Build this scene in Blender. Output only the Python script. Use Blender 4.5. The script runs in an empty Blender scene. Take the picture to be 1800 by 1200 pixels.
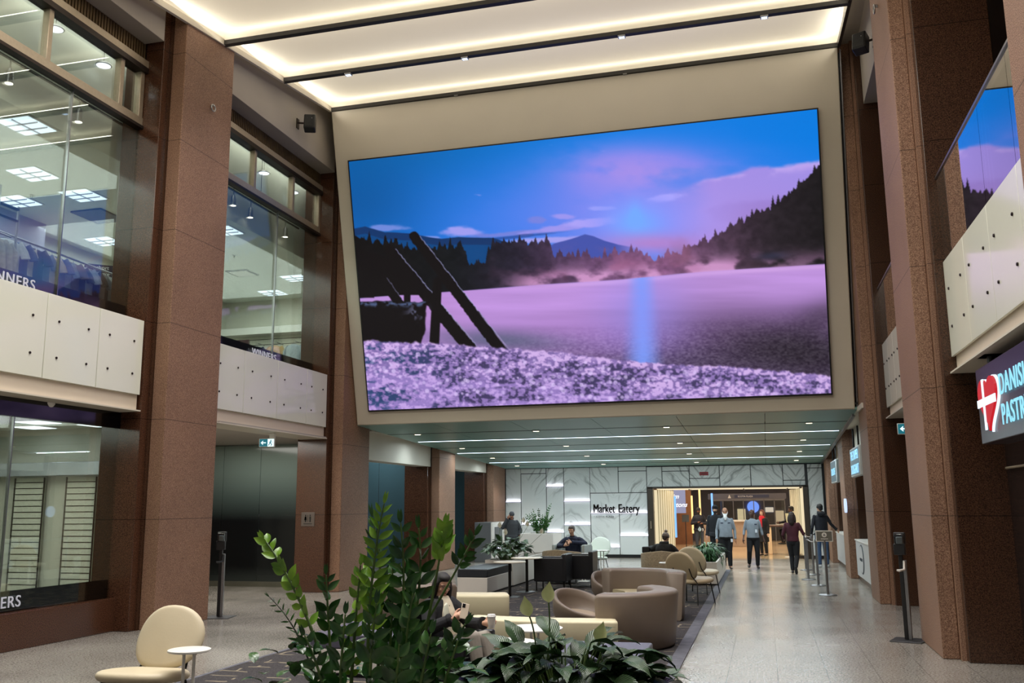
import bpy, bmesh, math, random
import numpy as np
from mathutils import Vector, Matrix, Euler
R = math.radians
PI = math.pi
random.seed(7)
scene = bpy.context.scene
C = scene.collection

# ------------------------------------------------------------------ camera
cam_d = bpy.data.cameras.new('camera')
cam = bpy.data.objects.new('camera', cam_d)
C.objects.link(cam)
scene.camera = cam
cam_d.sensor_width = 36.0
cam_d.sensor_fit = 'HORIZONTAL'
cam_d.lens = 36.0 * 1623.0 / 1800.0
cam_d.clip_start = 0.05
cam_d.clip_end = 200
yaw, pitch, roll = R(15.02), R(10.07), R(-0.48)
cy_, sy_, cp_, sp_ = math.cos(yaw), math.sin(yaw), math.cos(pitch), math.sin(pitch)
fw = Vector((-sy_ * cp_, cy_ * cp_, sp_))
rt = Vector((cy_, sy_, 0))
up = rt.cross(fw)
r2 = math.cos(roll) * rt + math.sin(roll) * up
u2 = -math.sin(roll) * rt + math.cos(roll) * up
cam.matrix_world = Matrix(((r2.x, u2.x, -fw.x, 0), (r2.y, u2.y, -fw.y, 0), (r2.z, u2.z, -fw.z, 1.82), (0, 0, 0, 1)))

# ------------------------------------------------------------------ world, exposure
scene.view_settings.view_transform = 'Standard'
scene.view_settings.look = 'None'
scene.view_settings.exposure = 0.36
scene.view_settings.gamma = 1.0
scene.view_settings.use_curve_mapping = False
scene.cycles.use_denoising = True
scene.cycles.max_bounces = 7
scene.cycles.diffuse_bounces = 3
scene.cycles.glossy_bounces = 4
scene.cycles.transmission_bounces = 4
scene.cycles.transparent_max_bounces = 8
scene.cycles.caustics_reflective = False
scene.cycles.caustics_refractive = False
scene.cycles.sample_clamp_indirect = 4.0
w = bpy.data.worlds.new('world')
scene.world = w
w.use_nodes = True
w.node_tree.nodes['Background'].inputs[0].default_value = (0.80, 0.78, 0.76, 1)
w.node_tree.nodes['Background'].inputs[1].default_value = 0.16

# slope of the luminous ceiling (rises away from the viewer) and of the corridor ceiling
SLOPE = 0.132
def ceil_z(y): return 10.70 + SLOPE * (y - 18.0)
def under_z(y): return 3.68 - 0.0414 * (y - 19.77)

def area(name, loc, size, size_y, power, color=(1, 1, 1), rot=(0, 0, 0), spread=180):
    l = bpy.data.lights.new(name, 'AREA')
    l.shape = 'RECTANGLE'; l.size = size; l.size_y = size_y
    l.energy = power; l.color = color; l.spread = R(spread)
    o = bpy.data.objects.new(name, l); C.objects.link(o)
    o.location = loc; o.rotation_euler = rot
    return o
def spot(name, loc, power, color=(1, 1, 1), angle=90, blend=.6, rot=(0, 0, 0), rad=.05):
    l = bpy.data.lights.new(name, 'SPOT')
    l.energy = power; l.color = color; l.spot_size = R(angle); l.spot_blend = blend; l.shadow_soft_size = rad
    o = bpy.data.objects.new(name, l); C.objects.link(o)
    o.location = loc; o.rotation_euler = rot
    return o

WARM = (1.0, 0.93, 0.80)
COOL = (0.80, 0.94, 1.0)
BAYS = [y for y in np.arange(18.0 - 2.15 * 10, 18.1, 2.15)]     # slot positions across the hall
# LED strips hidden in the slots light each luminous bay from its edges
for i in range(len(BAYS) - 1):
    a, b = BAYS[i], BAYS[i + 1]
    if b < 8: continue
    for yy, s in ((a + .12, 1), (b - .12, -1)):
        area('cove_strip_light', (-3.58, yy, ceil_z(yy) + .02), 10.5, .04, 13, WARM, (R(180 - s * 52), 0, 0))
# the lit ceiling over and behind the viewer and slot downlights, added also where slots show no fittings
area('hall_ceiling_light', (-3.58, 2.5, 9.3), 10.4, 14, 2000, (1, .95, .87))
DL_X = (-7.6, -5.15, -2.1, 0.45)
for y in BAYS:
    if y < 4 or y > 17: continue
    for x in DL_X:
        spot('slot_downlight', (x, y, ceil_z(y) - .12), 170, (.95, .95, 1.0), 95, .7, (0, 0, 0), .35)
# corridor ceiling: three light lines and small downlights
STRIPS = (23.4, 26.7, 30.1)
SLOTS = (21.7, 25.25, 28.35, 31.4)
for y in STRIPS:
    area('corridor_line_light', (-3.58, y, under_z(y) - .03), 10.6, .06, 150, COOL)
for y in SLOTS:
    for x in (-8.28, -5.24, -2.12, 1.05):
        spot('corridor_downlight', (x, y, under_z(y) - .04), 75, (1, .96, .88), 110, .8)

# ------------------------------------------------------------------ materials
def lin(c):
    c = c / 255.0
    return c / 12.92 if c <= 0.04045 else ((c + 0.055) / 1.055) ** 2.4
def rgb(r, g, b): return (lin(r), lin(g), lin(b), 1.0)
MATS = {}
def mat(name, col, rough=.5, metal=0, spec=.5, noise=None, bump=None, emit=None, coat=0, sheen=0, alpha=None):
    """noise = (scale, amount 0..1, detail); bump = (scale, strength)"""
    if name in MATS: return MATS[name]
    m = bpy.data.materials.new(name); m.use_nodes = True
    nt = m.node_tree; N = nt.nodes; L = nt.links
    p = N['Principled BSDF']
    p.inputs['Base Color'].default_value = rgb(*col)
    p.inputs['Roughness'].default_value = rough
    p.inputs['Metallic'].default_value = metal
    p.inputs['Specular IOR Level'].default_value = spec
    p.inputs['Coat Weight'].default_value = coat
    p.inputs['Sheen Weight'].default_value = sheen
    tc = N.new('ShaderNodeTexCoord')
    if noise:
        n = N.new('ShaderNodeTexNoise'); n.inputs['Scale'].default_value = noise[0]
        n.inputs['Detail'].default_value = noise[2] if len(noise) > 2 else 3
        L.new(tc.outputs['Object'], n.inputs['Vector'])
        mr = N.new('ShaderNodeMapRange')
        mr.inputs[1].default_value = .3; mr.inputs[2].default_value = .7
        mr.inputs[3].default_value = 1 - noise[1]; mr.inputs[4].default_value = 1 + noise[1]
        L.new(n.outputs[0], mr.inputs[0])
        v = N.new('ShaderNodeVectorMath'); v.operation = 'SCALE'
        v.inputs[0].default_value = rgb(*col)[:3]
        L.new(mr.outputs[0], v.inputs['Scale'])
        L.new(v.outputs[0], p.inputs['Base Color'])
    if bump:
        n2 = N.new('ShaderNodeTexNoise'); n2.inputs['Scale'].default_value = bump[0]; n2.inputs['Detail'].default_value = 4
        L.new(tc.outputs['Object'], n2.inputs['Vector'])
        b = N.new('ShaderNodeBump'); b.inputs['Strength'].default_value = bump[1]; b.inputs['Distance'].default_value = .01
        L.new(n2.outputs[0], b.inputs['Height']); L.new(b.outputs[0], p.inputs['Normal'])
    if emit:
        p.inputs['Emission Color'].default_value = rgb(*emit[0]); p.inputs['Emission Strength'].default_value = emit[1]
    MATS[name] = m
    return m
def emis(name, col, s):
    if name in MATS: return MATS[name]
    m = mat(name, (20, 20, 20), .6, emit=(col, s)); return m
def glass(name, tint=(255, 255, 255), refl=1.0, rough=0.0, ior=1.5, dens=1.0):
    if name in MATS: return MATS[name]
    m = bpy.data.materials.new(name); m.use_nodes = True
    nt = m.node_tree; N = nt.nodes; L = nt.links
    N.remove(N['Principled BSDF']); out = N['Material Output']
    t = N.new('ShaderNodeBsdfTransparent'); t.inputs[0].default_value = rgb(*tint)
    g = N.new('ShaderNodeBsdfGlossy'); g.inputs[0].default_value = (refl, refl, refl, 1); g.inputs['Roughness'].default_value = rough
    f = N.new('ShaderNodeFresnel'); f.inputs[0].default_value = ior
    mx = N.new('ShaderNodeMixShader')
    mu = N.new('ShaderNodeMath'); mu.operation = 'MULTIPLY'; mu.inputs[1].default_value = dens; mu.use_clamp = True
    L.new(f.outputs[0], mu.inputs[0]); L.new(mu.outputs[0], mx.inputs[0]); L.new(t.outputs[0], mx.inputs[1]); L.new(g.outputs[0], mx.inputs[2])
    L.new(mx.outputs[0], out.inputs[0])
    MATS[name] = m
    return m

def granite(name, a, b, c, rough, scale=60, bump=0, spec=.5):
    """speckled granite of three grain colours with horizontal slab joints"""
    m = bpy.data.materials.new(name); m.use_nodes = True
    nt = m.node_tree; N = nt.nodes; L = nt.links; p = N['Principled BSDF']
    tc = N.new('ShaderNodeTexCoord')
    n = N.new('ShaderNodeTexNoise'); n.inputs['Scale'].default_value = scale; n.inputs['Detail'].default_value = 5; n.inputs['Roughness'].default_value = .75
    L.new(tc.outputs['Object'], n.inputs['Vector'])
    r = N.new('ShaderNodeValToRGB'); e = r.color_ramp.elements
    e[0].position = .38; e[0].color = rgb(*a); e[1].position = .64; e[1].color = rgb(*c)
    k = e.new(.5); k.color = rgb(*b)
    L.new(n.outputs[0], r.inputs[0])
    n3 = N.new('ShaderNodeTexNoise'); n3.inputs['Scale'].default_value = .8; n3.inputs['Detail'].default_value = 3
    L.new(tc.outputs['Object'], n3.inputs['Vector'])
    mr = N.new('ShaderNodeMapRange'); mr.inputs[1].default_value = .3; mr.inputs[2].default_value = .7; mr.inputs[3].default_value = .88; mr.inputs[4].default_value = 1.1
    L.new(n3.outputs[0], mr.inputs[0])
    # joints every 1.55 m
    sx = N.new('ShaderNodeSeparateXYZ'); L.new(tc.outputs['Object'], sx.inputs[0])
    a1 = N.new('ShaderNodeMath'); a1.operation = 'ADD'; a1.inputs[1].default_value = -.10 + 15.5
    d1 = N.new('ShaderNodeMath'); d1.operation = 'MODULO'; d1.inputs[1].default_value = 1.55
    g1 = N.new('ShaderNodeMath'); g1.operation = 'GREATER_THAN'; g1.inputs[1].default_value = .012
    L.new(sx.outputs[2], a1.inputs[0]); L.new(a1.outputs[0], d1.inputs[0]); L.new(d1.outputs[0], g1.inputs[0])
    lo_ = N.new('ShaderNodeMath'); lo_.operation = 'LESS_THAN'; lo_.inputs[1].default_value = .4; L.new(sx.outputs[2], lo_.inputs[0])
    mxj = N.new('ShaderNodeMath'); mxj.operation = 'MAXIMUM'; L.new(g1.outputs[0], mxj.inputs[0]); L.new(lo_.outputs[0], mxj.inputs[1])
    m2 = N.new('ShaderNodeMapRange'); m2.inputs[3].default_value = .45; m2.inputs[4].default_value = 1
    L.new(mxj.outputs[0], m2.inputs[0])
    mm = N.new('ShaderNodeMath'); mm.operation = 'MULTIPLY'; L.new(mr.outputs[0], mm.inputs[0]); L.new(m2.outputs[0], mm.inputs[1])
    v = N.new('ShaderNodeVectorMath'); v.operation = 'SCALE'
    L.new(r.outputs[0], v.inputs[0]); L.new(mm.outputs[0], v.inputs['Scale']); L.new(v.outputs[0], p.inputs['Base Color'])
    p.inputs['Roughness'].default_value = rough; p.inputs['Specular IOR Level'].default_value = spec
    if bump:
        bp = N.new('ShaderNodeBump'); bp.inputs['Strength'].default_value = bump; bp.inputs['Distance'].default_value = .01
        L.new(n.outputs[0], bp.inputs['Height']); L.new(bp.outputs[0], p.inputs['Normal'])
    MATS[name] = m
    return m
M_granR = granite('granite_flamed', (84, 59, 45), (136, 102, 82), (178, 145, 120), .62, 95, .5, .3)
M_granP = granite('granite_polished', (36, 21, 14), (74, 46, 32), (108, 72, 52), .16, 90, 0, .5)
M_granD = granite('granite_dark', (32, 20, 13), (62, 40, 28), (94, 64, 46), .22, 80, 0, .5)
M_white = mat('painted_white', (205, 198, 184), .7, noise=(1.5, .03))
M_beige = mat('housing_paint', (206, 198, 182), .6, noise=(.8, .03))
M_soff = mat('soffit_grey', (168, 160, 150), .7, noise=(1, .03))
M_panelglass = mat('backpainted_glass', (224, 225, 210), .09, spec=.6, noise=(.7, .02))
M_steel = mat('brushed_steel', (150, 150, 152), .32, 1, noise=(30, .06))
M_bronze = mat('bronze_frame', (178, 164, 144), .38, .55, noise=(20, .05))
M_dark = mat('dark_bronze', (48, 38, 34), .35, .6, noise=(10, .05))
M_black = mat('black_satin', (16, 16, 18), .4, noise=(10, .1))
M_blk = mat('black_gloss', (8, 8, 10), .08, spec=.6, noise=(3, .05))
M_slot = mat('slot_black', (26, 22, 20), .6, noise=(5, .1))
M_whitemetal = mat('white_metal', (225, 222, 215), .35, noise=(5, .02))
M_winglass = glass('window_glass', (244, 250, 246), .62, 0, 1.45, .6)
M_railglass = glass('rail_glass', (225, 238, 232), 1.0, 0, 1.5, 2.6)
M_dooglass = glass('door_glass', (245, 243, 235), .8, 0, 1.45, .6)

# ------------------------------------------------------------------ mesh helpers
class MB:
    def __init__(s): s.v = []; s.f = []; s.mi = []; s.cur = 0
    def add(s, vs, fs):
        o = len(s.v); s.v += [tuple(v) for v in vs]
        for f in fs: s.f.append([o + i for i in f]); s.mi.append(s.cur)
        return s
    def box(s, x0, x1, y0, y1, z0, z1):
        if x0 > x1: x0, x1 = x1, x0
        if y0 > y1: y0, y1 = y1, y0
        if z0 > z1: z0, z1 = z1, z0
        return s.add([(x0, y0, z0), (x1, y0, z0), (x1, y1, z0), (x0, y1, z0), (x0, y0, z1), (x1, y0, z1), (x1, y1, z1), (x0, y1, z1)],
                     [(0, 3, 2, 1), (4, 5, 6, 7), (0, 1, 5, 4), (1, 2, 6, 5), (2, 3, 7, 6), (3, 0, 4, 7)])
    def prism(s, poly, z0, z1, axis='z'):
        n = len(poly)
        def P(a, b, c): return {'z': (a, b, c), 'y': (a, c, b), 'x': (c, a, b)}[axis]
        vs = [P(a, b, z0) for a, b in poly] + [P(a, b, z1) for a, b in poly]
        fs = [list(range(n))[::-1], list(range(n, 2 * n))] + [(i, (i + 1) % n, n + (i + 1) % n, n + i) for i in range(n)]
        return s.add(vs, fs)
    def lathe(s, prof, n=24, c=(0, 0, 0), sx=1, sy=1, mtx=None):
        vs = []; fs = []
        for r, z in prof:
            for k in range(n):
                a = 2 * PI * k / n; p = Vector((r * math.cos(a) * sx, r * math.sin(a) * sy, z))
                if mtx is not None: p = mtx @ p
                vs.append((p.x + c[0], p.y + c[1], p.z + c[2]))
        for i in range(len(prof) - 1):
            for k in range(n):
                fs.append((i * n + k, i * n + (k + 1) % n, (i + 1) * n + (k + 1) % n, (i + 1) * n + k))
        fs.append(list(range(n))[::-1]); m = (len(prof) - 1) * n; fs.append([m + k for k in range(n)])
        return s.add(vs, fs)
    def cyl(s, p0, p1, r0, r1=None, n=12): return s.tube([p0, p1], [r0, r0 if r1 is None else r1], n)
    def tube(s, pts, rad, n=8, cap=True):
        pts = [Vector(p) for p in pts]
        if not isinstance(rad, (list, tuple)): rad = [rad] * len(pts)
        vs = []; fs = []; ref = None
        for i, p in enumerate(pts):
            t = (pts[min(i + 1, len(pts) - 1)] - pts[max(i - 1, 0)])
            t = t.normalized() if t.length > 1e-9 else Vector((0, 0, 1))
            if ref is None: ref = Vector((0, 0, 1)) if abs(t.z) < .9 else Vector((1, 0, 0))
            a = t.cross(ref).normalized(); ref = a.cross(t).normalized(); b = ref
            for k in range(n):
                q = 2 * PI * k / n; vs.append(p + rad[i] * (math.cos(q) * a + math.sin(q) * b))
        for i in range(len(pts) - 1):
            for k in range(n): fs.append((i * n + k, i * n + (k + 1) % n, (i + 1) * n + (k + 1) % n, (i + 1) * n + k))
        if cap:
            fs.append(list(range(n))[::-1]); m = (len(pts) - 1) * n; fs.append([m + k for k in range(n)])
        return s.add(vs, fs)
    def ell(s, c, r, n=16, m=10, mtx=None):
        vs = []; fs = []
        c = Vector(c)
        for i in range(m + 1):
            ph = PI * i / m
            for k in range(n):
                a = 2 * PI * k / n
                p = Vector((r[0] * math.sin(ph) * math.cos(a), r[1] * math.sin(ph) * math.sin(a), r[2] * math.cos(ph)))
                if mtx is not None: p = mtx @ p
                vs.append(c + p)
        for i in range(m):
            for k in range(n): fs.append((i * n + k, (i + 1) * n + k, (i + 1) * n + (k + 1) % n, i * n + (k + 1) % n))
        return s.add(vs, fs)
    def loft(s, secs, n=20, ex=2.0, cap=True):
        """secs = (centre, half-width vector, half-depth vector)"""
        vs = []; fs = []
        for c, a, b in secs:
            c, a, b = Vector(c), Vector(a), Vector(b)
            for k in range(n):
                q = 2 * PI * k / n; ca, sa = math.cos(q), math.sin(q)
                vs.append(c + a * (abs(ca) ** (2 / ex) * (1 if ca >= 0 else -1)) + b * (abs(sa) ** (2 / ex) * (1 if sa >= 0 else -1)))
        for i in range(len(secs) - 1):
            for k in range(n): fs.append((i * n + k, i * n + (k + 1) % n, (i + 1) * n + (k + 1) % n, (i + 1) * n + k))
        if cap:
            fs.append(list(range(n))[::-1]); m = (len(secs) - 1) * n; fs.append([m + k for k in range(n)])
        return s.add(vs, fs)
    def build(s, name, m=None, parent=None, bevel=0, seg=2, smooth=True, angle=38, sub=0, remesh=0, loc=None, fixn=True):
        me = bpy.data.meshes.new(name)
        me.from_pydata(s.v, [], s.f)
        ms = m if isinstance(m, (list, tuple)) else [m]
        for q in ms:
            if q: me.materials.append(q)
        if len(ms) > 1: me.polygons.foreach_set('material_index', s.mi)
        if fixn and len(s.f) < 60000:
            b = bmesh.new(); b.from_mesh(me); bmesh.ops.remove_doubles(b, verts=b.verts, dist=1e-6); bmesh.ops.recalc_face_normals(b, faces=b.faces); b.to_mesh(me); b.free()
        if smooth:
            me.shade_smooth(); me.set_sharp_from_angle(angle=R(angle))
        me.update()
        o = bpy.data.objects.new(name, me); C.objects.link(o)
        if parent is not None: o.parent = parent
        if loc: o.location = loc
        if bevel:
            q = o.modifiers.new('bevel', 'BEVEL'); q.width = bevel; q.segments = seg; q.limit_method = 'ANGLE'
        if sub:
            q = o.modifiers.new('subdivision', 'SUBSURF'); q.levels = sub; q.render_levels = sub
        if remesh:
            q = o.modifiers.new('remesh', 'REMESH'); q.mode = 'VOXEL'; q.voxel_size = remesh; q.use_smooth_shade = True
            q = o.modifiers.new('smooth', 'SMOOTH'); q.factor = .5; q.iterations = 3
        return o
def thing(name, label, cat, loc=(0, 0, 0), rz=0, group=None):
    o = bpy.data.objects.new(name, None); C.objects.link(o)
    o.empty_display_size = .1
    o.location = loc; o.rotation_euler = (0, 0, rz); o['label'] = label; o['category'] = cat
    if group: o['group'] = group
    return o
def tag(o, label, cat, group=None):
    o['label'] = label; o['category'] = cat
    if group: o['group'] = group
    return o
def struct(name, mb, m, **k):
    o = mb.build(name, m, **k); o['kind'] = 'structure'; return o
def sbox(name, m, *b, **k): return struct(name, MB().box(*b), m, **k)
def dup(root, loc=None, rz=None, label=None, group=None):
    r = root.copy(); C.objects.link(r)
    if loc is not None: r.location = loc
    if rz is not None: r.rotation_euler = (0, 0, rz)
    if label: r['label'] = label
    if group: r['group'] = group
    for ch in list(root.children):
        c = ch.copy(); C.objects.link(c); c.parent = r
        for g in list(ch.children):
            d = g.copy(); C.objects.link(d); d.parent = c
    return r
def text_mesh(s, size, ext=.01, bold=0, align='LEFT', shear=0, sx=1, space=1):
    cu = bpy.data.curves.new('t', 'FONT'); cu.body = s; cu.size = size; cu.extrude = ext; cu.offset = bold
    cu.align_x = align; cu.shear = shear; cu.space_character = space
    o = bpy.data.objects.new('t', cu); C.objects.link(o)
    bpy.context.view_layer.update()
    dg = bpy.context.evaluated_depsgraph_get()
    me = bpy.data.meshes.new_from_object(o.evaluated_get(dg))
    if sx != 1:
        for v in me.vertices: v.co.x *= sx
    C.objects.unlink(o); bpy.data.objects.remove(o)
    return me
def text_obj(name, s, size, m, mw, ext=.01, parent=None, fat=0, **k):
    """mw: matrix taking text plane (x right, y up, z out) into the world / parent space"""
    me = text_mesh(s, size, ext, **k)
    if fat:
        b = bmesh.new(); b.from_mesh(me); me2 = me.copy(); me2.transform(Matrix.Translation((fat, fat * .4, -.001))); b.from_mesh(me2); b.to_mesh(me); b.free(); bpy.data.meshes.remove(me2)
    me.transform(mw); me.materials.clear(); me.materials.append(m)
    o = bpy.data.objects.new(name, me); C.objects.link(o)
    if parent is not None: o.parent = parent
    return o
def face(origin, right, upv=(0, 0, 1)):
    r_ = Vector(right).normalized(); u_ = Vector(upv).normalized(); n_ = r_.cross(u_)
    return Matrix(((r_.x, u_.x, n_.x, origin[0]), (r_.y, u_.y, n_.y, origin[1]), (r_.z, u_.z, n_.z, origin[2]), (0, 0, 0, 1)))

# ================================================================== FLOOR
def floor_mat():
    m = bpy.data.materials.new('terrazzo'); m.use_nodes = True
    nt = m.node_tree; N = nt.nodes; L = nt.links; p = N['Principled BSDF']
    tc = N.new('ShaderNodeTexCoord')
    vo = N.new('ShaderNodeTexNoise'); vo.inputs['Scale'].default_value = 42; vo.inputs['Detail'].default_value = 4; vo.inputs['Roughness'].default_value = .8
    L.new(tc.outputs['Object'], vo.inputs['Vector'])
    r = N.new('ShaderNodeValToRGB'); e = r.color_ramp.elements
    e[0].position = .36; e[0].color = rgb(88, 84, 78); e[1].position = .66; e[1].color = rgb(184, 178, 168)
    k = e.new(.5); k.color = rgb(140, 134, 125)
    L.new(vo.outputs[0], r.inputs[0])
    n = N.new('ShaderNodeTexNoise'); n.inputs['Scale'].default_value = .6; n.inputs['Detail'].default_value = 4
    L.new(tc.outputs['Object'], n.inputs['Vector'])
    mr = N.new('ShaderNodeMapRange'); mr.inputs[1].default_value = .3; mr.inputs[2].default_value = .7; mr.inputs[3].default_value = .85; mr.inputs[4].default_value = 1.08
    L.new(n.outputs[0], mr.inputs[0])
    sx = N.new('ShaderNodeSeparateXYZ'); L.new(tc.outputs['Object'], sx.inputs[0])
    last = mr.outputs[0]
    for ax, per, off in ((0, .52, .49), (1, 1.56, .3)):
        a1 = N.new('ShaderNodeMath'); a1.operation = 'ADD'; a1.inputs[1].default_value = off + per * 60
        d1 = N.new('ShaderNodeMath'); d1.operation = 'MODULO'; d1.inputs[1].default_value = per
        g1 = N.new('ShaderNodeMath'); g1.operation = 'GREATER_THAN'; g1.inputs[1].default_value = .008
        m2 = N.new('ShaderNodeMapRange'); m2.inputs[3].default_value = .62 if ax == 0 else .8; m2.inputs[4].default_value = 1
        mm = N.new('ShaderNodeMath'); mm.operation = 'MULTIPLY'
        L.new(sx.outputs[ax], a1.inputs[0]); L.new(a1.outputs[0], d1.inputs[0]); L.new(d1.outputs[0], g1.inputs[0]); L.new(g1.outputs[0], m2.inputs[0])
        L.new(last, mm.inputs[0]); L.new(m2.outputs[0], mm.inputs[1]); last = mm.outputs[0]
    v = N.new('ShaderNodeVectorMath'); v.operation = 'SCALE'
    L.new(r.outputs[0], v.inputs[0]); L.new(last, v.inputs['Scale']); L.new(v.outputs[0], p.inputs['Base Color'])
    rr = N.new('ShaderNodeMapRange'); rr.inputs[1].default_value = .3; rr.inputs[2].default_value = .7; rr.inputs[3].default_value = .17; rr.inputs[4].default_value = .28
    L.new(n.outputs[0], rr.inputs[0]); L.new(rr.outputs[0], p.inputs['Roughness'])
    p.inputs['Specular IOR Level'].default_value = .55
    return m
M_floor = floor_mat()
sbox('floor', M_floor, -16, 6, -6, 32.75, -.1, 0, smooth=False)
M_fcfloor = mat('eatery_floor_tile', (196, 168, 132), .14, noise=(2.5, .12))
sbox('floor_eatery', M_fcfloor, -12, 8, 32.75, 60, -.1, 0, smooth=False)

def carpet_mat():
    m = bpy.data.materials.new('patterned_carpet'); m.use_nodes = True
    nt = m.node_tree; N = nt.nodes; L = nt.links; p = N['Principled BSDF']
    tc = N.new('ShaderNodeTexCoord')
    # random broken line strokes laid on offset rows, bent by a noise
    nz = N.new('ShaderNodeTexNoise'); nz.inputs['Scale'].default_value = 2.2; nz.inputs['Detail'].default_value = 2
    L.new(tc.outputs['Object'], nz.inputs['Vector'])
    sc = N.new('ShaderNodeVectorMath'); sc.operation = 'SCALE'; sc.inputs['Scale'].default_value = .22
    L.new(nz.outputs[1], sc.inputs[0])
    ad = N.new('ShaderNodeVectorMath'); ad.operation = 'ADD'; L.new(tc.outputs['Object'], ad.inputs[0]); L.new(sc.outputs[0], ad.inputs[1])
    br = N.new('ShaderNodeTexBrick')
    br.inputs['Color1'].default_value = (0, 0, 0, 1); br.inputs['Color2'].default_value = (0, 0, 0, 1); br.inputs['Mortar'].default_value = (1, 1, 1, 1)
    br.inputs['Scale'].default_value = 1; br.inputs['Mortar Size'].default_value = .018; br.inputs['Brick Width'].default_value = .55; br.inputs['Row Height'].default_value = .30
    br.offset = .37; br.squash = .6; br.squash_frequency = 3
    L.new(ad.outputs[0], br.inputs['Vector'])
    n2 = N.new('ShaderNodeTexNoise'); n2.inputs['Scale'].default_value = 3.4; n2.inputs['Detail'].default_value = 1
    L.new(tc.outputs['Object'], n2.inputs['Vector'])
    g = N.new('ShaderNodeMath'); g.operation = 'GREATER_THAN'; g.inputs[1].default_value = .52; L.new(n2.outputs[0], g.inputs[0])
    mu = N.new('ShaderNodeMath'); mu.operation = 'MULTIPLY'; L.new(br.outputs[0], mu.inputs[0]); L.new(g.outputs[0], mu.inputs[1])
    fz = N.new('ShaderNodeTexNoise'); fz.inputs['Scale'].default_value = 60; fz.inputs['Detail'].default_value = 3
    L.new(tc.outputs['Object'], fz.inputs['Vector'])
    cr = N.new('ShaderNodeValToRGB'); e = cr.color_ramp.elements
    e[0].position = .3; e[0].color = rgb(46, 44, 46); e[1].position = .7; e[1].color = rgb(78, 74, 74)
    L.new(fz.outputs[0], cr.inputs[0])
    mx = N.new('ShaderNodeMix'); mx.data_type = 'RGBA'
    L.new(mu.outputs[0], mx.inputs['Factor']); L.new(cr.outputs[0], mx.inputs[6]); mx.inputs[7].default_value = rgb(132, 122, 104)
    L.new(mx.outputs[2], p.inputs['Base Color']); p.inputs['Roughness'].default_value = .95; p.inputs['Specular IOR Level'].default_value = .1
    return m
t = thing('carpet', 'large dark grey carpet with tan broken line pattern under the lounge seating', 'carpet', (-3.55, 15.5, 0))
MB().box(-2.5, 2.37, -11, 11.6, .001, .012).build('pile', carpet_mat(), t, smooth=False)
MB().box(2.37, 2.53, -11, 11.6, .001, .014).box(-2.55, -2.5, -11, 11.6, .001, .014).build('border', mat('carpet_border', (92, 92, 100), .9, noise=(8, .2)), t, smooth=False)

# ================================================================== PIERS
LP = [(6.2, 7.65), (12.6, 14.05), (19.03, 20.5), (25.5, 26.93), (31.1, 32.6)]
RP = [(5.6, 7.15), (12.28, 13.85), (18.5, 19.9), (24.5, 25.9), (30.8, 32.2)]
names_L = ['left granite pier beside the viewer', 'tall brown granite pier between the two shop windows, left of the big screen',
           'granite pier with the restroom sign, at the left edge of the big screen', 'granite pier behind the tall green plant, second along the corridor left side', 'farthest granite pier on the left, beside the grey kiosk']
names_R = ['granite pier at the right edge, in front of the near glass railing', 'tall granite pier with the hand sanitizer stand beside it, right side',
           'granite pier just right of the big screen, between the two balconies', 'narrow granite pier between the two white counters', 'farthest granite pier on the right beside the marble wall']
for i, (a, b) in enumerate(LP):
    top = 11.3 if i < 3 else 3.7
    t = thing('granite_pier', names_L[i], 'pillar', (-9.3, (a + b) / 2, 0), group='granite piers')
    c = (a + b) / 2
    MB().box(0, .25, a - c, b - c, 0, top).build('pilaster', M_granR, t, bevel=.012)
    MB().box(-.035, 0, a - .06 - c, b + .06 - c, 0, top).build('reveal', M_granD, t)
    MB().box(-.75, -.035, a - .2 - c, b + .2 - c, 0, top).build('core', M_granP, t, bevel=.01)
for i, (a, b) in enumerate(RP):
    top = 11.3 if i < 3 else 3.7
    t = thing('granite_pier', names_R[i], 'pillar', (2.12, (a + b) / 2, 0), group='granite piers')
    c = (a + b) / 2
    MB().box(-.19, 0, a - c, b - c, 0, top).build('pilaster', M_granR, t, bevel=.012)
    MB().box(0, .05, a - .1 - c, b + .1 - c, 0, top).build('reveal', M_granR, t)
    MB().box(.05, .95 if i != 0 else .6, a - .25 - c, b + .25 - c, 0, top).build('core', M_granD if i else M_granR, t, bevel=.01)
# rings on the piers
def ring(loc, ax, label):
    t = thing('pull_ring', label, 'wall ring', loc)
    mb = MB(); n = 16
    pts = [(ax * .05, .06 * math.cos(2 * PI * k / n), .06 * math.sin(2 * PI * k / n)) for k in range(n + 1)]
    mb.tube(pts, .012, 6, cap=False); mb.build('ring', M_steel, t)
    MB().cyl((0, 0, .04), (ax * .06, 0, .05), .02).build('eye_bolt', M_steel, t)
ring((-9.05, 13.4, 8.75), 1, 'small steel ring fixed high on the tall left granite pier')
ring((1.93, 13.09, 8.75), -1, 'small steel ring fixed high on the right granite pier')

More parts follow.
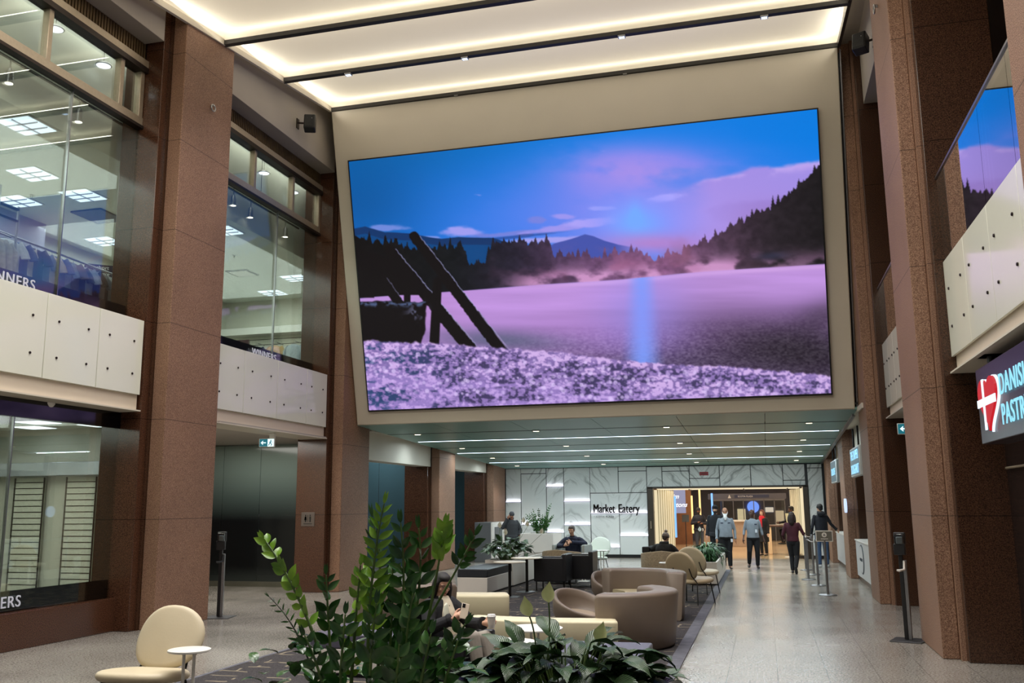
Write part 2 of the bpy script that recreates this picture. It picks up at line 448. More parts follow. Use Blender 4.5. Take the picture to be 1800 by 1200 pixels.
# ================================================================== LUMINOUS CEILING
def mem_mat():
    return mat('light_membrane', (232, 226, 210), .8, emit=((230, 214, 184), .36), noise=(.5, .01))
M_mem = mem_mat()
t0 = None
for i in range(len(BAYS) - 1):
    a, b = BAYS[i], BAYS[i + 1]
    if b < -2: continue
    n = len(BAYS) - 2 - i
    lab = {0: 'luminous ceiling bay directly above the big screen', 1: 'luminous ceiling bay second from the big screen', 2: 'luminous ceiling bay third from the big screen, cut by the top of the frame'}.get(n, 'luminous ceiling bay overhead, out of view')
    t = thing('ceiling_light_bay', lab, 'ceiling light', (-3.58, a, ceil_z(a)), group='luminous ceiling bays')
    dz = SLOPE * (b - a); w_ = 5.46; d = b - a
    mb = MB(); h = .15                                     # tray top with curved edges
    prof = [(0, .03), (.03, .09), (.08, h), (.5, h), (d - .5, h), (d - .08, h), (d - .03, .09), (d, .03)]
    vs = []; fs = []
    xs = [-w_, -w_ + .04, -w_ + .2, -w_ + .5, w_ - .5, w_ - .2, w_ - .04, w_]; zf = [0.3, 1, 1, 1, 1, 1, 1, 0.3]
    for x, q in zip(xs, zf):
        for yy, z in prof: vs.append((x, yy, z * q + SLOPE * yy))
    m_ = len(prof)
    for u in range(len(xs) - 1):
        for v_ in range(m_ - 1): fs.append((u * m_ + v_, u * m_ + v_ + 1, (u + 1) * m_ + v_ + 1, (u + 1) * m_ + v_))
    mb.add(vs, fs); mb.build('membrane', M_mem, t, angle=80)
for i, y in enumerate(BAYS):
    if y < -2: continue
    n = len(BAYS) - 1 - i
    lab = {0: 'dark slot along the top edge of the screen housing', 1: 'dark ceiling slot with small spotlights nearest the screen', 2: 'dark ceiling slot crossing the upper left of the ceiling', }.get(n, 'dark ceiling slot overhead, out of view')
    t = thing('ceiling_slot', lab, 'light track', (-3.58, y, ceil_z(y)), group='dark ceiling slots')
    hw = .055 if n else .045
    MB().box(-5.47, 5.47, -hw, hw, -.05, .03).build('channel', M_slot, t, smooth=False)
    if n == 1:
        for x in DL_X:
            s_ = MB().box(x + 3.58 - .07, x + 3.58 + .07, -.05, .05, -.085, -.05).build('spotlight', M_steel, t, bevel=.006)
            MB().box(x + 3.58 - .05, x + 3.58 + .05, -.035, .035, -.088, -.083).build('lens', emis('lens_glow', (200, 220, 255), 2.5), s_)
    if n == 0:
        for x in (-6, -2.5, 1.2):
            MB().box(x, x + .08, -.05, .05, -.062, -.05).build('clip', M_steel, t)
# perimeter beads of the luminous ceiling
for s, x in ((-1, -9.045), (1, 1.885)):
    mb = MB(); ya, yb = -3.5, 18.0
    z0, z1 = ceil_z(ya), ceil_z(yb)
    mb.add([(x - .03, ya, z0 - .05), (x + .03, ya, z0 - .05), (x + .03, yb, z1 - .05), (x - .03, yb, z1 - .05), (x - .03, ya, z0 + .06), (x + .03, ya, z0 + .06), (x + .03, yb, z1 + .06), (x - .03, yb, z1 + .06)],
           [(0, 3, 2, 1), (4, 5, 6, 7), (0, 1, 5, 4), (1, 2, 6, 5), (2, 3, 7, 6), (3, 0, 4, 7)])
    struct('trim_ceiling_left' if s < 0 else 'trim_ceiling_right', mb, M_beige if s < 0 else M_dark)
for i in range(len(BAYS) - 1):
    a, b = BAYS[i], BAYS[i + 1]
    if b < 8: continue
    c = (a + b) / 2
    for s, x in ((1, -8.98), (-1, 1.82)):
        area('cove_end_light', (x, c, ceil_z(c) + .02), .04, 1.9, 5, WARM, (0, R(180 + s * 52), 0))
# unseen roof slab above everything, put in against light leaks
sbox('ceiling', M_soff, -16, 6, -6, 23.5, 11.45, 11.6, smooth=False)
# flat strips between luminous ceiling and side soffits
sbox('ceiling_left', M_soff, -9.8, -9.08, -4, 25, 10.95, 11.1, smooth=False)
sbox('ceiling_right', M_soff, 1.91, 6, -4, 25, 10.95, 11.1, smooth=False)

# ================================================================== TILTED SCREEN HOUSING
# front plane: y = 18.0 + .2507*(10.7 - z)
def fy(z): return 18.0 + .2507 * (10.7 - z)
XL, XR = -9.04, 1.88
t = thing('screen_housing', 'big beige tilted housing that carries the video screen', 'wall panel', (-3.58, 20, 3.68))
mb = MB()
zt, zb = 10.66, 3.68
yb_ = fy(zb)
mb.prism([(fy(zt) - 20, zt - 3.68), (fy(zb) - 20, 0), (yb_ + .35 - 20, 0), (yb_ + .5 - 20, 7.3)], XL + 3.58, 1.86 + 3.58, axis='x')
mb.build('face_panel', M_beige, t, bevel=.02)
mb = MB(); mb.prism([(fy(zt) + .25 - 20, zt - 3.68), (fy(zb) + .25 - 20, 0.02), (yb_ + .5 - 20, 0.02), (yb_ + .5 - 20, 7.3)], 1.862 + 3.58, 1.90 + 3.58, axis='x'); mb.build('side_reveal', M_black, t)
mb = MB(); mb.prism([(fy(zt) + .1 - 20, zt - 3.68), (fy(zb) + .1 - 20, 0), (fy(zb) + .28 - 20, 0), (fy(zt) + .28 - 20, zt - 3.68)], 1.90 + 3.58, 1.925 + 3.58, axis='x'); mb.build('steel_edge', M_steel, t)
sbox('wall_above_corridor', M_soff, -9.8, 3, 20.7, 20.9, 3.9, 11.4, smooth=False)

# ================================================================== CORRIDOR CEILING
def corr_mat():
    m = mat('corridor_ceiling_glass', (122, 162, 154), .36, spec=.3, noise=(.8, .04))
    return m
M_cor = corr_mat()
ya, yb = 19.78, 32.8
t = thing('corridor_ceiling_panel', 'grey green glossy sloping panel ceiling of the corridor under the screen', 'ceiling panel', (-3.58, 26, 3.5))
edges = [19.8] + [y for y in SLOTS] + [32.8]
for k in range(len(edges) - 1):
    a, b = edges[k] + .06, edges[k + 1] - .06
    if k == 0: a -= .06
    mb = MB()
    for j in range(6):
        x0, x1 = -5.5 + j * 1.835 + .006, -5.5 + (j + 1) * 1.835 - .006
        mb.add([(x0, a - 26, under_z(a) - 3.5), (x1, a - 26, under_z(a) - 3.5), (x1, b - 26, under_z(b) - 3.5), (x0, b - 26, under_z(b) - 3.5),
                (x0, a - 26, under_z(a) - 3.45), (x1, a - 26, under_z(a) - 3.45), (x1, b - 26, under_z(b) - 3.45), (x0, b - 26, under_z(b) - 3.45)],
               [(0, 3, 2, 1), (4, 5, 6, 7), (0, 1, 5, 4), (1, 2, 6, 5), (2, 3, 7, 6), (3, 0, 4, 7)])
    mb.build('glass_panel', M_cor, t, smooth=False)
MB().box(-5.5, 5.5, -6.2, 6.8, .28, .32).build('backing', M_black, t, smooth=False)
M_led = emis('led_white', (214, 236, 255), 3.2)
labs = ['white light line in the corridor ceiling nearest the screen', 'middle white light line of the corridor ceiling', 'white light line of the corridor ceiling nearest the marble wall']
for y, l in zip(STRIPS, labs):
    t = thing('light_line', l, 'ceiling light', (-3.58, y, under_z(y) - .012), group='corridor light lines')
    MB().box(-5.32, 5.38, -.045, .045, 0, .02).build('diffuser', M_led, t, smooth=False)
    MB().box(-5.36, 5.42, -.065, .065, .004, .03).build('frame', M_steel, t, smooth=False)
M_dl = emis('downlight_warm', (255, 240, 200), 5)
for i, y in enumerate(SLOTS):
    t = thing('corridor_slot', ['dark slot in the corridor ceiling nearest the screen', 'dark slot between the first two corridor light lines', 'dark slot between the last two corridor light lines', 'dark slot in the corridor ceiling closest to the marble wall'][i], 'light track', (-3.58, y, under_z(y)), group='corridor ceiling slots')
    MB().box(-5.5, 5.5, -.055, .055, .0, .04).build('channel', M_slot, t, smooth=False)
    for x in (-8.28, -5.24, -2.12, 1.05):
        s_ = MB().box(x + 3.58 - .09, x + 3.58 + .09, -.05, .05, -.02, .0).build('spotlight', M_steel, t)
        MB().box(x + 3.58 - .065, x + 3.58 + .065, -.035, .035, -.024, -.018).build('lens', M_dl, s_)

# side bulkheads along the corridor
sbox('wall_corridor_beam_left', M_white, -9.75, -9.3, 20.75, 32.8, 2.95, 3.7, smooth=False)
sbox('wall_corridor_beam_right', M_white, 2.2, 2.6, 20.2, 32.8, 3.0, 3.7, smooth=False)
sbox('ceiling_corridor_left', M_white, -12.5, -9.1, 20.75, 32.8, 3.62, 3.72, smooth=False)
sbox('ceiling_corridor_right', M_white, 1.9, 4.2, 18.9, 32.8, 3.62, 3.72, smooth=False)
mb = MB()
for xa, xb, za, zb in ((1.86, 1.92, -.05, .05),):
    mb.add([(x, y, under_z(y) + z) for y in (20.5, 32.7) for x in (xa, xb) for z in (za, zb)], [(0, 1, 3, 2), (4, 6, 7, 5), (0, 4, 5, 1), (2, 3, 7, 6), (1, 5, 7, 3), (0, 2, 6, 4)])
struct('trim_corridor_edge', mb, M_steel, smooth=False)

# ================================================================== LEFT SIDE
# outer dark walls behind openings
sbox('wall_left', M_granD, -14.9, -14.7, -6, 33, 0, 3.3, smooth=False)
sbox('wall_left_lobby', mat('lobby_dark', (40, 36, 34), .5, noise=(2, .1)), -12.6, -12.4, 20.2, 32.8, 0, 3.62, smooth=False)
# floor slab and soffit of the upper shop
M_fascia = mat('soffit_fascia', (220, 206, 186), .55, noise=(1, .02))
def left_balcony(y0, y1, joints, label):
    t = thing('balcony_front', label, 'balcony', (-9.35, (y0 + y1) / 2, 3.33), group='white balcony fronts')
    c = (y0 + y1) / 2
    MB().box(-.6, -.05, y0 - c, y1 - c, 0.0, .26).build('fascia', M_fascia, t, bevel=.006)
    MB().box(-.62, .03, y0 - c, y1 - c, -.02, 0).build('drip_edge', M_beige, t)
    js = [y0] + joints + [y1]
    for a, b in zip(js[:-1], js[1:]):
        p = MB().box(-.05, 0, a + .006 - c, b - .006 - c, .24, 1.42).build('glass_panel', M_panelglass, t, bevel=.004)
        for q in (.22, .78):
            yy = a + (b - a) * q - c
            for z in (.55, 1.06):
                MB().lathe([(.018, 0), (.018, .012), (.012, .016)], 8, mtx=Matrix.Rotation(R(90), 3, 'Y'), c=(0, yy, z)).build('standoff_bolt', M_dark, p)
    MB().box(-.4, -.05, y0 - c, y1 - c, .26, 1.30).build('backing', M_white, t, smooth=False)
    return t
left_balcony(7.85, 12.36, [9.15, 10.3, 11.35], 'white glass panelled balcony front at far left, below the near shop window')
left_balcony(14.3, 18.8, [15.35, 16.6, 17.85], 'white glass panelled balcony front above the exit sign, left of the screen')

M_shopwall = mat('shop_wall', (214, 212, 198), .8, noise=(1, .03))
M_shopceil = mat('shop_ceiling', (220, 224, 214), .85, noise=(1, .02))
# upper shop shell
sbox('floor_upper_shop', mat('shop_floor', (150, 145, 140), .4, noise=(4, .1)), -16, -9.95, 4, 23, 4.55, 4.7, smooth=False)
sbox('ceiling_upper_shop', M_shopceil, -16, -10.3, 4, 23, 7.6, 7.72, smooth=False)
sbox('wall_shop_bulkhead', M_shopceil, -10.3, -10.22, 4, 23, 7.6, 9.5, smooth=False)
sbox('ceiling_shop_front', M_shopceil, -10.3, -9.75, 4, 23, 9.45, 9.55, smooth=False)
sbox('wall_shop_back', M_shopwall, -16, -10.2, 22.87, 23, 4.6, 7.7, smooth=False)
sbox('wall_shop_left', M_shopwall, -14.75, -14.6, 4, 23, 4.6, 7.7, smooth=False)
sbox('wall_shop_end', M_shopwall, -16, -9.9, 3.9, 4.0, 0, 9.5, smooth=False)
# window walls
def upper_window(n, y0, y1, mull, joint, label):
    fr = struct('window_%d' % n, MB().box(-9.74, -9.72, y0 + .02, y1 - .02, 4.6, 8.1), M_winglass, smooth=False)
    fr['label'] = label
    x0, x1 = -9.78, -9.66
    mb = MB().box(x0, x1, y0, y1, 8.06, 8.22).box(x0 - .02, x1 + .05, y0, y1, 9.08, 9.22)
    for y in mull: mb.box(x0, x1, y - .045, y + .045, 8.2, 9.1)
    for y in (y0 + .05, y1 - .08): mb.box(x0, x1, y - .05, y + .05, 8.2, 9.1)
    o = mb.build('window_frame', M_bronze, fr, bevel=.008)
    MB().box(x0 - .03, x1 + .06, y0, y1, 9.0, 9.09).box(x0, x1 + .03, y0, y1, 8.02, 8.07).build('frame_shadow_bar', M_dark, fr)
    MB().box(-9.74, -9.72, y0, y1, 8.2, 9.1).build('transom_glass', M_winglass, fr, smooth=False)
    mb = MB(); k = y0
    while k < y1:
        mb.box(-9.70, -9.67, k, k + .04, 9.22, 9.62); k += .065
    mb.box(-9.76, -9.7, y0, y1, 9.2, 9.7); mb.build('ribbed_panel', mat('ribbed_bronze', (118, 98, 70), .45, .7, noise=(3, .3)), fr)
    for y in joint: MB().box(-9.75, -9.71, y - .008, y + .008, 4.6, 8.1).build('glass_joint', M_steel, fr)
    MB().box(-9.80, -9.76, y0, y1, 4.60, 5.03).build('sign_band', mat('band_navy', (14, 12, 26), .3, noise=(1, .1)), fr)
    return fr
w1 = upper_window(1, 7.85, 12.42, [10.27, 11.84], [10.86], 'near upper shop window at far left')
w2 = upper_window(2, 14.25, 18.88, [15.95, 17.55], [17.0], 'upper shop window between the tall pier and the screen')
M_lett = mat('letter_silver', (190, 190, 200), .4, .3, noise=(10, .05), emit=((190, 190, 200), .25))
for fr, y, z, s in ((w1, 9.42, 4.83, .21), (w2, 16.17, 4.82, .20)):
    text_obj('window_lettering', 'WINNERS', s, M_lett, face((-9.70, y, z), (0, 1, 0)), .006, fr, space=1.12)
# ground window of near shop
g1 = struct('window_3', MB().box(-9.74, -9.72, 7.85, 12.42, .5, 3.08), M_winglass, smooth=False)
MB().box(-9.80, -9.75, 7.85, 12.42, .49, .76).build('sign_band', M_blk, g1)
MB().box(-9.76, -9.70, 7.85, 12.42, 3.06, 3.34).build('head_panel', M_blk, g1)
for y in (10.27,): MB().box(-9.75, -9.71, y - .008, y + .008, .5, 3.08).build('glass_joint', M_steel, g1)
text_obj('window_lettering', 'WINNERS', .21, M_lett, face((-9.70, 9.63, .55), (0, 1, 0)), .006, g1, space=1.12)
t = tag(MB().box(-9.95, -9.6, 7.85, 12.45, 0, .49).build('granite_parapet', M_granP, bevel=.01), 'low brown granite parapet under the ground floor shop window', 'parapet')
# ground shop interior
sbox('wall_shop_ground_back', M_shopwall, -14.7, -9.9, 14.5, 14.6, 0, 3.3, smooth=False)
sbox('ceiling_shop_ground', M_shopceil, -14.7, -9.8, 4, 14.6, 3.3, 3.4, smooth=False)
sbox('wall_shop_ground_left', M_shopwall, -14.2, -14.1, 4, 14.6, 0, 3.3, smooth=False)
sbox('trim_soffit_left', M_soff, -14.7, -9.35, 14.6, 20.6, 3.32, 3.36, smooth=False)
def slat_panel(x0, x1, y, label):
    t = thing('display_slatwall', label, 'shelving', (x0, y, 0), group='slatwall panels')
    MB().box(0, x1 - x0, 0, .04, 0, 2.4).build('board', mat('slat_white', (226, 224, 208), .5, noise=(2, .02)), t)
    mb = MB()
    for k in range(19): mb.box(0.02, x1 - x0 - .02, -.006, 0, .36 + k * .108, .375 + k * .108)
    mb.build('grooves', M_dark, t, smooth=False)
    mb = MB(); mb.box(-.02, .01, -.01, 0, 0, 2.4).box(x1 - x0 - .01, x1 - x0 + .02, -.01, 0, 0, 2.4); mb.build('slotted_upright', M_dark, t)
slat_panel(-13.47, -12.83, 14.4, 'white slatwall panel, left of the two in the ground floor shop window')
slat_panel(-12.33, -11.7, 14.4, 'white slatwall panel, right of the two in the ground floor shop window')
t = tag(MB().box(-14.1, -11.2, 14.1, 14.3, 2.42, 2.66).build('light_valance', mat('valance_silver', (190, 195, 205), .25, .6, noise=(1, .2)), bevel=.01), 'silver lit valance running above the white slatwall panels', 'valance')
M_tube = emis('tube_glow', (235, 245, 255), 3.0)
for k, (x, y) in enumerate(((-11.9, 13.1), (-12.7, 13.9), (-11.3, 13.9), (-11.7, 10.6))):
    t = thing('ceiling_troffer', ['slim ceiling light nearest the glass in the ground floor shop', 'slim ceiling light at left over the slatwall panels', 'slim ceiling light at right over the slatwall panels', 'ceiling light deep in the ground floor shop, out of view'][k], 'ceiling light', (x, y, 3.28), group='ground shop ceiling lights')
    MB().box(-.3, .3, -.3, .3, 0, .02).build('frame', M_whitemetal, t)
    MB().box(-.26, .26, -.26, .26, -.008, .0).build('diffuser', M_tube, t)
area('shop_ground_light', (-12, 10.5, 3.2), 3, 5, 170, (.95, 1, .92))
# upper shop lights
def troffer(x, y, label):
    t = thing('ceiling_troffer', label, 'ceiling light', (x, y, 7.59), group='upper shop ceiling lights')
    MB().box(-.32, .32, -.32, .32, 0, .02).build('frame', M_whitemetal, t)
    MB().box(-.29, .29, -.29, .29, -.01, .0).build('diffuser', emis('troffer_glow', (225, 240, 255), 2.2), t)
    mb = MB()
    for k in (-1, 1): mb.box(-.29, .29, k * .1 - .006, k * .1 + .006, -.03, -.01)
    mb.box(-.006, .006, -.29, .29, -.03, -.01); mb.build('louvre', M_steel, t, smooth=False)
for x, y, l in ((-10.58, 10.93, 'big square ceiling light nearest the near shop glass'), (-12.05, 12.68, 'square ceiling light second from the glass, near shop'), (-13.4, 13.8, 'square ceiling light at the left edge of the near shop window'),
                (-13.65, 16.55, 'small far ceiling light above the shirt rail'), (-12.0, 13.87, 'square ceiling light cut by the granite pier, near shop'), (-10.75, 16.6, 'ceiling light beside the track spotlights, second shop window'),
                (-11.28, 20.75, 'ceiling light at the right edge of the second shop window'), (-12.67, 22.06, 'long ceiling light over the far wall of the second shop window'), (-13.2, 18.3, 'ceiling light hidden behind the tall pier'),
                (-11.8, 8.4, 'ceiling light out of view in the near shop')):
    troffer(x, y, l)
area('shop_upper_light', (-12.3, 10.5, 7.5), 3.6, 6, 250, (.9, 1, .95))
area('shop_upper_light', (-12.3, 18.5, 7.5), 3.6, 7, 270, (.9, 1, .95))
area('shop_front_light', (-10.0, 14, 9.4), .35, 15, 80, (1, .97, .9))
def round_light(x, y, z, label):  # atrium lights reflected in the transom glass, built as glowing pendants
    t = thing('reflected_round_light', label, 'ceiling light', (x, y, z), group='round reflected lights')
    MB().lathe([(.02, .05), (.11, .03), (.13, 0), (.125, -.005)], 20).build('shade', M_steel, t)
    MB().lathe([(.11, -.012), (.1, -.012)], 20, c=(0, 0, .004)).build('bulb', emis('reflected_glow', (235, 240, 250), 3), t)
    MB().cyl((0, 0, .05), (0, 0, 9.46 - z), .004, n=6).build('cord', M_dark, t)
for q, l in zip(((10.74, 9.0), (11.82, 8.93), (16.89, 8.9), (18.19, 8.9)), ('left round reflected light in the near shop transom, built as a pendant', 'right round reflected light in the near shop transom, built as a pendant', 'left round reflected light in the second shop transom, built as a pendant', 'right round reflected light in the second shop transom, built as a pendant')):
    round_light(-10.02, q[0], q[1], l)
t = thing('spot_track', 'thin black lighting track along the top of the shop windows', 'light track', (-10.08, 13, 8.15))
MB().box(-.015, .015, -4.5, 5.6, -.0, .03).build('rail', M_black, t)
for y in (8.6, 16.9): MB().cyl((0, y - 13, .03), (0, y - 13, 1.28), .006, n=6).build('hanger', M_black, t)
for y, z, l in ((10.03, 7.9, 'track spotlight at the left edge, near shop'), (11.43, 7.9, 'track spotlight near the pier, near shop'), (15.86, 7.95, 'first track spotlight beside the tall pier, second shop'), (16.52, 7.9, 'second track spotlight, second shop'), (18.0, 7.9, 'third track spotlight, second shop')):
    t = thing('track_spotlight', l, 'spotlight', (-10.08, y, z), group='track spotlights')
    MB().cyl((0, 0, .27), (0, 0, .08), .012, n=8).build('stem', M_steel, t)
    MB().lathe([(.03, .12), (.05, .08), (.055, -.05), (.07, -.1), (.062, -.102)], 16).build('head', M_steel, t)
    MB().lathe([(.055, -.104), (.05, -.106)], 16).build('lamp', emis('spot_glow', (255, 245, 225), 6), t)
# small ceiling details
for x, y, l in ((-12.6, 12.2, 'left'), (-12.9, 13.6, 'mid'), (-11.6, 18.4, 'second shop')):
    tag(MB().lathe([(.05, .02), (.05, 0), (.015, -.01), (.015, -.05), (.03, -.06)], 10, c=(x, y, 7.6)).build('sprinkler_head', M_steel), 'small ceiling sprinkler, ' + {'left': 'near shop, closest to the glass', 'mid': 'near shop, above the shirts', 'second shop': 'in the second shop window'}[l], 'sprinkler')
tag(MB().box(-12.9, -12.2, 14.6, 15.4, 7.57, 7.6).build('ceiling_panel', mat('screen_reflection_blue', (60, 72, 100), .5, noise=(3, .05))), 'dark blue grey patch painted for the screen reflection in the near shop ceiling', 'vent')  # the big screen's reflection, built as a coloured patch
t = thing('ceiling_panel', 'white square ceiling vent in the second shop window', 'vent', (-12.3, 19.9, 7.58))
MB().box(-.3, .3, -.3, .3, 0, .02).build('frame', M_dark, t); MB().box(-.24, .24, -.24, .24, -.012, 0).build('grille', M_whitemetal, t)
tag(MB().box(-14.6, -14.0, 13.6, 15.2, 7.0, 7.6).build('ceiling_bulkhead', mat('bulkhead_lilac', (170, 170, 190), .7, noise=(2, .03))), 'pale boxed bulkhead under the near shop ceiling, above the shirts', 'bulkhead')
tag(MB().box(-14.6, -10.3, 22.45, 22.85, 6.55, 6.75).build('wall_canopy', M_whitemetal, bevel=.01), 'white canopy shelf along the back wall of the second shop', 'canopy')
t = thing('slatwall', 'white slatted display wall behind the hanging coats, second shop', 'shelving', (-12.5, 22.8, 4.7))
MB().box(-2.0, 2.1, 0, .05, 0, 1.85).build('board', MATS['slat_white'], t)
mb = MB()
for k in range(12): mb.box(-2.0, 2.1, -.006, 0, .1 + k * .15, .115 + k * .15)
mb.build('grooves', M_dark, t, smooth=False)

# hanging clothes
def cloth_mat(c): return mat('cloth_%d_%d_%d' % c, c, .85, noise=(14, .15), bump=(22, .3))
def shirt(loc, rz, colr, label, group, long=False, s=1.0):
    t = thing('hanging_shirt' if not long else 'hanging_jacket', label, 'shirt' if not long else 'jacket', loc, rz, group)
    mb = MB()
    L_ = .68 * s
    mb.loft([((0, 0, -.02), (.07, 0, 0), (0, .035, 0)), ((0, 0, -.05), (.16, 0, 0), (0, .05, 0)), ((0, 0, -.10), (.23, 0, 0), (0, .06, 0)), ((0, 0, -.25), (.22, 0, 0), (0, .065, 0)), ((0, 0, -.45), (.22, 0, .0), (.01, .07, 0)), ((0, 0, -L_), (.235, 0, 0), (-.01, .06, 0))], 16, 2.5)
    mb.build('body', cloth_mat(colr), t)
    for k in (-1, 1):
        e = -.62 if long else -.30
        MB().loft([((k * .19, 0, -.07), (.05, 0, .04), (0, .045, 0)), ((k * .27, -.01, -.2), (.06, 0, .03), (0, .05, 0)), ((k * .31, -.02, e), (.065 if not long else .05, 0, .01), (0, .045, 0))], 12).build('sleeve', cloth_mat(colr), t)
    MB().tube([(-.15, 0, -.04), (0, 0, .01), (.15, 0, -.04)], .006, 6).tube([(0, 0, .0), (0, 0, .05), (.02, 0, .075), (0, 0, .09)], .004, 6).build('hanger', M_steel, t)
t = thing('clothes_rail', 'chrome clothes rail carrying short sleeved shirts, near shop', 'clothes rack', (-11.2, 12.6, 4.7))
MB().cyl((0, -1.5, 1.36), (0, 1.6, 1.30), .018, n=10).build('rail', M_steel, t)
for y in (-1.45, 1.55): MB().cyl((0, y, 0), (0, y, 1.42), .02, n=10).build('post', M_steel, t)
cols = [(216, 220, 226), (60, 80, 120), (214, 205, 190), (44, 46, 66), (120, 130, 160), (206, 190, 180), (90, 100, 150), (150, 165, 190), (110, 100, 110), (70, 80, 110), (160, 170, 190), (40, 40, 50), (120, 125, 135), (60, 62, 70), (170, 175, 175), (30, 30, 34)]
cn = ['white', 'blue', 'cream', 'navy', 'slate', 'beige', 'indigo', 'pale blue', 'mauve grey', 'deep blue', 'light grey', 'near black', 'mid grey', 'charcoal', 'silver grey', 'black']
for k in range(16):
    y = 11.35 + k * .165
    shirt((-11.2, y, 5.99 - k * .004), R(random.uniform(-25, 25) + 62), cols[k], '%s short sleeved shirt on the chrome rail, %s' % (cn[k], 'nearest end' if k < 5 else 'middle of the row' if k < 11 else 'far end'), 'shirts on the chrome rail')
for k in range(5):
    shirt((-10.9 - .03 * k, 10.35 + k * .16, 5.88), R(60 + random.uniform(-10, 10)), (222 - 4 * k, 218 - 4 * k, 204 - 4 * k), 'long pale cardigan at the left edge of the near shop, beside the shirt rail', 'pale cardigans', long=True)
t = thing('clothes_rack', 'chrome rack of pale cardigans at the left edge of the near shop', 'clothes rack', (-10.95, 10.7, 4.7))
MB().cyl((0, -.6, 1.27), (-.1, .6, 1.27), .016, n=10).build('rail', M_steel, t)
for y in (-.6, .6): MB().cyl((0, y, 0), (0, y, 1.75), .018, n=10).build('post', M_steel, t)
MB().box(-.02, .02, -.6, .6, 1.5, 1.53).box(-.02, .02, -.6, .6, 1.68, 1.72).build('crossbar', M_dark, t)
for x, c_, l in ((-13.3, (40, 48, 78), 'navy jacket hanging on the far white wall, second shop'), (-12.72, (178, 146, 96), 'tan jacket hanging between the navy and grey ones'), (-12.15, (150, 160, 166), 'pale grey hooded jacket at the right of the second shop window'), (-13.85, (90, 88, 86), 'dark jacket partly behind the black window band, second shop')):
    shirt((x, 22.35, 6.2), 0, c_, l, None, long=True, s=1.05)
    # wall arm
    tag(MB().cyl((x, 22.45, 6.29), (x, 22.8, 6.29), .012, n=8).build('wall_hook', M_steel), 'steel wall arm holding the ' + l.split(' hanging')[0].split(' at ')[0].split(' partly')[0], 'hook')
def flat_sign(name, loc, rz, w_, h_, col, lines, label, tcol=(235, 235, 235), tsize=.1, th=.02, emit=None, cat='sign'):
    """board in the x-z plane, readable from -y"""
    t = thing(name, label, cat, loc, rz)
    MB().box(-w_ / 2, w_ / 2, 0, th, -h_ / 2, h_ / 2).build('board', mat('sign_%d_%d_%d' % col, col, .4, noise=(4, .03)) if not emit else emis('signlit_%d_%d_%d' % col, col, emit), t, bevel=.003)
    k = len(lines)
    for j, s in enumerate(lines):
        if not s: continue
        z = (k / 2 - j - .5) * tsize * 1.15 - tsize * .35
        text_obj('lettering', s, tsize, mat('ink_%d_%d_%d' % tcol, tcol, .5, noise=(3, .01)) if not emit else emis('inklit_%d_%d_%d' % tcol, tcol, 1.2), face((0, -.004, z), (1, 0, 0)), .003, t, align='CENTER')
    return t
flat_sign('rail_sign', (-11.6, 14.05, 6.1), R(40), .62, .34, (40, 36, 60), ['short', 'sleeve', 'tops'], 'dark hanging sign reading short sleeve tops', tsize=.1)
t = flat_sign('price_sign', (-10.78, 10.42, 6.33), R(50), .5, .42, (205, 212, 224), ['', '39.99'], 'white and blue price sign above the cardigans, near shop', tcol=(60, 75, 110), tsize=.16)
MB().box(-.25, .25, -.006, 0, .05, .21).build('header', mat('header_blue', (50, 80, 130), .4, noise=(4, .03)), t)
text_obj('lettering', 'buffalo', .09, mat('ink_235_235_235', (235, 235, 235), .5), face((-.15, -.01, .1), (1, 0, 0)), .002, t)
flat_sign('wall_sign', (-13.55, 21.8, 6.18), 0, .75, .2, (60, 30, 34), ['outerwear'], 'small dark red sign beside the far jackets, second shop', tsize=.09)

# dark frosted glass screen beyond the left opening
def frost_mat():
    m = bpy.data.materials.new('frosted_dark_glass'); m.use_nodes = True
    nt = m.node_tree; N = nt.nodes; L = nt.links; p = N['Principled BSDF']
    tc = N.new('ShaderNodeTexCoord'); sx = N.new('ShaderNodeSeparateXYZ'); L.new(tc.outputs['Object'], sx.inputs[0])
    r = N.new('ShaderNodeValToRGB'); e = r.color_ramp.elements
    mr = N.new('ShaderNodeMapRange'); mr.inputs[1].default_value = 0; mr.inputs[2].default_value = 3.3
    L.new(sx.outputs[2], mr.inputs[0]); L.new(mr.outputs[0], r.inputs[0])
    e[0].position = 0.02; e[0].color = rgb(44, 50, 48); e[1].position = .95; e[1].color = rgb(120, 134, 126)
    for q, c in ((.14, (16, 19, 20)), (.46, (12, 15, 17)), (.62, (66, 78, 75)), (.8, (104, 118, 112))):
        k = e.new(q); k.color = rgb(*c)
    L.new(r.outputs[0], p.inputs['Base Color']); p.inputs['Roughness'].default_value = .1
    p.inputs['Specular IOR Level'].default_value = .6
    return m
M_frost = frost_mat()
t = thing('glass_partition', 'dark frosted glass partition left of the restroom sign', 'glass wall', (-12.0, 19.95, 0))
for k in range(4):
    MB().box(-2.6 + k * 1.0, -1.61 + k * 1.0, 0, .03, .12, 3.3).build('glass_sheet', M_frost, t)
MB().box(-2.6, 1.4, -.01, .04, 0, .12).build('base_rail', mat('base_metal', (120, 118, 105), .3, .7, noise=(3, .1)), t)
for yy, xa, xb, nm in ((26.6, -12.4, -10.4, 'teal glass partition behind the tall green plant'), (32.3, -12.4, -10.4, 'teal glass partition behind the grey kiosk')):
    t = thing('glass_partition', nm, 'glass wall', (xa, yy, 0))
    for k in range(2): MB().box(k * 1.0, k * 1.0 + .985, 0, .03, .05, 3.3).build('glass_sheet', mat('teal_glass', (66, 88, 94), .12, noise=(1, .05)), t)
    MB().box(2.0, 2.1, -.03, .05, 0, 3.3).build('post', M_black, t)
sbox('ceiling_left_lobby', M_soff, -14.7, -9.6, 12.4, 20.9, 3.36, 3.5, smooth=False)

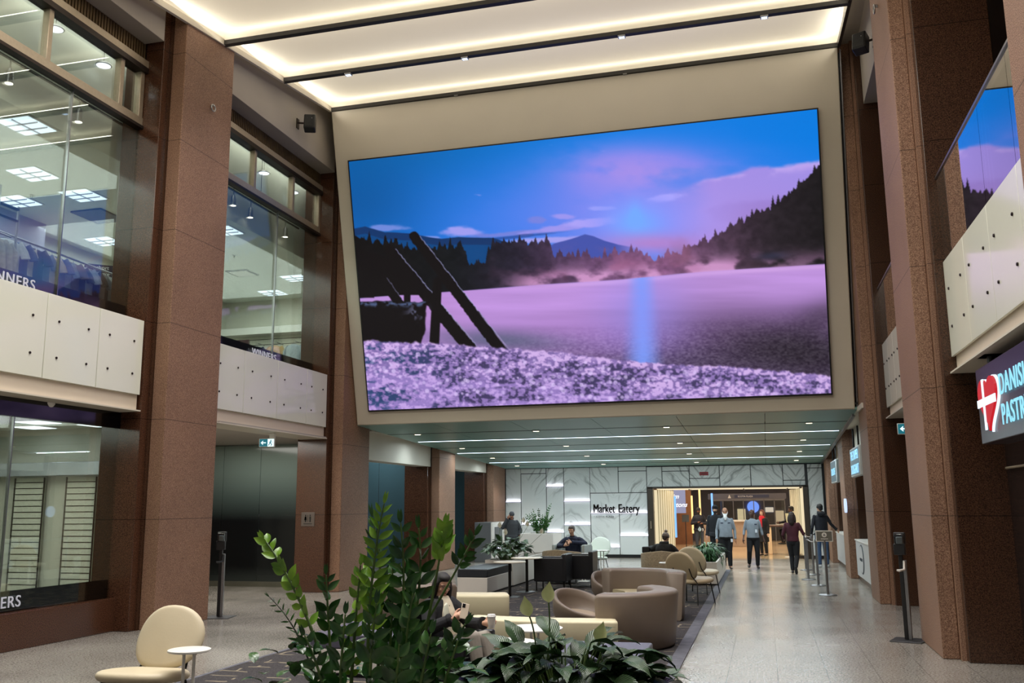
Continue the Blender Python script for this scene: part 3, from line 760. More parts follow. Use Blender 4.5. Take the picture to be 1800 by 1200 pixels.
area('lobby_fill', (-11.2, 17, 3.28), 2.2, 4.2, 110, (1, .96, .88))  # added fill for the dark lobby, no fixture behind it
area('lobby_fill', (-11.2, 26, 3.5), 1.6, 8, 110, COOL)  # same added fill, for the bays beside the corridor
area('eatery_fill', (-.5, 41, 2.7), 7, 10, 190, (1, .86, .68))  # added fill to brighten the eatery interior
# grey soffit boxes high on both sides
sbox('trim_soffit_high_left', M_soff, -9.68, -9.3, -4, 12.35, 9.52, 11.0, bevel=.004)
sbox('trim_soffit_high_left_far', M_soff, -9.68, -9.3, 14.28, 18.8, 9.52, 11.0, bevel=.004)
for i, (a, b) in enumerate(((-4, 5.7), (7.9, 12.0), (14.12, 18.2))):
    sbox('trim_soffit_high_right_%d' % i, M_soff, 2.28, 2.7, a, b, 9.5, 11.0, bevel=.004)
sbox('wall_left_upper', M_granD, -9.9, -9.76, 7.7, 18.9, 9.55, 11.2, smooth=False)

# ================================================================== RIGHT SIDE
sbox('wall_right', M_granD, 4.4, 4.6, 5, 33, 0, 11.3, smooth=False)
sbox('floor_balcony_right', M_soff, 2.5, 4.5, -4, 20.2, 3.4, 3.6, smooth=False)
def right_balcony(y0, y1, n, label):
    c = (y0 + y1) / 2
    t = thing('balcony_front', label, 'balcony', (2.3, c, 3.36), group='white balcony fronts')
    MB().box(0.02, .6, y0 - c, y1 - c, 0.0, .20).build('fascia', M_fascia, t, bevel=.006)
    MB().box(-.06, .9, y0 - c - .02, y1 - c, -.02, 0).build('drip_edge', M_beige, t)
    d = (y1 - y0) / n
    for k in range(n):
        a = y0 + k * d
        p = MB().box(-.03, .0, a + .004 - c, a + d - .004 - c, .18, 1.36).build('glass_panel', M_panelglass, t, bevel=.003)
        for q in (.2, .8):
            for z in (.52, .98):
                MB().lathe([(.018, 0), (.018, .012), (.012, .016)], 8, mtx=Matrix.Rotation(R(-90), 3, 'Y'), c=(-.03, a + d * q - c, z)).build('standoff_bolt', M_dark, p)
    MB().box(0.0, .12, y0 - c, y1 - c, .2, 1.3).build('backing', M_white, t, smooth=False)
    r_ = thing('glass_railing', label.replace('balcony front', 'balcony railing').replace('white panelled', 'clear glass'), 'railing', (2.3, c, 4.72), group='glass railings')
    for k in range(n):
        a = y0 + k * d
        MB().box(-.02, -.005, a + .004 - c, a + d - .004 - c, 0, 1.06).build('glass_sheet', M_railglass, r_)
    MB().box(-.035, .01, y0 - c, y1 - c, 1.06, 1.10).build('handrail', M_steel, r_, bevel=.008)
right_balcony(7.42, 12.02, 4, 'white panelled balcony front at the right edge, above the heart sign')
right_balcony(14.12, 18.24, 6, 'white panelled balcony front between the two right piers')
# ground floor behind right piers
sbox('wall_right_shop', mat('storefront_dark', (34, 26, 24), .12, noise=(2, .1), spec=.6), 2.75, 2.9, 7.85, 12.02, 0, 3.36, smooth=False)
sbox('wall_right_bay', M_granD, 3.2, 3.35, 14.1, 18.3, 0, 3.4, smooth=False)
sbox('wall_right_bay_far', M_granP, 3.3, 3.45, 20, 32.8, 0, 3.62, smooth=False)
sbox('ceiling_right_soffit', M_white, 2.3, 4.4, 7.8, 18.4, 3.36, 3.4, smooth=False)
t = thing('storefront_rail', 'slim brass rail across the dark storefront under the heart sign', 'rail', (2.72, 10, 2.2))
MB().cyl((0, -2, 0), (0, 1.9, 0), .015).build('bar', M_bronze, t)

# ================================================================== MARBLE WALL
def marble_mat():
    m = bpy.data.materials.new('veined_marble'); m.use_nodes = True
    nt = m.node_tree; N = nt.nodes; L = nt.links; p = N['Principled BSDF']
    tc = N.new('ShaderNodeTexCoord')
    sx = N.new('ShaderNodeSeparateXYZ'); L.new(tc.outputs['Object'], sx.inputs[0])
    # book-matched: mirror x every 2.9 m
    pp = N.new('ShaderNodeMath'); pp.operation = 'PINGPONG'; pp.inputs[1].default_value = 1.55
    L.new(sx.outputs[0], pp.inputs[0])
    cb = N.new('ShaderNodeCombineXYZ'); L.new(pp.outputs[0], cb.inputs[0]); L.new(sx.outputs[2], cb.inputs[2])
    last = None
    for sc, wd, rot, amt, dist in ((.50, .055, 38, .72, 7), (.9, .015, 52, .75, 5), (1.6, .012, 25, .4, 4)):
        mp = N.new('ShaderNodeMapping'); mp.inputs['Rotation'].default_value = (0, R(rot), 0); L.new(cb.outputs[0], mp.inputs[0])
        wv = N.new('ShaderNodeTexWave'); wv.inputs['Scale'].default_value = sc; wv.inputs['Distortion'].default_value = dist; wv.inputs['Detail'].default_value = 4; wv.inputs['Detail Scale'].default_value = 1.1
        L.new(mp.outputs[0], wv.inputs[0])
        s = N.new('ShaderNodeMath'); s.operation = 'SUBTRACT'; s.inputs[1].default_value = .5; L.new(wv.outputs['Fac'], s.inputs[0])
        ab = N.new('ShaderNodeMath'); ab.operation = 'ABSOLUTE'; L.new(s.outputs[0], ab.inputs[0])
        mr = N.new('ShaderNodeMapRange'); mr.inputs[1].default_value = 0; mr.inputs[2].default_value = wd * 4.5; mr.inputs[3].default_value = amt; mr.inputs[4].default_value = 0
        L.new(ab.outputs[0], mr.inputs[0])
        if last is None: last = mr.outputs[0]
        else:
            mxx = N.new('ShaderNodeMath'); mxx.operation = 'MAXIMUM'; L.new(last, mxx.inputs[0]); L.new(mr.outputs[0], mxx.inputs[1]); last = mxx.outputs[0]
    n2 = N.new('ShaderNodeTexNoise'); n2.inputs['Scale'].default_value = .9; L.new(tc.outputs['Object'], n2.inputs['Vector'])
    g = N.new('ShaderNodeMapRange'); g.inputs[1].default_value = .46; g.inputs[2].default_value = .60; L.new(n2.outputs[0], g.inputs[0])
    mu = N.new('ShaderNodeMath'); mu.operation = 'MULTIPLY'; L.new(last, mu.inputs[0]); L.new(g.outputs[0], mu.inputs[1])
    mx = N.new('ShaderNodeMix'); mx.data_type = 'RGBA'; L.new(mu.outputs[0], mx.inputs['Factor'])
    mx.inputs[6].default_value = rgb(218, 221, 218); mx.inputs[7].default_value = rgb(110, 112, 108)
    L.new(mx.outputs[2], p.inputs['Base Color']); p.inputs['Roughness'].default_value = .22
    return m
M_marble = marble_mat()
MY = 32.8
sbox('wall_marble_backing', M_black, -9.3, -3.93, MY + .06, MY + .2, 0, 3.25, smooth=False)
sbox('wall_marble_backing_top', M_black, -3.93, 1.4, MY + .06, MY + .2, 2.36, 3.25, smooth=False)
sbox('wall_marble_backing_right', M_black, 1.4, 3.3, MY + .06, MY + .2, 0, 3.25, smooth=False)
sbox('baseboard_marble', M_black, -9.2, -3.95, MY + .02, MY + .06, 0, .1, smooth=False)
t = thing('marble_cladding', 'white grey veined marble panel wall with glowing ledges beside the eatery entrance', 'wall panels', (-3.6, MY, 0))
X = [-9.1, -8.52, -7.58, -6.94, -5.98, -4.96, -3.96]
P_ = []  # x0,x1,z0,z1,lit
def cA(i, zs, lit):
    for (a, b), l in zip(zip(zs[:-1], zs[1:]), lit): P_.append((X[i], X[i + 1], b, a, l))
cA(0, [3.14, 1.94, .1], [1, 0])
cA(1, [3.14, 2.95, 1.14, .1], [0, 1, 0])
cA(2, [3.14, 2.48, .86, .1], [1, 1, 0])
cA(3, [3.14, 1.94, 1.12, .1], [1, 1, 0])
cA(4, [3.14, 2.23], [0])
cA(5, [3.14, 2.98, 2.23], [0, 0])
P_.append((X[4], X[6], 1.52, 2.23, 1))
cA(4, [1.52, .35, .1], [1, 0])
cA(5, [1.52, .74, .1], [1, 0])
XX = [-3.96, -3.42, -2.48, -1.46, -.42, .63, 1.35, 1.9]
for i, z in enumerate((None, 2.95, 2.69, None, None, 2.58)):
    if z is None: P_.append((XX[i], XX[i + 1], 2.41, 3.12, 0))
    else: P_.append((XX[i], XX[i + 1], 2.41, z, 0)); P_.append((XX[i], XX[i + 1], z, 3.12, 0))
P_.append((1.42, 1.9, .1, 2.98, 0)); P_.append((1.42, 1.9, 2.98, 3.12, 0))
M_ledge = emis('ledge_glow', (232, 230, 255), 1.5)
for k, (x0, x1, z0, z1, l) in enumerate(P_):
    g = .012
    dy = 0 if not l else .045
    p = MB().box(x0 + g + 3.6, x1 - g + 3.6, dy, .06, z0 + g, z1 - g).build('marble_panel', M_marble, t, bevel=.003)
    if l: area('ledge_area_light', ((x0 + x1) / 2, MY + .018, z0 + .03), x1 - x0 - .06, .03, 1.1 * (x1 - x0), (.9, .9, 1), (R(168), 0, 0))
    if l: MB().box(x0 + g + 3.6, x1 - g + 3.6, -.0, dy - .004, z0 + .002, z0 + .02).build('ledge_light', M_ledge, p)
# object coordinates of children panels start at the panel parent, so veins run on across panels
for s, x, z, sz, b, nm in (('Market Eatery', -5.88, 1.52, .43, 0, 'letters'),):
    t = thing('wall_lettering', 'large black Market Eatery lettering on the marble wall', 'sign', (x, MY - .03, z))
    for part, xo in (('Market', 0), ('Eatery', .885)):
        text_obj('word', part, sz, M_blk, face((xo, 0, 0.02), (1, 0, 0)), .02, t, sx=.62 if part == 'Market' else .68, bold=b, fat=.016)
t = thing('wall_lettering', 'small grey Scotia Plaza lettering under the large black words', 'sign', (-5.86, MY - .005, 1.38))
text_obj('word', '* SCOTIA', .085, mat('ink_grey', (70, 70, 72), .5, noise=(3, .02)), face((0, 0, 0), (1, 0, 0)), .004, t, space=1.15, sx=.95)
text_obj('word', 'PLAZA', .085, mat('ink_grey', (70, 70, 72), .5), face((.43, 0, 0), (1, 0, 0)), .004, t, space=1.25, bold=.002, sx=.95)
t = thing('fire_sign', 'small red sign on the marble wall above the eatery entrance', 'sign', (-1.98, MY - .02, 2.85))
MB().box(-.15, .15, 0, .02, -.06, .06).build('plate', mat('sign_red', (150, 20, 28), .4, noise=(3, .05)), t, bevel=.003)
MB().box(-.1, .1, -.004, 0, -.02, -.008).box(-.08, .08, -.004, 0, .012, .022).build('lettering', mat('ink_dark', (60, 10, 14), .5, noise=(3, .05)), t)

# entrance portal
MF = mat('portal_frame', (74, 66, 58), .35, .6, noise=(6, .08))
t = thing('entrance_frame', 'dark bronze frame around the wide eatery entrance', 'door frame', (-1.25, MY - .06, 0))
MB().box(-2.69, -2.5, 0, .25, 0, 2.4).build('jamb', MF, t, bevel=.006)
MB().box(2.50, 2.66, 0, .25, 0, 2.4).build('jamb', MF, t, bevel=.006)
MB().box(-2.69, 2.66, 0, .25, 2.36, 2.41).build('head', MF, t, bevel=.004)
MB().cyl((-2.6, -.04, 1.0), (-2.6, -.04, 1.25), .015).build('door_pull', M_bronze, t)
# glowing ribbed curtain walls inside the portal
M_glow = emis('curtain_glow', (244, 226, 186), .72)
M_rib = mat('curtain_rib', (200, 188, 160), .5, noise=(8, .05))
for nm, x0, x1, s in (('left', -3.74, -3.30, 1), ('right', 1.24, .98, -1)):
    t = thing('glowing_curtain', 'warm glowing ribbed curtain wall at the %s side of the entrance' % nm, 'light wall', (x0, MY + .2, 0))
    mb = MB(); n = 9; L_ = 2.1
    for k in range(n + 1):
        pass
    # pleated sheet running back into the eatery
    vs = []; fs = []; m_ = n * 4
    for k in range(m_ + 1):
        f = k / m_; yy = f * (2.6 if s > 0 else 5.0); xx = (x1 - x0) * f + .05 * math.sin(k * PI / 2) * 1
        vs += [(xx, yy, .1), (xx, yy, 2.32)]
    for k in range(m_): fs.append((2 * k, 2 * k + 2, 2 * k + 3, 2 * k + 1))
    MB().add(vs, fs).build('pleats', M_glow, t, smooth=False, fixn=False)
    mb = MB()
    for k in range(1, n):
        f = k / n; yy = f * (2.6 if s > 0 else 5.0); xx = (x1 - x0) * f
        mb.box(xx - .02 + s * .05, xx + .02 + s * .05, yy - .015, yy + .015, .05, 2.34)
    mb.build('ribs', M_rib, t)
    MB().box(0, x1 - x0, 0, .05, 0, .1).build('plinth', MF, t)
t = thing('glowing_canopy', 'warm glowing ceiling strip just inside the eatery entrance', 'ceiling light', (-1.25, MY + .3, 2.3))
MB().box(-2.4, 2.4, 0, 1.6, .03, .06).build('diffuser', emis('canopy_glow', (255, 236, 196), .75), t)
for x in (-1.3, .55, 2.0): MB().box(x, x + .03, 0, 1.6, .0, .035).build('rib', MF, t)
area('portal_light', (-1.25, MY + 1.6, 2.3), 4.4, 2.2, 55, (1, .86, .62))

# ================================================================== EATERY BEYOND
M_wood = mat('warm_wood', (150, 108, 78), .5, noise=(3, .15))
M_grayw = mat('grey_interior', (132, 146, 178), .6, noise=(1, .05))
sbox('ceiling_eatery', mat('eatery_ceiling', (170, 140, 116), .7, noise=(1, .04)), -12, 8, 34.4, 60, 2.75, 2.85, smooth=False)
sbox('wall_eatery_back', M_grayw, -6, 8, 50, 50.2, 0, 2.8, smooth=False)
sbox('wall_eatery_left', M_wood, -5.2, -5.05, 35.5, 50, 0, 2.8, smooth=False)
sbox('wall_eatery_side', MATS['warm_wood'], -4.9, -3.3, 44, 44.2, 0, 2.8, smooth=False)
sbox('wall_eatery_right', mat('right_tile', (110, 84, 62), .4, noise=(3, .1)), 5.4, 5.6, 33, 50, 0, 2.8, smooth=False)
sbox('wall_marble_side', M_marble, -5.0, -4.2, 38.6, 38.7, 0, 1.9, smooth=False)
for x, y in ((-3, 36.5), (0.3, 36.5), (-2.6, 41), (.6, 41), (2.6, 41), (-1, 46), (2, 46)):
    spot('eatery_downlight', (x, y, 2.72), 130, (1, .84, .62), 120, .8)
# brand screen and menu edge light
t = flat_sign('menu_screen', (-3.55, 39.2, 1.93), 0, .78, .95, (150, 150, 178), [], 'lit lilac menu screen with white script lettering inside the entrance', emit=.75, cat='screen')
MB().cyl((-.3, .01, .47), (-.3, .01, .82), .01).build('hanger', M_black, t); MB().cyl((.3, .01, .47), (.3, .01, .82), .01).build('hanger', M_black, t)
for j, s in enumerate(('Tim', 'ortons')):
    text_obj('lettering', s, .26, emis('inklit_white', (250, 250, 255), 1.0), face((-.3 if j == 0 else -.27, -.01, .12 - .34 * j), (1, 0, 0)), .004, t, shear=.35, bold=.004)
t = thing('hanging_display', 'slim black hanging display seen edge on with a bright blue side', 'screen', (-3.38, 36.4, 1.4))
MB().box(-.10, .0, 0, .1, -.95, .8).build('case', M_black, t); MB().cyl((-.05, .05, .8), (-.05, .05, 1.35), .012).build('hanger', M_black, t); MB().box(0.0, .07, -.01, .09, -.83, .72).build('lit_edge', emis('blue_edge', (110, 170, 255), 1.2), t)
t = thing('light_column', 'thin cool blue light strip on the wall behind the guards', 'light', (-2.35, 44, 1.7)); MB().box(-.04, .04, 0, .05, -.6, .6).build('strip', emis('blue_strip', (120, 175, 255), 1.3), t)
for x, y, z0, z1, l in ((-3.25, 43.8, .5, 2.2, 'warm vertical light strip on the wood wall, left one'), (-2.85, 43.2, 1.2, 2.5, 'warm vertical light strip on the wood wall, right one')):
    t = thing('light_column', l, 'light', (x, y, z0)); MB().box(-.04, .04, 0, .05, 0, z1 - z0).build('strip', emis('warm_strip', (255, 205, 130), 1.4), t)
t = thing('order_counter', 'pale wood service counter behind the guards', 'counter', (-1.9, 41.6, 0))
MB().box(-.9, 1.1, 0, .8, 0, 1.05).build('front', mat('pale_wood', (170, 150, 132), .5, noise=(4, .1)), t, bevel=.01); MB().box(-.95, 1.15, -.05, .85, 1.05, 1.12).build('worktop', M_whitemetal, t, bevel=.01)
t = thing('bar_table', 'high bar table with a warm end panel beside the seated man', 'table', (.4, 35.9, 0))
MB().box(-.35, -.23, -.35, .35, 0, .98).build('end_panel', mat('end_panel_cream', (235, 205, 170), .5, noise=(3, .03)), t, bevel=.01)
MB().box(-.35, 1.4, -.4, .4, .98, 1.04).build('tabletop', mat('table_walnut', (90, 64, 50), .4, noise=(4, .15)), t, bevel=.01); MB().box(1.25, 1.35, -.3, .3, 0, .98).build('leg', MATS['table_walnut'], t)
t = thing('overhead_sign_beam', 'long grey directional sign beam hanging over the far corridor', 'sign', (-.8, 44.5, 2.15))
MB().box(-1.75, 1.75, 0, .12, -.13, .13).build('board', mat('beam_grey', (96, 96, 104), .4, noise=(2, .05)), t)
MB().box(-.55, 1.0, -.006, 0, -.07, .07).build('panel', mat('beam_blue', (60, 66, 92), .4, noise=(2, .05)), t)
text_obj('lettering', 'SCOTIA PLAZA', .1, mat('ink_235_235_235', (235, 235, 235), .5), face((-.4, -.012, -.035), (1, 0, 0)), .003, t)
MB().prism([(-.85, -.08), (-.7, -.08), (-.775, .09)], -.01, 0, axis='y').build('arrow', M_whitemetal, t)
def exit_sign(loc, rz, label, arrow=-1, mount='ceiling', s=1.0, top=.2):
    t = thing('exit_sign', label, 'exit sign', loc, rz)
    G = emis('exit_green', (0, 96, 110), .9); W_ = emis('exit_white', (214, 245, 250), 1.1)
    MB().box(-.16 * s, .16 * s, 0, .05, -.085 * s, .085 * s).build('case', M_whitemetal, t, bevel=.004)
    MB().box(-.15 * s, .02 * s, -.004, 0, -.075 * s, .075 * s).build('arrow_field', G, t)
    MB().box(.02 * s, .15 * s, -.004, 0, -.075 * s, .075 * s).build('door_field', W_, t)
    a = arrow; cx = -.065 * s
    MB().prism([(cx + a * .06 * s, 0), (cx + a * .01 * s, .045 * s), (cx + a * .01 * s, .022 * s), (cx + a * .02 * s, .01 * s), (cx - a * .05 * s, .01 * s), (cx - a * .05 * s, -.01 * s), (cx + a * .02 * s, -.01 * s), (cx + a * .01 * s, -.022 * s), (cx + a * .01 * s, -.045 * s)], -.008, -.004, axis='y').build('arrow', W_, t)
    mb = MB(); q = .085 * s
    mb.ell((q + .005, -.007, .045 * s), (.013 * s, .003, .013 * s), 10, 6)
    for p0, p1, r_ in (((q, .03), (q - .01, -.005), .011), ((q - .01, -.005), (q + .025, -.03), .008), ((q + .025, -.03), (q + .01, -.06), .007), ((q - .01, -.005), (q - .03, -.03), .008), ((q - .03, -.03), (q - .045, -.055), .007), ((q, .025), (q + .035, .01), .006), ((q, .025), (q - .03, .005), .006)):
        mb.tube([(p0[0] * 1, -.006, p0[1] * s), (p1[0], -.006, p1[1] * s)], r_ * s, 6)
    mb.build('running_figure', G, t)
    if mount == 'ceiling':
        MB().box(.05, .16, -.0, .06, .085 * s, .085 * s + .11).box(.09, .12, .01, .04, .085 * s + .11, top).build('bracket', M_whitemetal, t, bevel=.004)
    return t
exit_sign((-9.66, 16.8, 3.11), R(8), 'lit green exit sign hanging under the left balcony', s=1.0, top=.24)
exit_sign((2.42, 16.9, 3.05), R(-6), 'green exit sign half hidden by the right granite pier', s=1.1, top=.31)
exit_sign((-.9, 36.5, 2.43), 0, 'exit sign hanging in the middle of the eatery entrance', s=.9, top=.32)
exit_sign((1.6, 44.3, 2.35), 0, 'blue exit sign at the far right inside the eatery', s=1.3, top=.40)
# glass cases and bright bits far behind
t = thing('glass_storefront', 'far glass storefront with metal mullions behind the guards', 'storefront', (-.8, 48.5, 0))
mb = MB()
for k in range(8): mb.box(-1.75 + k * .5 - .02, -1.75 + k * .5 + .02, 0, .05, 0, 2.0)
mb.box(-1.75, 1.75, 0, .05, 1.96, 2.04); mb.build('mullions', M_steel, t)
MB().box(-1.75, 1.75, .02, .03, 0, 2).build('pane', M_dooglass, t)
for k, (x, z, c_) in enumerate(((-.6, 1.65, (110, 150, 255)), (.2, 1.5, (250, 240, 230)), (-1.2, 1.2, (240, 225, 190)), (.7, 1.1, (220, 200, 170)))):
    t = thing('backlit_panel', ['round blue lit disc seen far between the guards', 'white lit slanted panel far behind the guards', 'pale lit shelf panel far left of the guards', 'pale lit panel far right behind the guard'][k], 'light', (x, 49.96, z))
    if k == 0: MB().lathe([(.3, 0), (.3, .03)], 20, mtx=Matrix.Rotation(R(90), 3, 'X')).build('disc', emis('far_blue', c_, 1.1), t)
    else: MB().box(-.2, .2, 0, .05, -.35 if k > 1 else -.12, .35 if k > 1 else .12).build('panel', emis('far_glow_%d' % k, c_, .6), t)
for x, l in ((-2.95, 'left'),):
    t = thing('sign_stand', 'black lectern style stand inside the entrance at left', 'sign stand', (x, 36.2, 0))
    MB().cyl((0, 0, 0), (0, 0, 1.2), .015).build('post', M_black, t); MB().lathe([(.18, 0), (.18, .015), (.02, .03)], 20).build('base', M_black, t)
    MB().box(-.13, .13, -.02, 0, 0, .28).build('plate', M_black, t).matrix_local = Matrix.Translation((0, 0, 1.15)) @ Matrix.Rotation(R(-20), 4, 'X')
t = thing('sign_stand', 'white pedestal sign stand in front of the seated man', 'sign stand', (.75, 33.9, 0))
MB().cyl((0, 0, 0), (0, 0, 1.25), .022).build('post', M_whitemetal, t); MB().lathe([(.2, 0), (.2, .015), (.03, .03)], 20).build('base', M_whitemetal, t)
o = MB().box(-.12, .12, -.015, 0, -.16, .16).build('plate', mat('stand_cream', (225, 210, 170), .5, noise=(3, .03)), t); o.matrix_local = Matrix.Translation((.03, 0, 1.32)) @ Matrix.Rotation(R(25), 4, 'Z') @ Matrix.Rotation(R(-15), 4, 'X')

# ================================================================== THE VIDEO SCREEN
def paint_screen(W=800, Hh=450):
    """lake scene as rows x cols x 3 sRGB 0..1, row 0 = top. Coordinates X, Y run over a 1800 x 1186 sketch of the picture."""
    rng = np.random.default_rng(5)
    def noise(fx, fy, oct_=4, seed=0, X=None, Y=None):
        g = np.random.default_rng(seed); out = 0; amp = 1; tot = 0
        for o in range(oct_):
            n = 256; T = g.random((n, n))
            x = X * fx * 2 ** o + o * 17.3; y = Y * fy * 2 ** o + o * 9.1
            xi = np.floor(x).astype(int); yi = np.floor(y).astype(int); a = x - xi; b = y - yi
            a = a * a * (3 - 2 * a); b = b * b * (3 - 2 * b)
            v = (T[yi % n, xi % n] * (1 - a) * (1 - b) + T[yi % n, (xi + 1) % n] * a * (1 - b) + T[(yi + 1) % n, xi % n] * (1 - a) * b + T[(yi + 1) % n, (xi + 1) % n] * a * b)
            out = out + v * amp; tot += amp; amp *= .5
        return out / tot
    src = np.array([[0, 0], [1, 0], [1, 1], [0, 1]], float)
    dst = np.array([[34, 224], [1711, 21], [1757, 1054], [100, 1112]], float)
    A = []; b = []
    for (u, v), (x, y) in zip(src, dst):
        A.append([u, v, 1, 0, 0, 0, -u * x, -v * x]); b.append(x)
        A.append([0, 0, 0, u, v, 1, -u * y, -v * y]); b.append(y)
    h = np.append(np.linalg.solve(np.array(A), np.array(b)), 1).reshape(3, 3)
    u, v = np.meshgrid((np.arange(W) + .5) / W, (np.arange(Hh) + .5) / Hh)
    q = h @ np.stack([u.ravel(), v.ravel(), np.ones(u.size)]); X = (q[0] / q[2]).reshape(u.shape); Y = (q[1] / q[2]).reshape(u.shape)
    N = lambda fx, fy, o=4, s=0: noise(fx, fy, o, s, X, Y)
    img = np.zeros(X.shape + (3,))
    c = lambda *a: np.array(a, float) / 255
    def S(a, b_, x): t_ = np.clip((x - a) / (b_ - a), 0, 1); return t_ * t_ * (3 - 2 * t_)
    def over(col, m):
        nonlocal img
        m = np.clip(m, 0, 1)[..., None]; img = img * (1 - m) + np.asarray(col) * m
    def gauss(cx, cy, sx, sy, ang=0):
        a = R(ang); dx = X - cx; dy = Y - cy
        return np.exp(-((dx * math.cos(a) + dy * math.sin(a)) ** 2 / sx ** 2 + (-dx * math.sin(a) + dy * math.cos(a)) ** 2 / sy ** 2))
    # sky
    t_ = np.clip((X - 34) / 1700, 0, 1)[..., None]
    top = c(4, 98, 170) * (1 - S(0, .6, t_)) + c(4, 122, 222) * S(0, .6, t_)
    low = c(26, 116, 216) * (1 - S(0, .5, t_)) + c(70, 128, 238) * S(0, .5, t_)
    vy = S(0, 1, (Y - 120) / 330)[..., None]
    img = top * (1 - vy) + low * vy
    dark = gauss(60, 380, 260, 200); over(c(6, 72, 130), dark * .6)
    n1 = N(.004, .010, 5, 1); n2 = N(.012, .02, 4, 2); n3 = N(.02, .05, 4, 3)
    # violet veil rising in the middle
    veil = np.clip(gauss(1090, 340, 430, 165, -6) * 1.15 + gauss(1060, 240, 260, 90) * .6, 0, 1) * (.55 + .45 * S(.3, .6, n1))
    over(c(112, 132, 238), veil)
    over(c(184, 146, 228), gauss(1065, 260, 240, 84, 4) * .72 * S(.22, .6, n1 * .6 + n2 * .4))
    # mauve cloud mass on the right, upper edge rising to the right
    edge = np.interp(X, [900, 1100, 1250, 1300, 1380, 1450, 1470, 1540, 1620, 1711, 1760], [470, 360, 300, 275, 262, 246, 236, 232, 216, 200, 190]) + (n2 - .5) * 34
    m = S(-6, 14, Y - edge) * S(1120, 1330, X + (n1 - .5) * 120)
    over(c(166, 142, 226), m * .95)
    over(c(132, 108, 190), m * S(30, 140, Y - edge) * S(.42, .6, n1) * .5)
    over(c(206, 178, 242), m * np.exp(-((Y - edge - 8) / 18) ** 2) * .6 * S(.4, .6, n2))
    over(c(176, 150, 232), gauss(1330, 440, 330, 120) * .75)
    over(c(150, 112, 176), gauss(1560, 440, 160, 80) * .5)
    # small clouds
    for cx, cy, sx, sy, a, col in ((170, 460, 100, 12, 1, (120, 140, 220)), (430, 474, 72, 20, 0, (170, 160, 240)), (640, 476, 230, 12, -5, (120, 130, 216)), (800, 455, 170, 14, -8, (160, 150, 236)),
                                  (790, 416, 50, 12, 0, (160, 150, 236)), (700, 428, 40, 14, 0, (120, 130, 220)), (940, 386, 62, 8, -2, (160, 165, 248)), (910, 435, 100, 20, -6, (178, 165, 245)), (1165, 345, 80, 20, -8, (186, 176, 255)), (740, 500, 170, 14, -3, (170, 165, 240)), (320, 492, 40, 6, 4, (130, 150, 230))):
        g_ = gauss(cx, cy, sx, sy, a); over(c(*col), S(.25, .75, g_ + (n3 - .5) * .75) * .9)
    over(c(30, 60, 130), S(.3, .8, gauss(620, 490, 210, 8, -6) + (n3 - .5) * .5) * .6)
    # sun glow
    over(c(150, 146, 246), gauss(1080, 430, 200, 110) * .8); over(c(124, 150, 255), gauss(1060, 440, 130, 90) * .7); over(c(116, 168, 255), np.clip(gauss(1055, 440, 84, 56) * .95 + gauss(1050, 400, 26, 46) * .5, 0, 1))
    over(c(190, 130, 200), gauss(1120, 510, 210, 34) * .75)
    # far ridges
    ridge = np.interp(X, [34, 50, 90, 160, 250, 300, 360, 420, 540, 600, 700, 760], [470, 460, 452, 474, 476, 486, 496, 490, 492, 510, 530, 560]) + (n2 - .5) * 6
    over(c(22, 54, 104), S(0, 3, Y - ridge) * S(780, 560, X)); over(c(12, 84, 150), S(0, 3, Y - ridge - 26) * S(700, 480, X) * .55)
    ridge2 = np.interp(X, [700, 760, 820, 870, 900, 940, 990, 1100], [545, 512, 496, 478, 484, 500, 516, 535]) + (n2 - .5) * 6
    over(c(70, 84, 170), S(0, 3, Y - ridge2) * S(700, 760, X) * S(1080, 960, X))
    # forest silhouettes with spiky tops
    def spikes(p, amp, seed):
        n = 4000; g = np.random.default_rng(seed); hs = g.random(n)
        k = X / p; i = np.floor(k).astype(int) % n; f = np.abs(k - np.floor(k) - .5) * 2
        k2 = X / (p * 1.7) + .37; i2 = (np.floor(k2).astype(int) + 999) % n; f2 = np.abs(k2 - np.floor(k2) - .5) * 2
        return np.maximum(hs[i] * (1 - f), .8 * hs[i2] * (1 - f2)) * amp
    forest = np.interp(X, [34, 60, 110, 200, 260, 330, 360, 440, 455, 515, 530, 560, 640, 740, 755, 830, 900, 985, 1010, 1060, 1120, 1160, 1215, 1240, 1300, 1400, 1440, 1500, 1560, 1650, 1700, 1760],
                       [470, 474, 495, 510, 524, 530, 518, 520, 580, 575, 520, 500, 498, 498, 545, 550, 548, 540, 532, 530, 556, 545, 535, 505, 500, 440, 420, 388, 360, 282, 225, 180])
    top_ = forest + 20 - spikes(19, 44, 11) - spikes(9, 12, 12) + (n2 - .5) * 16
    shore = np.interp(X, [34, 100, 430, 700, 1000, 1300, 1757], [716, 708, 684, 662, 642, 612, 583])
    fm = S(-1, 2, Y - top_) * S(2, -1, Y - shore)
    fcol = np.zeros(X.shape + (3,))
    for k, ch in enumerate(zip((20, 26, 46, 92, 62, 38, 26), )): pass
    xs = [34, 400, 620, 900, 1150, 1350, 1550, 1757]
    for ch, vals in enumerate(((20, 20, 36, 92, 122, 70, 38, 24), (17, 22, 32, 64, 80, 52, 32, 22), (18, 26, 46, 96, 118, 70, 38, 24))):
        fcol[..., ch] = np.interp(X, xs, vals) / 255
    fcol *= (.82 + .5 * N(.05, .06, 4, 21))[..., None]
    img = img * (1 - fm[..., None]) + fcol * fm[..., None]
    # mist rising from the water
    mist = np.exp(-((Y - shore + 6) / 42) ** 2) * S(.34, .62, N(.011, .02, 5, 31)) * S(500, 760, X) * (1 - .6 * S(1300, 1600, X))
    over(c(206, 150, 200), np.clip(mist * 1.15, 0, .95))
    over(c(160, 100, 140), gauss(960, 590, 330, 50) * S(.42, .66, N(.009, .014, 5, 32)) * .7)
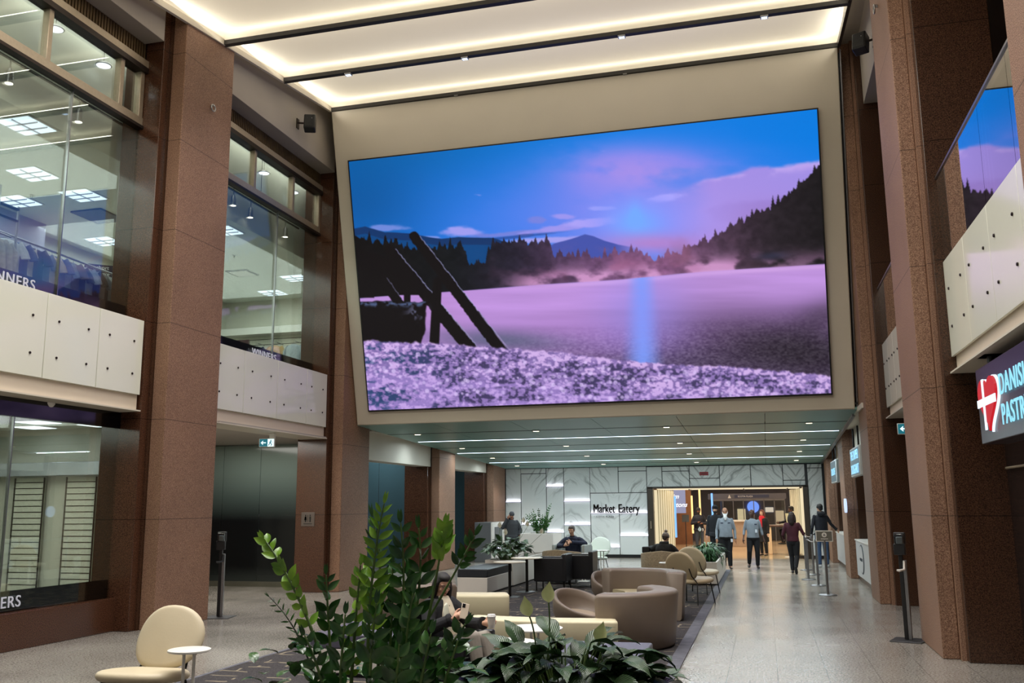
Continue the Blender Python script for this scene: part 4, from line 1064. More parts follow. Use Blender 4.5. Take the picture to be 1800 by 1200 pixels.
    over(c(150, 96, 124), gauss(1290, 560, 120, 60) * S(.45, .7, N(.01, .014, 5, 33)) * .6)
    over(c(50, 50, 70), gauss(1545, 555, 55, 14, -4) * .9 * (Y < shore))
    # water
    wm = S(-1, 2, Y - shore); dy = Y - shore
    far = c(192, 148, 222); mid = c(160, 120, 186); near = c(96, 78, 112)
    d_ = dy[..., None]
    wc = far * (1 - S(60, 230, d_)) + mid * S(60, 230, d_); wc = wc * (1 - S(200, 330, d_)) + near * S(200, 330, d_)
    wc = wc * (.93 + .12 * N(.003, .05, 4, 41))[..., None]
    gr = (N(.12, .22, 3, 42) - .5)[..., None] * S(130, 280, d_) * .30
    wc = np.clip(wc + gr, 0, 1)
    dk = np.clip(gauss(1640, 900, 420, 120, 10) + gauss(1750, 760, 130, 60, -15) * .5, 0, 1)[..., None]
    wc = wc * (1 - dk * .85) + c(44, 38, 46) * dk * .85 + gr * dk * .5
    dk2 = gauss(560, 860, 240, 36, 3)[..., None]; wc = wc * (1 - dk2 * .6) + c(60, 84, 96) * dk2 * .6
    m9 = gauss(330, 760, 120, 80)[..., None]; wc = wc * (1 - m9 * .4) + c(172, 126, 188) * m9 * .4
    img = img * (1 - wm[..., None]) + wc * wm[..., None]
    over(c(236, 190, 246), np.exp(-((dy - 8) / 9) ** 2) * .35 * S(500, 900, X))
    col_ = S(1, 0, np.abs(X - 1072 - (Y - 640) * .012) / (62 + (Y - 640) * .09)) * wm
    over(c(122, 160, 255), col_ * (.95 - .15 * N(.02, .3, 3, 44)))
    over(c(140, 140, 240), gauss(1075, 760, 150, 150) * .45 * wm)
    # frosty grass
    gy = np.interp(X, [80, 330, 600, 800, 1100, 1400, 1760], [862, 872, 890, 908, 944, 958, 990])
    # frozen poles and block
    def seg(x0, y0, x1, y1, w0, w1=None):
        w1 = w0 if w1 is None else w1
        dx, dy_ = x1 - x0, y1 - y0; L2 = dx * dx + dy_ * dy_
        k = np.clip(((X - x0) * dx + (Y - y0) * dy_) / L2, 0, 1)
        d = np.hypot(X - x0 - k * dx, Y - y0 - k * dy_); side = (X - x0) * dy_ - (Y - y0) * dx
        return d, side, w0 + (w1 - w0) * k, k
    blk = c(22, 18, 20)
    rough_ = (N(.12, .12, 3, 51) - .5)
    massm = S(0, 4, Y - np.interp(X, [34, 60, 160, 240, 330], [500, 530, 560, 620, 690])) * S(330, 310, X) * S(2, -2, Y - 700 - (X < 120) * 10)
    over(blk, massm)
    for x0, y0, x1, y1, a, b_, frost in ((262, 490, 575, 905, 17, 22, 1), (175, 540, 470, 905, 20, 24, 1), (150, 645, 250, 790, 17, 17, .6), (344, 650, 330, 900, 16, 18, 0), (238, 640, 236, 740, 12, 12, 0)):
        d, side, ww, k = seg(x0, y0, x1, y1, a, b_)
        over(blk, S(1.5, -1.5, d - ww + rough_ * 6 * frost))
        if frost:
            over(c(176, 176, 226), S(2.4, 0, np.abs(d - ww + rough_ * 6)) * (side > 0) * .75 * frost * (k > .02) * (k < .98))
            over(c(150, 135, 180), S(6, 1, np.abs(d - ww)) * (side > 0) * S(.62, .8, k) * S(.4, .6, N(.06, .06, 3, 52)) * .8)
    bt = 726 - 10 * (N(.03, .03, 3, 53) - .3) * 2
    bm_ = S(-2, 2, Y - bt) * S(306, 300, X + 14 * (N(.02, .03, 3, 54) - .5) + .10 * np.maximum(Y - 800, 0) * 2)
    over(blk, bm_); over(c(84, 100, 140), bm_ * np.exp(-((Y - bt - 9) / 9) ** 2) * S(.4, .6, N(.05, .08, 3, 55)) * .9)
    over(c(120, 124, 160), gauss(272, 760, 34, 28) * S(.5, .68, N(.06, .05, 3, 56)) * .8)
    ga = S(-4, 5, Y - gy + (N(.06, .02, 3, 61) - .5) * 14)
    gn = N(.085, .12, 3, 62); gn2 = N(.016, .044, 4, 63); gn3 = N(.2, .22, 2, 64)
    k = np.clip(S(.36, .68, gn) * .62 + S(.40, .64, gn2) * .40 + (gn3 - .5) * .22 + .30 * np.exp(-((Y - gy - 8) / 16) ** 2), 0, 1)[..., None]
    hor = S(60, 500, X)[..., None]
    hi = c(208, 176, 232); lo = c(68, 60, 98) * hor + c(44, 70, 112) * (1 - hor); md = c(138, 114, 178)
    gc = lo * (1 - S(0, .5, k)) + md * S(0, .5, k); gc = gc * (1 - S(.5, 1, k)) + hi * S(.5, 1, k)
    fd = S(60, 150, (Y - gy))[..., None] * S(.35, .6, gn2)[..., None]
    gc = gc * (1 - fd * .45) + c(176, 146, 222) * fd * .45
    img = img * (1 - ga[..., None]) + gc * ga[..., None]
    # bokeh sparkles
    for _ in range(380):
        bx = rng.uniform(90, 1750); by = np.interp(bx, [80, 600, 1100, 1760], [880, 905, 960, 1000]) + rng.uniform(5, 160); br_ = rng.uniform(3, 8)
        d = np.hypot(X - bx, Y - by); over(c(222, 200, 250), S(br_ + 1.5, br_ - 1.5, d) * rng.uniform(.25, .7) * (ga > .5))
    return np.clip(img, 0, 1)

def build_screen():
    W, Hh = 800, 450
    img = paint_screen(W, Hh)
    l = np.where(img <= .04045, img / 12.92, ((img + .055) / 1.055) ** 2.4)
    # pixels as faces: colour per corner-less face domain
    z0, z1 = 4.0, 9.5
    x0, x1 = -8.67, 1.41
    us = np.linspace(0, 1, W + 1); vs_ = np.linspace(0, 1, Hh + 1)
    U, V = np.meshgrid(us, vs_)
    Z = z1 + (z0 - z1) * V; Xw = x0 + (x1 - x0) * U; Yw = 18.0 + .2507 * (10.7 - Z) - .09
    co = np.stack([Xw, Yw, Z], -1).reshape(-1, 3)
    idx = np.arange((W + 1) * (Hh + 1)).reshape(Hh + 1, W + 1)
    q = np.stack([idx[:-1, :-1], idx[1:, :-1], idx[1:, 1:], idx[:-1, 1:]], -1).reshape(-1, 4)
    root = thing('video_screen', 'huge tilted video wall showing a misty violet lake at sunrise', 'screen', (0, 0, 0))
    me = bpy.data.meshes.new('display')
    me.vertices.add(len(co)); me.vertices.foreach_set('co', co.ravel().astype(np.float32))
    n = len(q); me.loops.add(n * 4); me.loops.foreach_set('vertex_index', q.ravel().astype(np.int32))
    me.polygons.add(n); me.polygons.foreach_set('loop_start', np.arange(0, n * 4, 4, dtype=np.int32))
    me.update(calc_edges=True)
    at = me.color_attributes.new('picture', 'FLOAT_COLOR', 'CORNER')
    # smooth corner colours
    P = np.pad(l, ((0, 1), (0, 1), (0, 0)), mode='edge'); Pm = np.pad(l, ((1, 0), (1, 0), (0, 0)), mode='edge')
    P2 = np.pad(l, ((1, 0), (0, 1), (0, 0)), mode='edge'); P3 = np.pad(l, ((0, 1), (1, 0), (0, 0)), mode='edge')
    VC = ((P + Pm + P2 + P3) / 4).reshape(-1, 3)
    cc = np.ones((n * 4, 4), np.float32); cc[:, :3] = VC[q.ravel()]
    at.data.foreach_set('color', cc.ravel())
    m = bpy.data.materials.new('led_display'); m.use_nodes = True
    nt = m.node_tree; N_ = nt.nodes; L = nt.links; p = N_['Principled BSDF']
    a = N_.new('ShaderNodeVertexColor'); a.layer_name = 'picture'
    p.inputs['Base Color'].default_value = (.004, .004, .004, 1); p.inputs['Roughness'].default_value = .7; p.inputs['Specular IOR Level'].default_value = .12
    L.new(a.outputs[0], p.inputs['Emission Color']); p.inputs['Emission Strength'].default_value = .80
    me.materials.append(m)
    o = bpy.data.objects.new('display', me); C.objects.link(o); o.parent = root
    mb = MB(); e = .03
    def pt(x, z, off): return (x, 18.0 + .2507 * (10.7 - z) + off, z)
    a_ = [pt(x0 - e, z0 - e, -.085), pt(x1 + e, z0 - e, -.085), pt(x1 + e, z1 + e, -.085), pt(x0 - e, z1 + e, -.085)]
    b_ = [pt(x0 - e, z0 - e, .0), pt(x1 + e, z0 - e, .0), pt(x1 + e, z1 + e, .0), pt(x0 - e, z1 + e, .0)]
    mb.add(a_ + b_, [(0, 1, 2, 3), (7, 6, 5, 4), (0, 4, 5, 1), (1, 5, 6, 2), (2, 6, 7, 3), (3, 7, 4, 0)])
    mb.build('cabinet', M_black, root, smooth=False)
build_screen()

# ================================================================== FURNITURE
M_cream = mat('cream_vinyl', (204, 190, 160), .5, noise=(3, .03), bump=(60, .05))
M_cream2 = mat('cream_bench', (214, 204, 172), .5, noise=(3, .03))
M_taupe = mat('taupe_vinyl', (116, 102, 90), .42, noise=(3, .04), bump=(60, .05))
M_khaki = mat('khaki_vinyl', (168, 156, 124), .5, noise=(3, .04))
M_mint = mat('pale_shell', (214, 222, 210), .45, noise=(3, .02))
M_leather = mat('black_leather', (22, 22, 26), .38, noise=(6, .15), bump=(30, .15))
M_lav = mat('slate_cushion', (84, 82, 96), .42, noise=(4, .04), bump=(50, .08))
M_charc = mat('charcoal_cushion', (34, 38, 44), .4, noise=(4, .08))
M_tweed = mat('tan_tweed', (150, 134, 110), .9, noise=(26, .18), bump=(60, .5))
M_lgrey = mat('light_grey_fabric', (170, 174, 170), .8, noise=(20, .06), bump=(50, .3))
M_wbox = mat('white_laminate', (214, 208, 200), .35, noise=(2, .03))
M_legb = mat('leg_black', (20, 18, 18), .4, .4, noise=(10, .1))
M_cafe = mat('cafe_top', (216, 206, 184), .35, noise=(3, .03))

def disc_cushion(n=36, m=9, rx=.31, ry=.31, th=.07, bend=0, ex=2.3):
    """rounded cushion disc in the x-y plane, bent up along y"""
    vs = []; fs = []
    rings = [(math.cos(a), math.sin(a)) for a in np.linspace(-PI / 2, PI / 2, m)]
    for cr, sr in rings:
        rr = 1 - .16 * (1 - abs(cr) ** .9)
        for k in range(n):
            q = 2 * PI * k / n
            cx = abs(math.cos(q)) ** (2 / ex) * (1 if math.cos(q) >= 0 else -1); sy = abs(math.sin(q)) ** (2 / ex) * (1 if math.sin(q) >= 0 else -1)
            x, y = rx * cx * rr, ry * sy * rr
            vs.append((x, y, th / 2 * sr + bend * (x * x) / rx))
    for i in range(m - 1):
        for k in range(n): fs.append((i * n + k, i * n + (k + 1) % n, (i + 1) * n + (k + 1) % n, (i + 1) * n + k))
    # domed caps
    for base, s in ((0, -1), ((m - 1) * n, 1)):
        c0 = len(vs); vs.append((0, 0, s * (th / 2 + .012)))
        mid = len(vs)
        for k in range(n):
            x, y, z = vs[base + k]; vs.append((x * .55, y * .55, s * (th / 2 + .008) + bend * (x * .55) ** 2 / rx))
        for k in range(n):
            a, b = base + k, base + (k + 1) % n; c, d = mid + k, mid + (k + 1) % n
            fs.append((a, b, d, c) if s > 0 else (b, a, c, d)); fs.append((c, d, c0) if s > 0 else (d, c, c0))
    return vs, fs
def lounge_chair(loc, rz, label, m, group=None, legs=M_legb):
    t = thing('lounge_chair', label, 'chair', loc, rz, group)
    v, f = disc_cushion(rx=.385, ry=.30, th=.085, ex=2.4)
    mb = MB(); mb.add([(x, y - .02, z + .43 - .06 * y) for x, y, z in v], f); mb.build('seat', m, t, angle=80)
    v, f = disc_cushion(rx=.325, ry=.285, th=.07, bend=-.22, ex=2.2)
    M_ = Matrix.Translation((0, .30, .70)) @ Matrix.Rotation(R(66), 4, 'X')
    mb = MB(); mb.add([tuple(M_ @ Vector(p)) for p in v], f); mb.build('backrest', m, t, angle=80)
    for x, y, sx_, sy_ in ((-.26, -.2, -.05, -.06), (.26, -.2, .05, -.06), (-.24, .22, -.06, .1), (.24, .22, .06, .1)):
        MB().cyl((x, y, .40), (x + sx_, y + sy_, 0), .011, n=8).build('leg', legs, t)
    MB().tube([(-.26, -.2, .385), (-.1, .0, .375), (.1, .0, .375), (.26, -.2, .385)], .009, 6).tube([(-.24, .22, .385), (-.1, 0, .375)], .009, 6).tube([(.24, .22, .385), (.1, 0, .375)], .009, 6).build('seat_frame', legs, t)
    MB().tube([(-.24, .22, .40), (-.2, .33, .52), (-.17, .37, .66)], .01, 6).tube([(.24, .22, .40), (.2, .33, .52), (.17, .37, .66)], .01, 6).build('back_frame', legs, t)
    return t
lounge_chair((-5.17, 7.12, 0), R(2), 'cream lounge chair on black legs at the lower left, in front of the tall pier', M_cream)
lounge_chair((-1.38, 17.95, 0), R(152), 'tan lounge chair seen from behind, nearer of the two by the walkway', mat('tan_vinyl', (176, 158, 128), .5, noise=(3, .03)), 'lounge chairs by the walkway')
lounge_chair((-1.38, 20.0, 0), R(158), 'cream lounge chair beside the leafy planter, behind the tan one', M_cream, 'lounge chairs by the walkway')
lounge_chair((-4.5, 25.0, 0), R(-20), 'pale round backed lounge chair in front of the marble wall', M_mint)
def side_table(loc, r, h, m, label, legs='pair', base=True):
    t = thing('side_table', label, 'table', loc)
    MB().lathe([(r - .01, h - .022), (r, h - .016), (r, h - .004), (r - .008, h)], 36).build('tabletop', m, t, angle=50)
    if legs == 'pair':
        for s in (-1, 1): MB().cyl((s * .035, .02 * s, .0), (s * .035, .02 * s, h - .02), .014, n=10).build('leg', M_whitemetal, t)
    else:
        MB().cyl((0, 0, 0), (0, 0, h - .02), .03, n=14).build('pedestal', M_legb, t)
    if base: MB().lathe([(r * .75, 0), (r * .75, .008), (r * .7, .014), (.03, .02)], 30).build('base', M_whitemetal if legs == 'pair' else M_legb, t)
    return t
side_table((-4.72, 7.08, 0), .175, .66, M_whitemetal, 'small round white side table beside the front left cream chair')
side_table((-2.52, 10.25, 0), .31, .50, M_whitemetal, 'round white coffee table farther from the viewer, behind the peace lily')
side_table((-2.52, 9.15, 0), .29, .50, M_whitemetal, 'round white coffee table nearer the viewer, at the seated woman\'s knees')
side_table((-5.08, 18.6, 0), .33, .70, M_cafe, 'round cafe table on a black pedestal, nearer of the two', 'ped')
side_table((-5.0, 19.7, 0), .34, .72, M_cafe, 'round cafe table on a black pedestal, farther of the two', 'ped')
side_table((-4.32, 22.6, 0), .21, .66, M_whitemetal, 'small white side table, left one in front of the pale round chair')
side_table((-4.15, 24.3, 0), .21, .66, M_whitemetal, 'small white side table, right one by the pale round chair')
side_table((-1.95, 19.4, 0), .2, .66, M_whitemetal, 'small white side table beside the two lounge chairs by the walkway')

def arc_block(name, label, cat, c, r0, r1, a0, a1, z0, z1, m, taper=.06, rnd=.05, n=34, seatmat=None, group=None):
    """curved upholstered block; cross-section r0..r1, wall leaning in towards the foot"""
    t = thing(name, label, cat, (c[0], c[1], 0), 0, group)
    sec = []
    h = z1 - z0
    def rr(k0, k1, zz0, zz1):
        pts = []
        cx = [(k1 - rnd, zz1 - rnd, 0), (k0 + rnd, zz1 - rnd, 90)]
        for x, z, s in cx:
            for q in range(0, 91, 18): pts.append((x + rnd * math.cos(R(s + q)), z + rnd * math.sin(R(s + q))))
        pts.append((k0 + .01, zz0 + .03)); pts.append((k0 + .03, zz0)); pts.append((k1 - taper - .03, zz0)); pts.append((k1 - taper, zz0 + .03))
        return pts
    prof = rr(r0, r1, z0, z1)
    mb = MB(); vs = []; fs = []; k_ = len(prof); cr, cz = (r0 + r1) / 2, (z0 + z1) / 2
    angs = []
    L_ = (r1 - r0) / 2 * .35
    for i in range(n + 1): angs.append((a0 + (a1 - a0) * i / n, 1.0))
    e = math.degrees(rnd / cr)
    sg = 1 if a1 > a0 else -1
    angs = [(a0 - sg * e * .0, .90), (a0 + sg * e * .35, .965)] + [(a, s) for a, s in angs if (a - a0) * sg > e * .8 and (a1 - a) * sg > e * .8] + [(a1 - sg * e * .35, .965), (a1, .90)]
    for a, s in angs:
        for r_, z in prof:
            r2_ = cr + (r_ - cr) * s; z2 = z0 + (z - z0) * (1 - (1 - s) * .35)
            vs.append((r2_ * math.cos(R(a)), r2_ * math.sin(R(a)), z2))
    for i in range(len(angs) - 1):
        for k in range(k_): fs.append((i * k_ + k, i * k_ + (k + 1) % k_, (i + 1) * k_ + (k + 1) % k_, (i + 1) * k_ + k))
    fs.append(list(range(k_))[::-1]); q = (len(angs) - 1) * k_; fs.append([q + k for k in range(k_)])
    mb.add(vs, fs); mb.build('backrest', m, t, angle=50)
    if seatmat:
        mb = MB(); vs = []; fs = []
        prof2 = rr(r0 - .50, r0 + .01, z0 + .02, .43); k_ = len(prof2)
        pp = [(max(.02, r_), z) for r_, z in prof2]; aa = np.linspace(a0 + sg * 4, a1 - sg * 4, 24)
        for a in aa:
            for r_, z in pp: vs.append((r_ * math.cos(R(a)), r_ * math.sin(R(a)), z))
        for i in range(len(aa) - 1):
            for k in range(k_): fs.append((i * k_ + k, i * k_ + (k + 1) % k_, (i + 1) * k_ + (k + 1) % k_, (i + 1) * k_ + k))
        fs.append(list(range(k_))[::-1]); q = (len(aa) - 1) * k_; fs.append([q + k for k in range(k_)])
        mb.add(vs, fs); mb.build('seat', seatmat, t, angle=50)
    return t
arc_block('curved_sofa', 'taupe high backed curved sofa nearest the walkway, in front', 'sofa', (-2.02, 12.62), .52, .86, -97, 62, .02, .72, M_taupe, seatmat=M_khaki, group='curved sofas')
arc_block('curved_sofa', 'taupe high backed curved sofa farther along the walkway, behind the front one', 'sofa', (-2.2, 15.35), .62, .93, -12, 128, .02, .76, M_taupe, seatmat=M_khaki, group='curved sofas')
arc_block('curved_sofa', 'taupe curved sofa behind the tall foreground plant, at left', 'sofa', (-5.1, 13.35), .62, .94, 165, 330, .02, .74, M_taupe, seatmat=M_khaki, group='curved sofas')
arc_block('curved_bench', 'low cream curved bench behind the seated woman, nearest one', 'bench', (-2.75, 15.5), 3.72, 4.1, -105, -76.5, .02, .43, M_cream2, rnd=.03, group='low cream benches')
arc_block('curved_bench', 'low cream curved bench between the two tub chairs', 'bench', (-2.6, 12.7), 1.35, 1.75, 62, 100, .02, .44, M_cream2, rnd=.03, group='low cream benches')
arc_block('curved_bench', 'low cream curved bench with rounded end, seen behind the woman\'s head', 'bench', (-4.75, 16.6), 2.0, 2.45, -118, -70, .02, .46, M_cream2, rnd=.05, group='low cream benches')
def tub_chair(loc, rz, label, tilt=24, s=1.0):
    t = thing('tub_chair', label, 'chair', loc, rz, 'taupe tub chairs')
    M_ = Matrix.Rotation(R(tilt), 3, 'X')
    prof = [(.10, .02), (.26, .06), (.36, .18), (.41, .33), (.425, .40), (.42, .425), (.40, .43), (.375, .42), (.355, .34), (.31, .22), (.20, .17), (.02, .16)]
    prof = [(r_ * s, z * s) for r_, z in prof]
    MB().lathe(prof, 44, mtx=M_, c=(0, .06, .10)).build('shell', M_taupe, t, angle=80)
    MB().lathe([(.02, .14), (.25, .15), (.30, .19), (.29, .235), (.22, .25), (.02, .255)], 36, mtx=Matrix.Rotation(R(tilt * .3), 3, 'X'), c=(0, .02, .10)).build('seat', mat('taupe_seat', (158, 142, 122), .5, noise=(5, .05)), t, angle=80)
    MB().lathe([(.24, .0), (.24, .015), (.05, .03), (.05, .14)], 30).build('base', M_legb, t)
    return t
tub_chair((-2.62, 13.15, 0), R(58), 'taupe swivel tub chair beside the front curved sofa')
tub_chair((-2.72, 16.75, 0), R(50), 'taupe swivel tub chair tilted open, left of the far curved sofa')
def armchair(loc, rz, label, m, group=None, w_=.66, d=.62, h=.72, ah=.62):
    t = thing('armchair', label, 'armchair', loc, rz, group)
    hw = w_ / 2
    MB().box(-hw + .06, hw - .06, -d / 2, d / 2 - .08, .26, .42).build('seat', m, t, bevel=.03, seg=3)
    MB().box(-hw, hw, d / 2 - .1, d / 2, .2, h).build('backrest', m, t, bevel=.025, seg=3)
    for s in (-1, 1): MB().box(s * hw, s * (hw - .075), -d / 2, d / 2 - .05, .2, ah).build('armrest', m, t, bevel=.02, seg=3)
    for x in (-hw + .04, hw - .04):
        for y in (-d / 2 + .05, d / 2 - .05): MB().box(x - .012, x + .012, y - .012, y + .012, 0, .26).build('leg', M_legb, t)
armchair((-3.08, 8.95, 0), R(82), 'black leather armchair holding the woman with the phone', M_leather, w_=.74, d=.7, h=.80, ah=.60)
armchair((-4.55, 20.3, 0), R(-90), 'black armchair beside the cafe tables, nearer one', M_leather, 'black armchairs', w_=.7, d=.72, h=.78, ah=.70)
armchair((-4.12, 21.1, 0), R(-90), 'black armchair beside the cafe tables, farther one', M_leather, 'black armchairs', w_=.7, d=.72, h=.80, ah=.72)
armchair((-4.78, 23.55, 0), R(-6), 'light grey armchair holding the man in the navy jacket', M_lgrey, w_=.86, d=.72, h=.80, ah=.84)
def barrel_chair(loc, rz, label, m, group):
    t = thing('barrel_chair', label, 'armchair', loc, rz, group)
    vs = []; fs = []; n = 30
    for i in range(n + 1):
        a = R(-28 + 236 * i / n); hh = .80 - .10 * abs(i / n - .5) * 2
        for r_, z in ((.46, .12), (.47, .16), (.475, hh - .02), (.46, hh), (.43, hh), (.415, hh - .02), (.40, .16), (.41, .12)):
            vs.append((r_ * math.cos(a), r_ * math.sin(a) * .92, z))
    k_ = 8
    for i in range(n):
        for k in range(k_): fs.append((i * k_ + k, i * k_ + (k + 1) % k_, (i + 1) * k_ + (k + 1) % k_, (i + 1) * k_ + k))
    fs.append(list(range(k_))[::-1]); fs.append([n * k_ + k for k in range(k_)])
    MB().add(vs, fs).build('backrest', m, t, angle=60)
    MB().lathe([(.38, .14), (.405, .18), (.405, .38), (.38, .43), (.02, .44)], 32, sy=.92).build('seat', m, t, angle=60)
    for x in (-.25, .25):
        for y in (-.25, .25): MB().cyl((x, y, 0), (x, y, .15), .015).build('leg', M_legb, t)
barrel_chair((-4.72, 22.0, 0), R(172), 'tan tweed barrel chair seen from behind, in front of the seated man', M_tweed, 'tan barrel chairs')
barrel_chair((-2.32, 21.6, 0), R(185), 'tan tweed barrel chair holding the person in the knitted hat', M_tweed, 'tan barrel chairs')

# benches and planters
def bench(name, x0, x1, y0, y1, zb, zt, cush, label, split=None):
    t = thing(name, label, 'bench', ((x0 + x1) / 2, (y0 + y1) / 2, 0))
    cx, cy = (x0 + x1) / 2, (y0 + y1) / 2
    MB().box(x0 - cx, x1 - cx, y0 - cy, y1 - cy, .05, zb).build('base', M_wbox, t, bevel=.008)
    MB().box(x0 - cx + .03, x1 - cx - .03, y0 - cy + .03, y1 - cy - .03, 0, .05).build('plinth', M_black, t)
    MB().box(x0 - cx, x1 - cx, y0 - cy, y1 - cy, zb, zt).build('cushion', cush, t, bevel=.02, seg=3)
bench('bench', -2.1, -1.14, 7.1, 9.5, .30, .48, M_lav, 'bench with a slate cushion on a white base, lower right behind the peace lily')
bench('bench', -4.9, -3.7, 9.6, 11.0, .30, .46, M_lav, 'bench with a slate cushion behind the stems of the tall foreground plant')
bench('bench', -6.25, -5.6, 18.75, 20.7, .36, .53, M_charc, 'bench with a charcoal cushion on a white base beside the cafe tables')
M_soil = mat('potting_soil', (40, 30, 24), .95, noise=(20, .3))
def planter(x0, x1, y0, y1, h, label, m=M_wbox):
    t = thing('planter_box', label, 'planter', ((x0 + x1) / 2, (y0 + y1) / 2, 0))
    cx, cy = t.location.x, t.location.y; a, b, c, d = x0 - cx, x1 - cx, y0 - cy, y1 - cy; w_ = .04
    mb = MB(); mb.box(a, b, c, c + w_, .04, h).box(a, b, d - w_, d, .04, h).box(a, a + w_, c + w_, d - w_, .04, h).box(b - w_, b, c + w_, d - w_, .04, h)
    mb.build('box', m, t, bevel=.006)
    MB().box(a + .04, b - .04, c + .04, d - .04, .0, h - .08).build('soil', M_soil, t)
    return t
planter(-3.1, -.75, 4.35, 5.75, .62, 'white planter box under the foreground plants, below the frame')
planter(-6.25, -5.6, 20.75, 24.2, .60, 'white planter box continuing behind the charcoal cushioned bench')
planter(-7.05, -6.05, 27.0, 28.2, 1.0, 'tall white planter box in front of the marble wall')
planter(-1.75, -1.12, 21.9, 26.4, .52, 'white planter box at the walkway edge, under the strappy green plant')

# ================================================================== PLANTS
def leaf_mat(name, a, b, rough=.35, stripes=False, spec=.5):
    m = bpy.data.materials.new(name); m.use_nodes = True
    nt = m.node_tree; N = nt.nodes; L = nt.links; p = N['Principled BSDF']
    tc = N.new('ShaderNodeTexCoord')
    n = N.new('ShaderNodeTexNoise'); n.inputs['Scale'].default_value = 9; L.new(tc.outputs['Object'], n.inputs['Vector'])
    r = N.new('ShaderNodeValToRGB'); e = r.color_ramp.elements
    e[0].position = .35; e[0].color = rgb(*a); e[1].position = .65; e[1].color = rgb(*b); L.new(n.outputs[0], r.inputs[0])
    out = r.outputs[0]
    if stripes:
        uv = N.new('ShaderNodeUVMap'); sx = N.new('ShaderNodeSeparateXYZ'); L.new(uv.outputs[0], sx.inputs[0])
        ab = N.new('ShaderNodeMath'); ab.operation = 'ABSOLUTE'; L.new(sx.outputs[0], ab.inputs[0])
        mu = N.new('ShaderNodeMath'); mu.operation = 'MULTIPLY'; mu.inputs[1].default_value = .35; L.new(ab.outputs[0], mu.inputs[0])
        su = N.new('ShaderNodeMath'); su.operation = 'SUBTRACT'; L.new(sx.outputs[1], su.inputs[0]); L.new(mu.outputs[0], su.inputs[1])
        m2 = N.new('ShaderNodeMath'); m2.operation = 'MULTIPLY'; m2.inputs[1].default_value = 80; L.new(su.outputs[0], m2.inputs[0])
        sn = N.new('ShaderNodeMath'); sn.operation = 'SINE'; L.new(m2.outputs[0], sn.inputs[0])
        mr = N.new('ShaderNodeMapRange'); mr.inputs[1].default_value = .1; mr.inputs[2].default_value = 1; mr.inputs[4].default_value = .5; L.new(sn.outputs[0], mr.inputs[0])
        mx = N.new('ShaderNodeMix'); mx.data_type = 'RGBA'; L.new(mr.outputs[0], mx.inputs['Factor']); L.new(out, mx.inputs[6]); mx.inputs[7].default_value = rgb(96, 126, 80)
        out = mx.outputs[2]
        bp = N.new('ShaderNodeBump'); bp.inputs['Strength'].default_value = .35; bp.inputs['Distance'].default_value = .004; L.new(sn.outputs[0], bp.inputs['Height']); L.new(bp.outputs[0], p.inputs['Normal'])
    L.new(out, p.inputs['Base Color']); p.inputs['Roughness'].default_value = rough; p.inputs['Specular IOR Level'].default_value = spec
    p.inputs['Subsurface Weight'].default_value = 0
    MATS[name] = m
    return m
M_leafD = leaf_mat('leaf_dark', (26, 62, 26), (56, 100, 42), .22)
M_leafL = leaf_mat('leaf_bright', (84, 130, 28), (134, 176, 52), .28)
M_lily = leaf_mat('leaf_lily', (24, 52, 26), (46, 82, 42), .30, True)
M_strap = leaf_mat('leaf_strap', (24, 62, 28), (50, 104, 46), .35)
M_stalk = leaf_mat('stalk_green', (58, 84, 38), (92, 118, 58), .45)
M_stalkD = leaf_mat('stalk_dark', (30, 36, 24), (48, 56, 34), .5)
M_spathe = mat('spathe_cream', (238, 242, 186), .5, noise=(14, .08))
M_spatheW = mat('spathe_white', (235, 236, 225), .5, noise=(14, .04))
class Leaves:
    """collects leaves with uv (u across -1..1, v along) into one mesh"""
    def __init__(s): s.v = []; s.f = []; s.uv = []
    def leaf(s, base, dirv, upv, L, W, droop=.2, cup=.18, nL=6, nW=2, tip=1.6, wav=0, mid=.42, twist=0):
        d = Vector(dirv).normalized(); u = Vector(upv); u = (u - u.dot(d) * d)
        if u.length < 1e-3: u = d.orthogonal()
        u.normalize(); sd = d.cross(u)
        if twist:
            q = Matrix.Rotation(twist, 3, d); u = q @ u; sd = q @ sd
        o = len(s.v); p = Vector(base); ang = 0
        cols = 2 * nW + 1; seg = L / nL
        for i in range(nL + 1):
            t_ = i / nL
            wd = W * (math.sin(PI * min(1, t_ ** (math.log(.5) / math.log(mid)))) ** (.75 if t_ < mid else tip * .62)) if 0 < t_ < 1 else 0
            wd = max(wd, W * .03)
            a = -droop * t_ * 1.6
            dd = d * math.cos(a) + u * math.sin(a); uu = u * math.cos(a) - d * math.sin(a)
            for k in range(cols):
                q = (k - nW) / nW
                s.v.append(tuple(p + sd * (q * wd) + uu * (abs(q) ** 1.5 * wd * cup + (wav * math.sin(t_ * 14 + q * 2) * abs(q) * W))))
                s.uv.append((q, t_))
            p = p + dd * seg
        for i in range(nL):
            for k in range(cols - 1):
                a_ = o + i * cols + k; s.f.append((a_, a_ + 1, a_ + cols + 1, a_ + cols))
        return p
    def build(s, name, m, parent):
        me = bpy.data.meshes.new(name); me.from_pydata(s.v, [], s.f); me.materials.append(m)
        uv = me.uv_layers.new(name='UVMap')
        li = np.empty(len(me.loops), np.int32); me.loops.foreach_get('vertex_index', li)
        uv.data.foreach_set('uv', np.array(s.uv, np.float32)[li].ravel())
        me.shade_smooth(); me.update()
        o = bpy.data.objects.new(name, me); C.objects.link(o); o.parent = parent
        return o
def bez(p0, p1, p2, n):
    p0, p1, p2 = Vector(p0), Vector(p1), Vector(p2)
    return [p0 * ((1 - t_) ** 2) + p1 * (2 * (1 - t_) * t_) + p2 * (t_ ** 2) for t_ in (i / (n - 1) for i in range(n))]
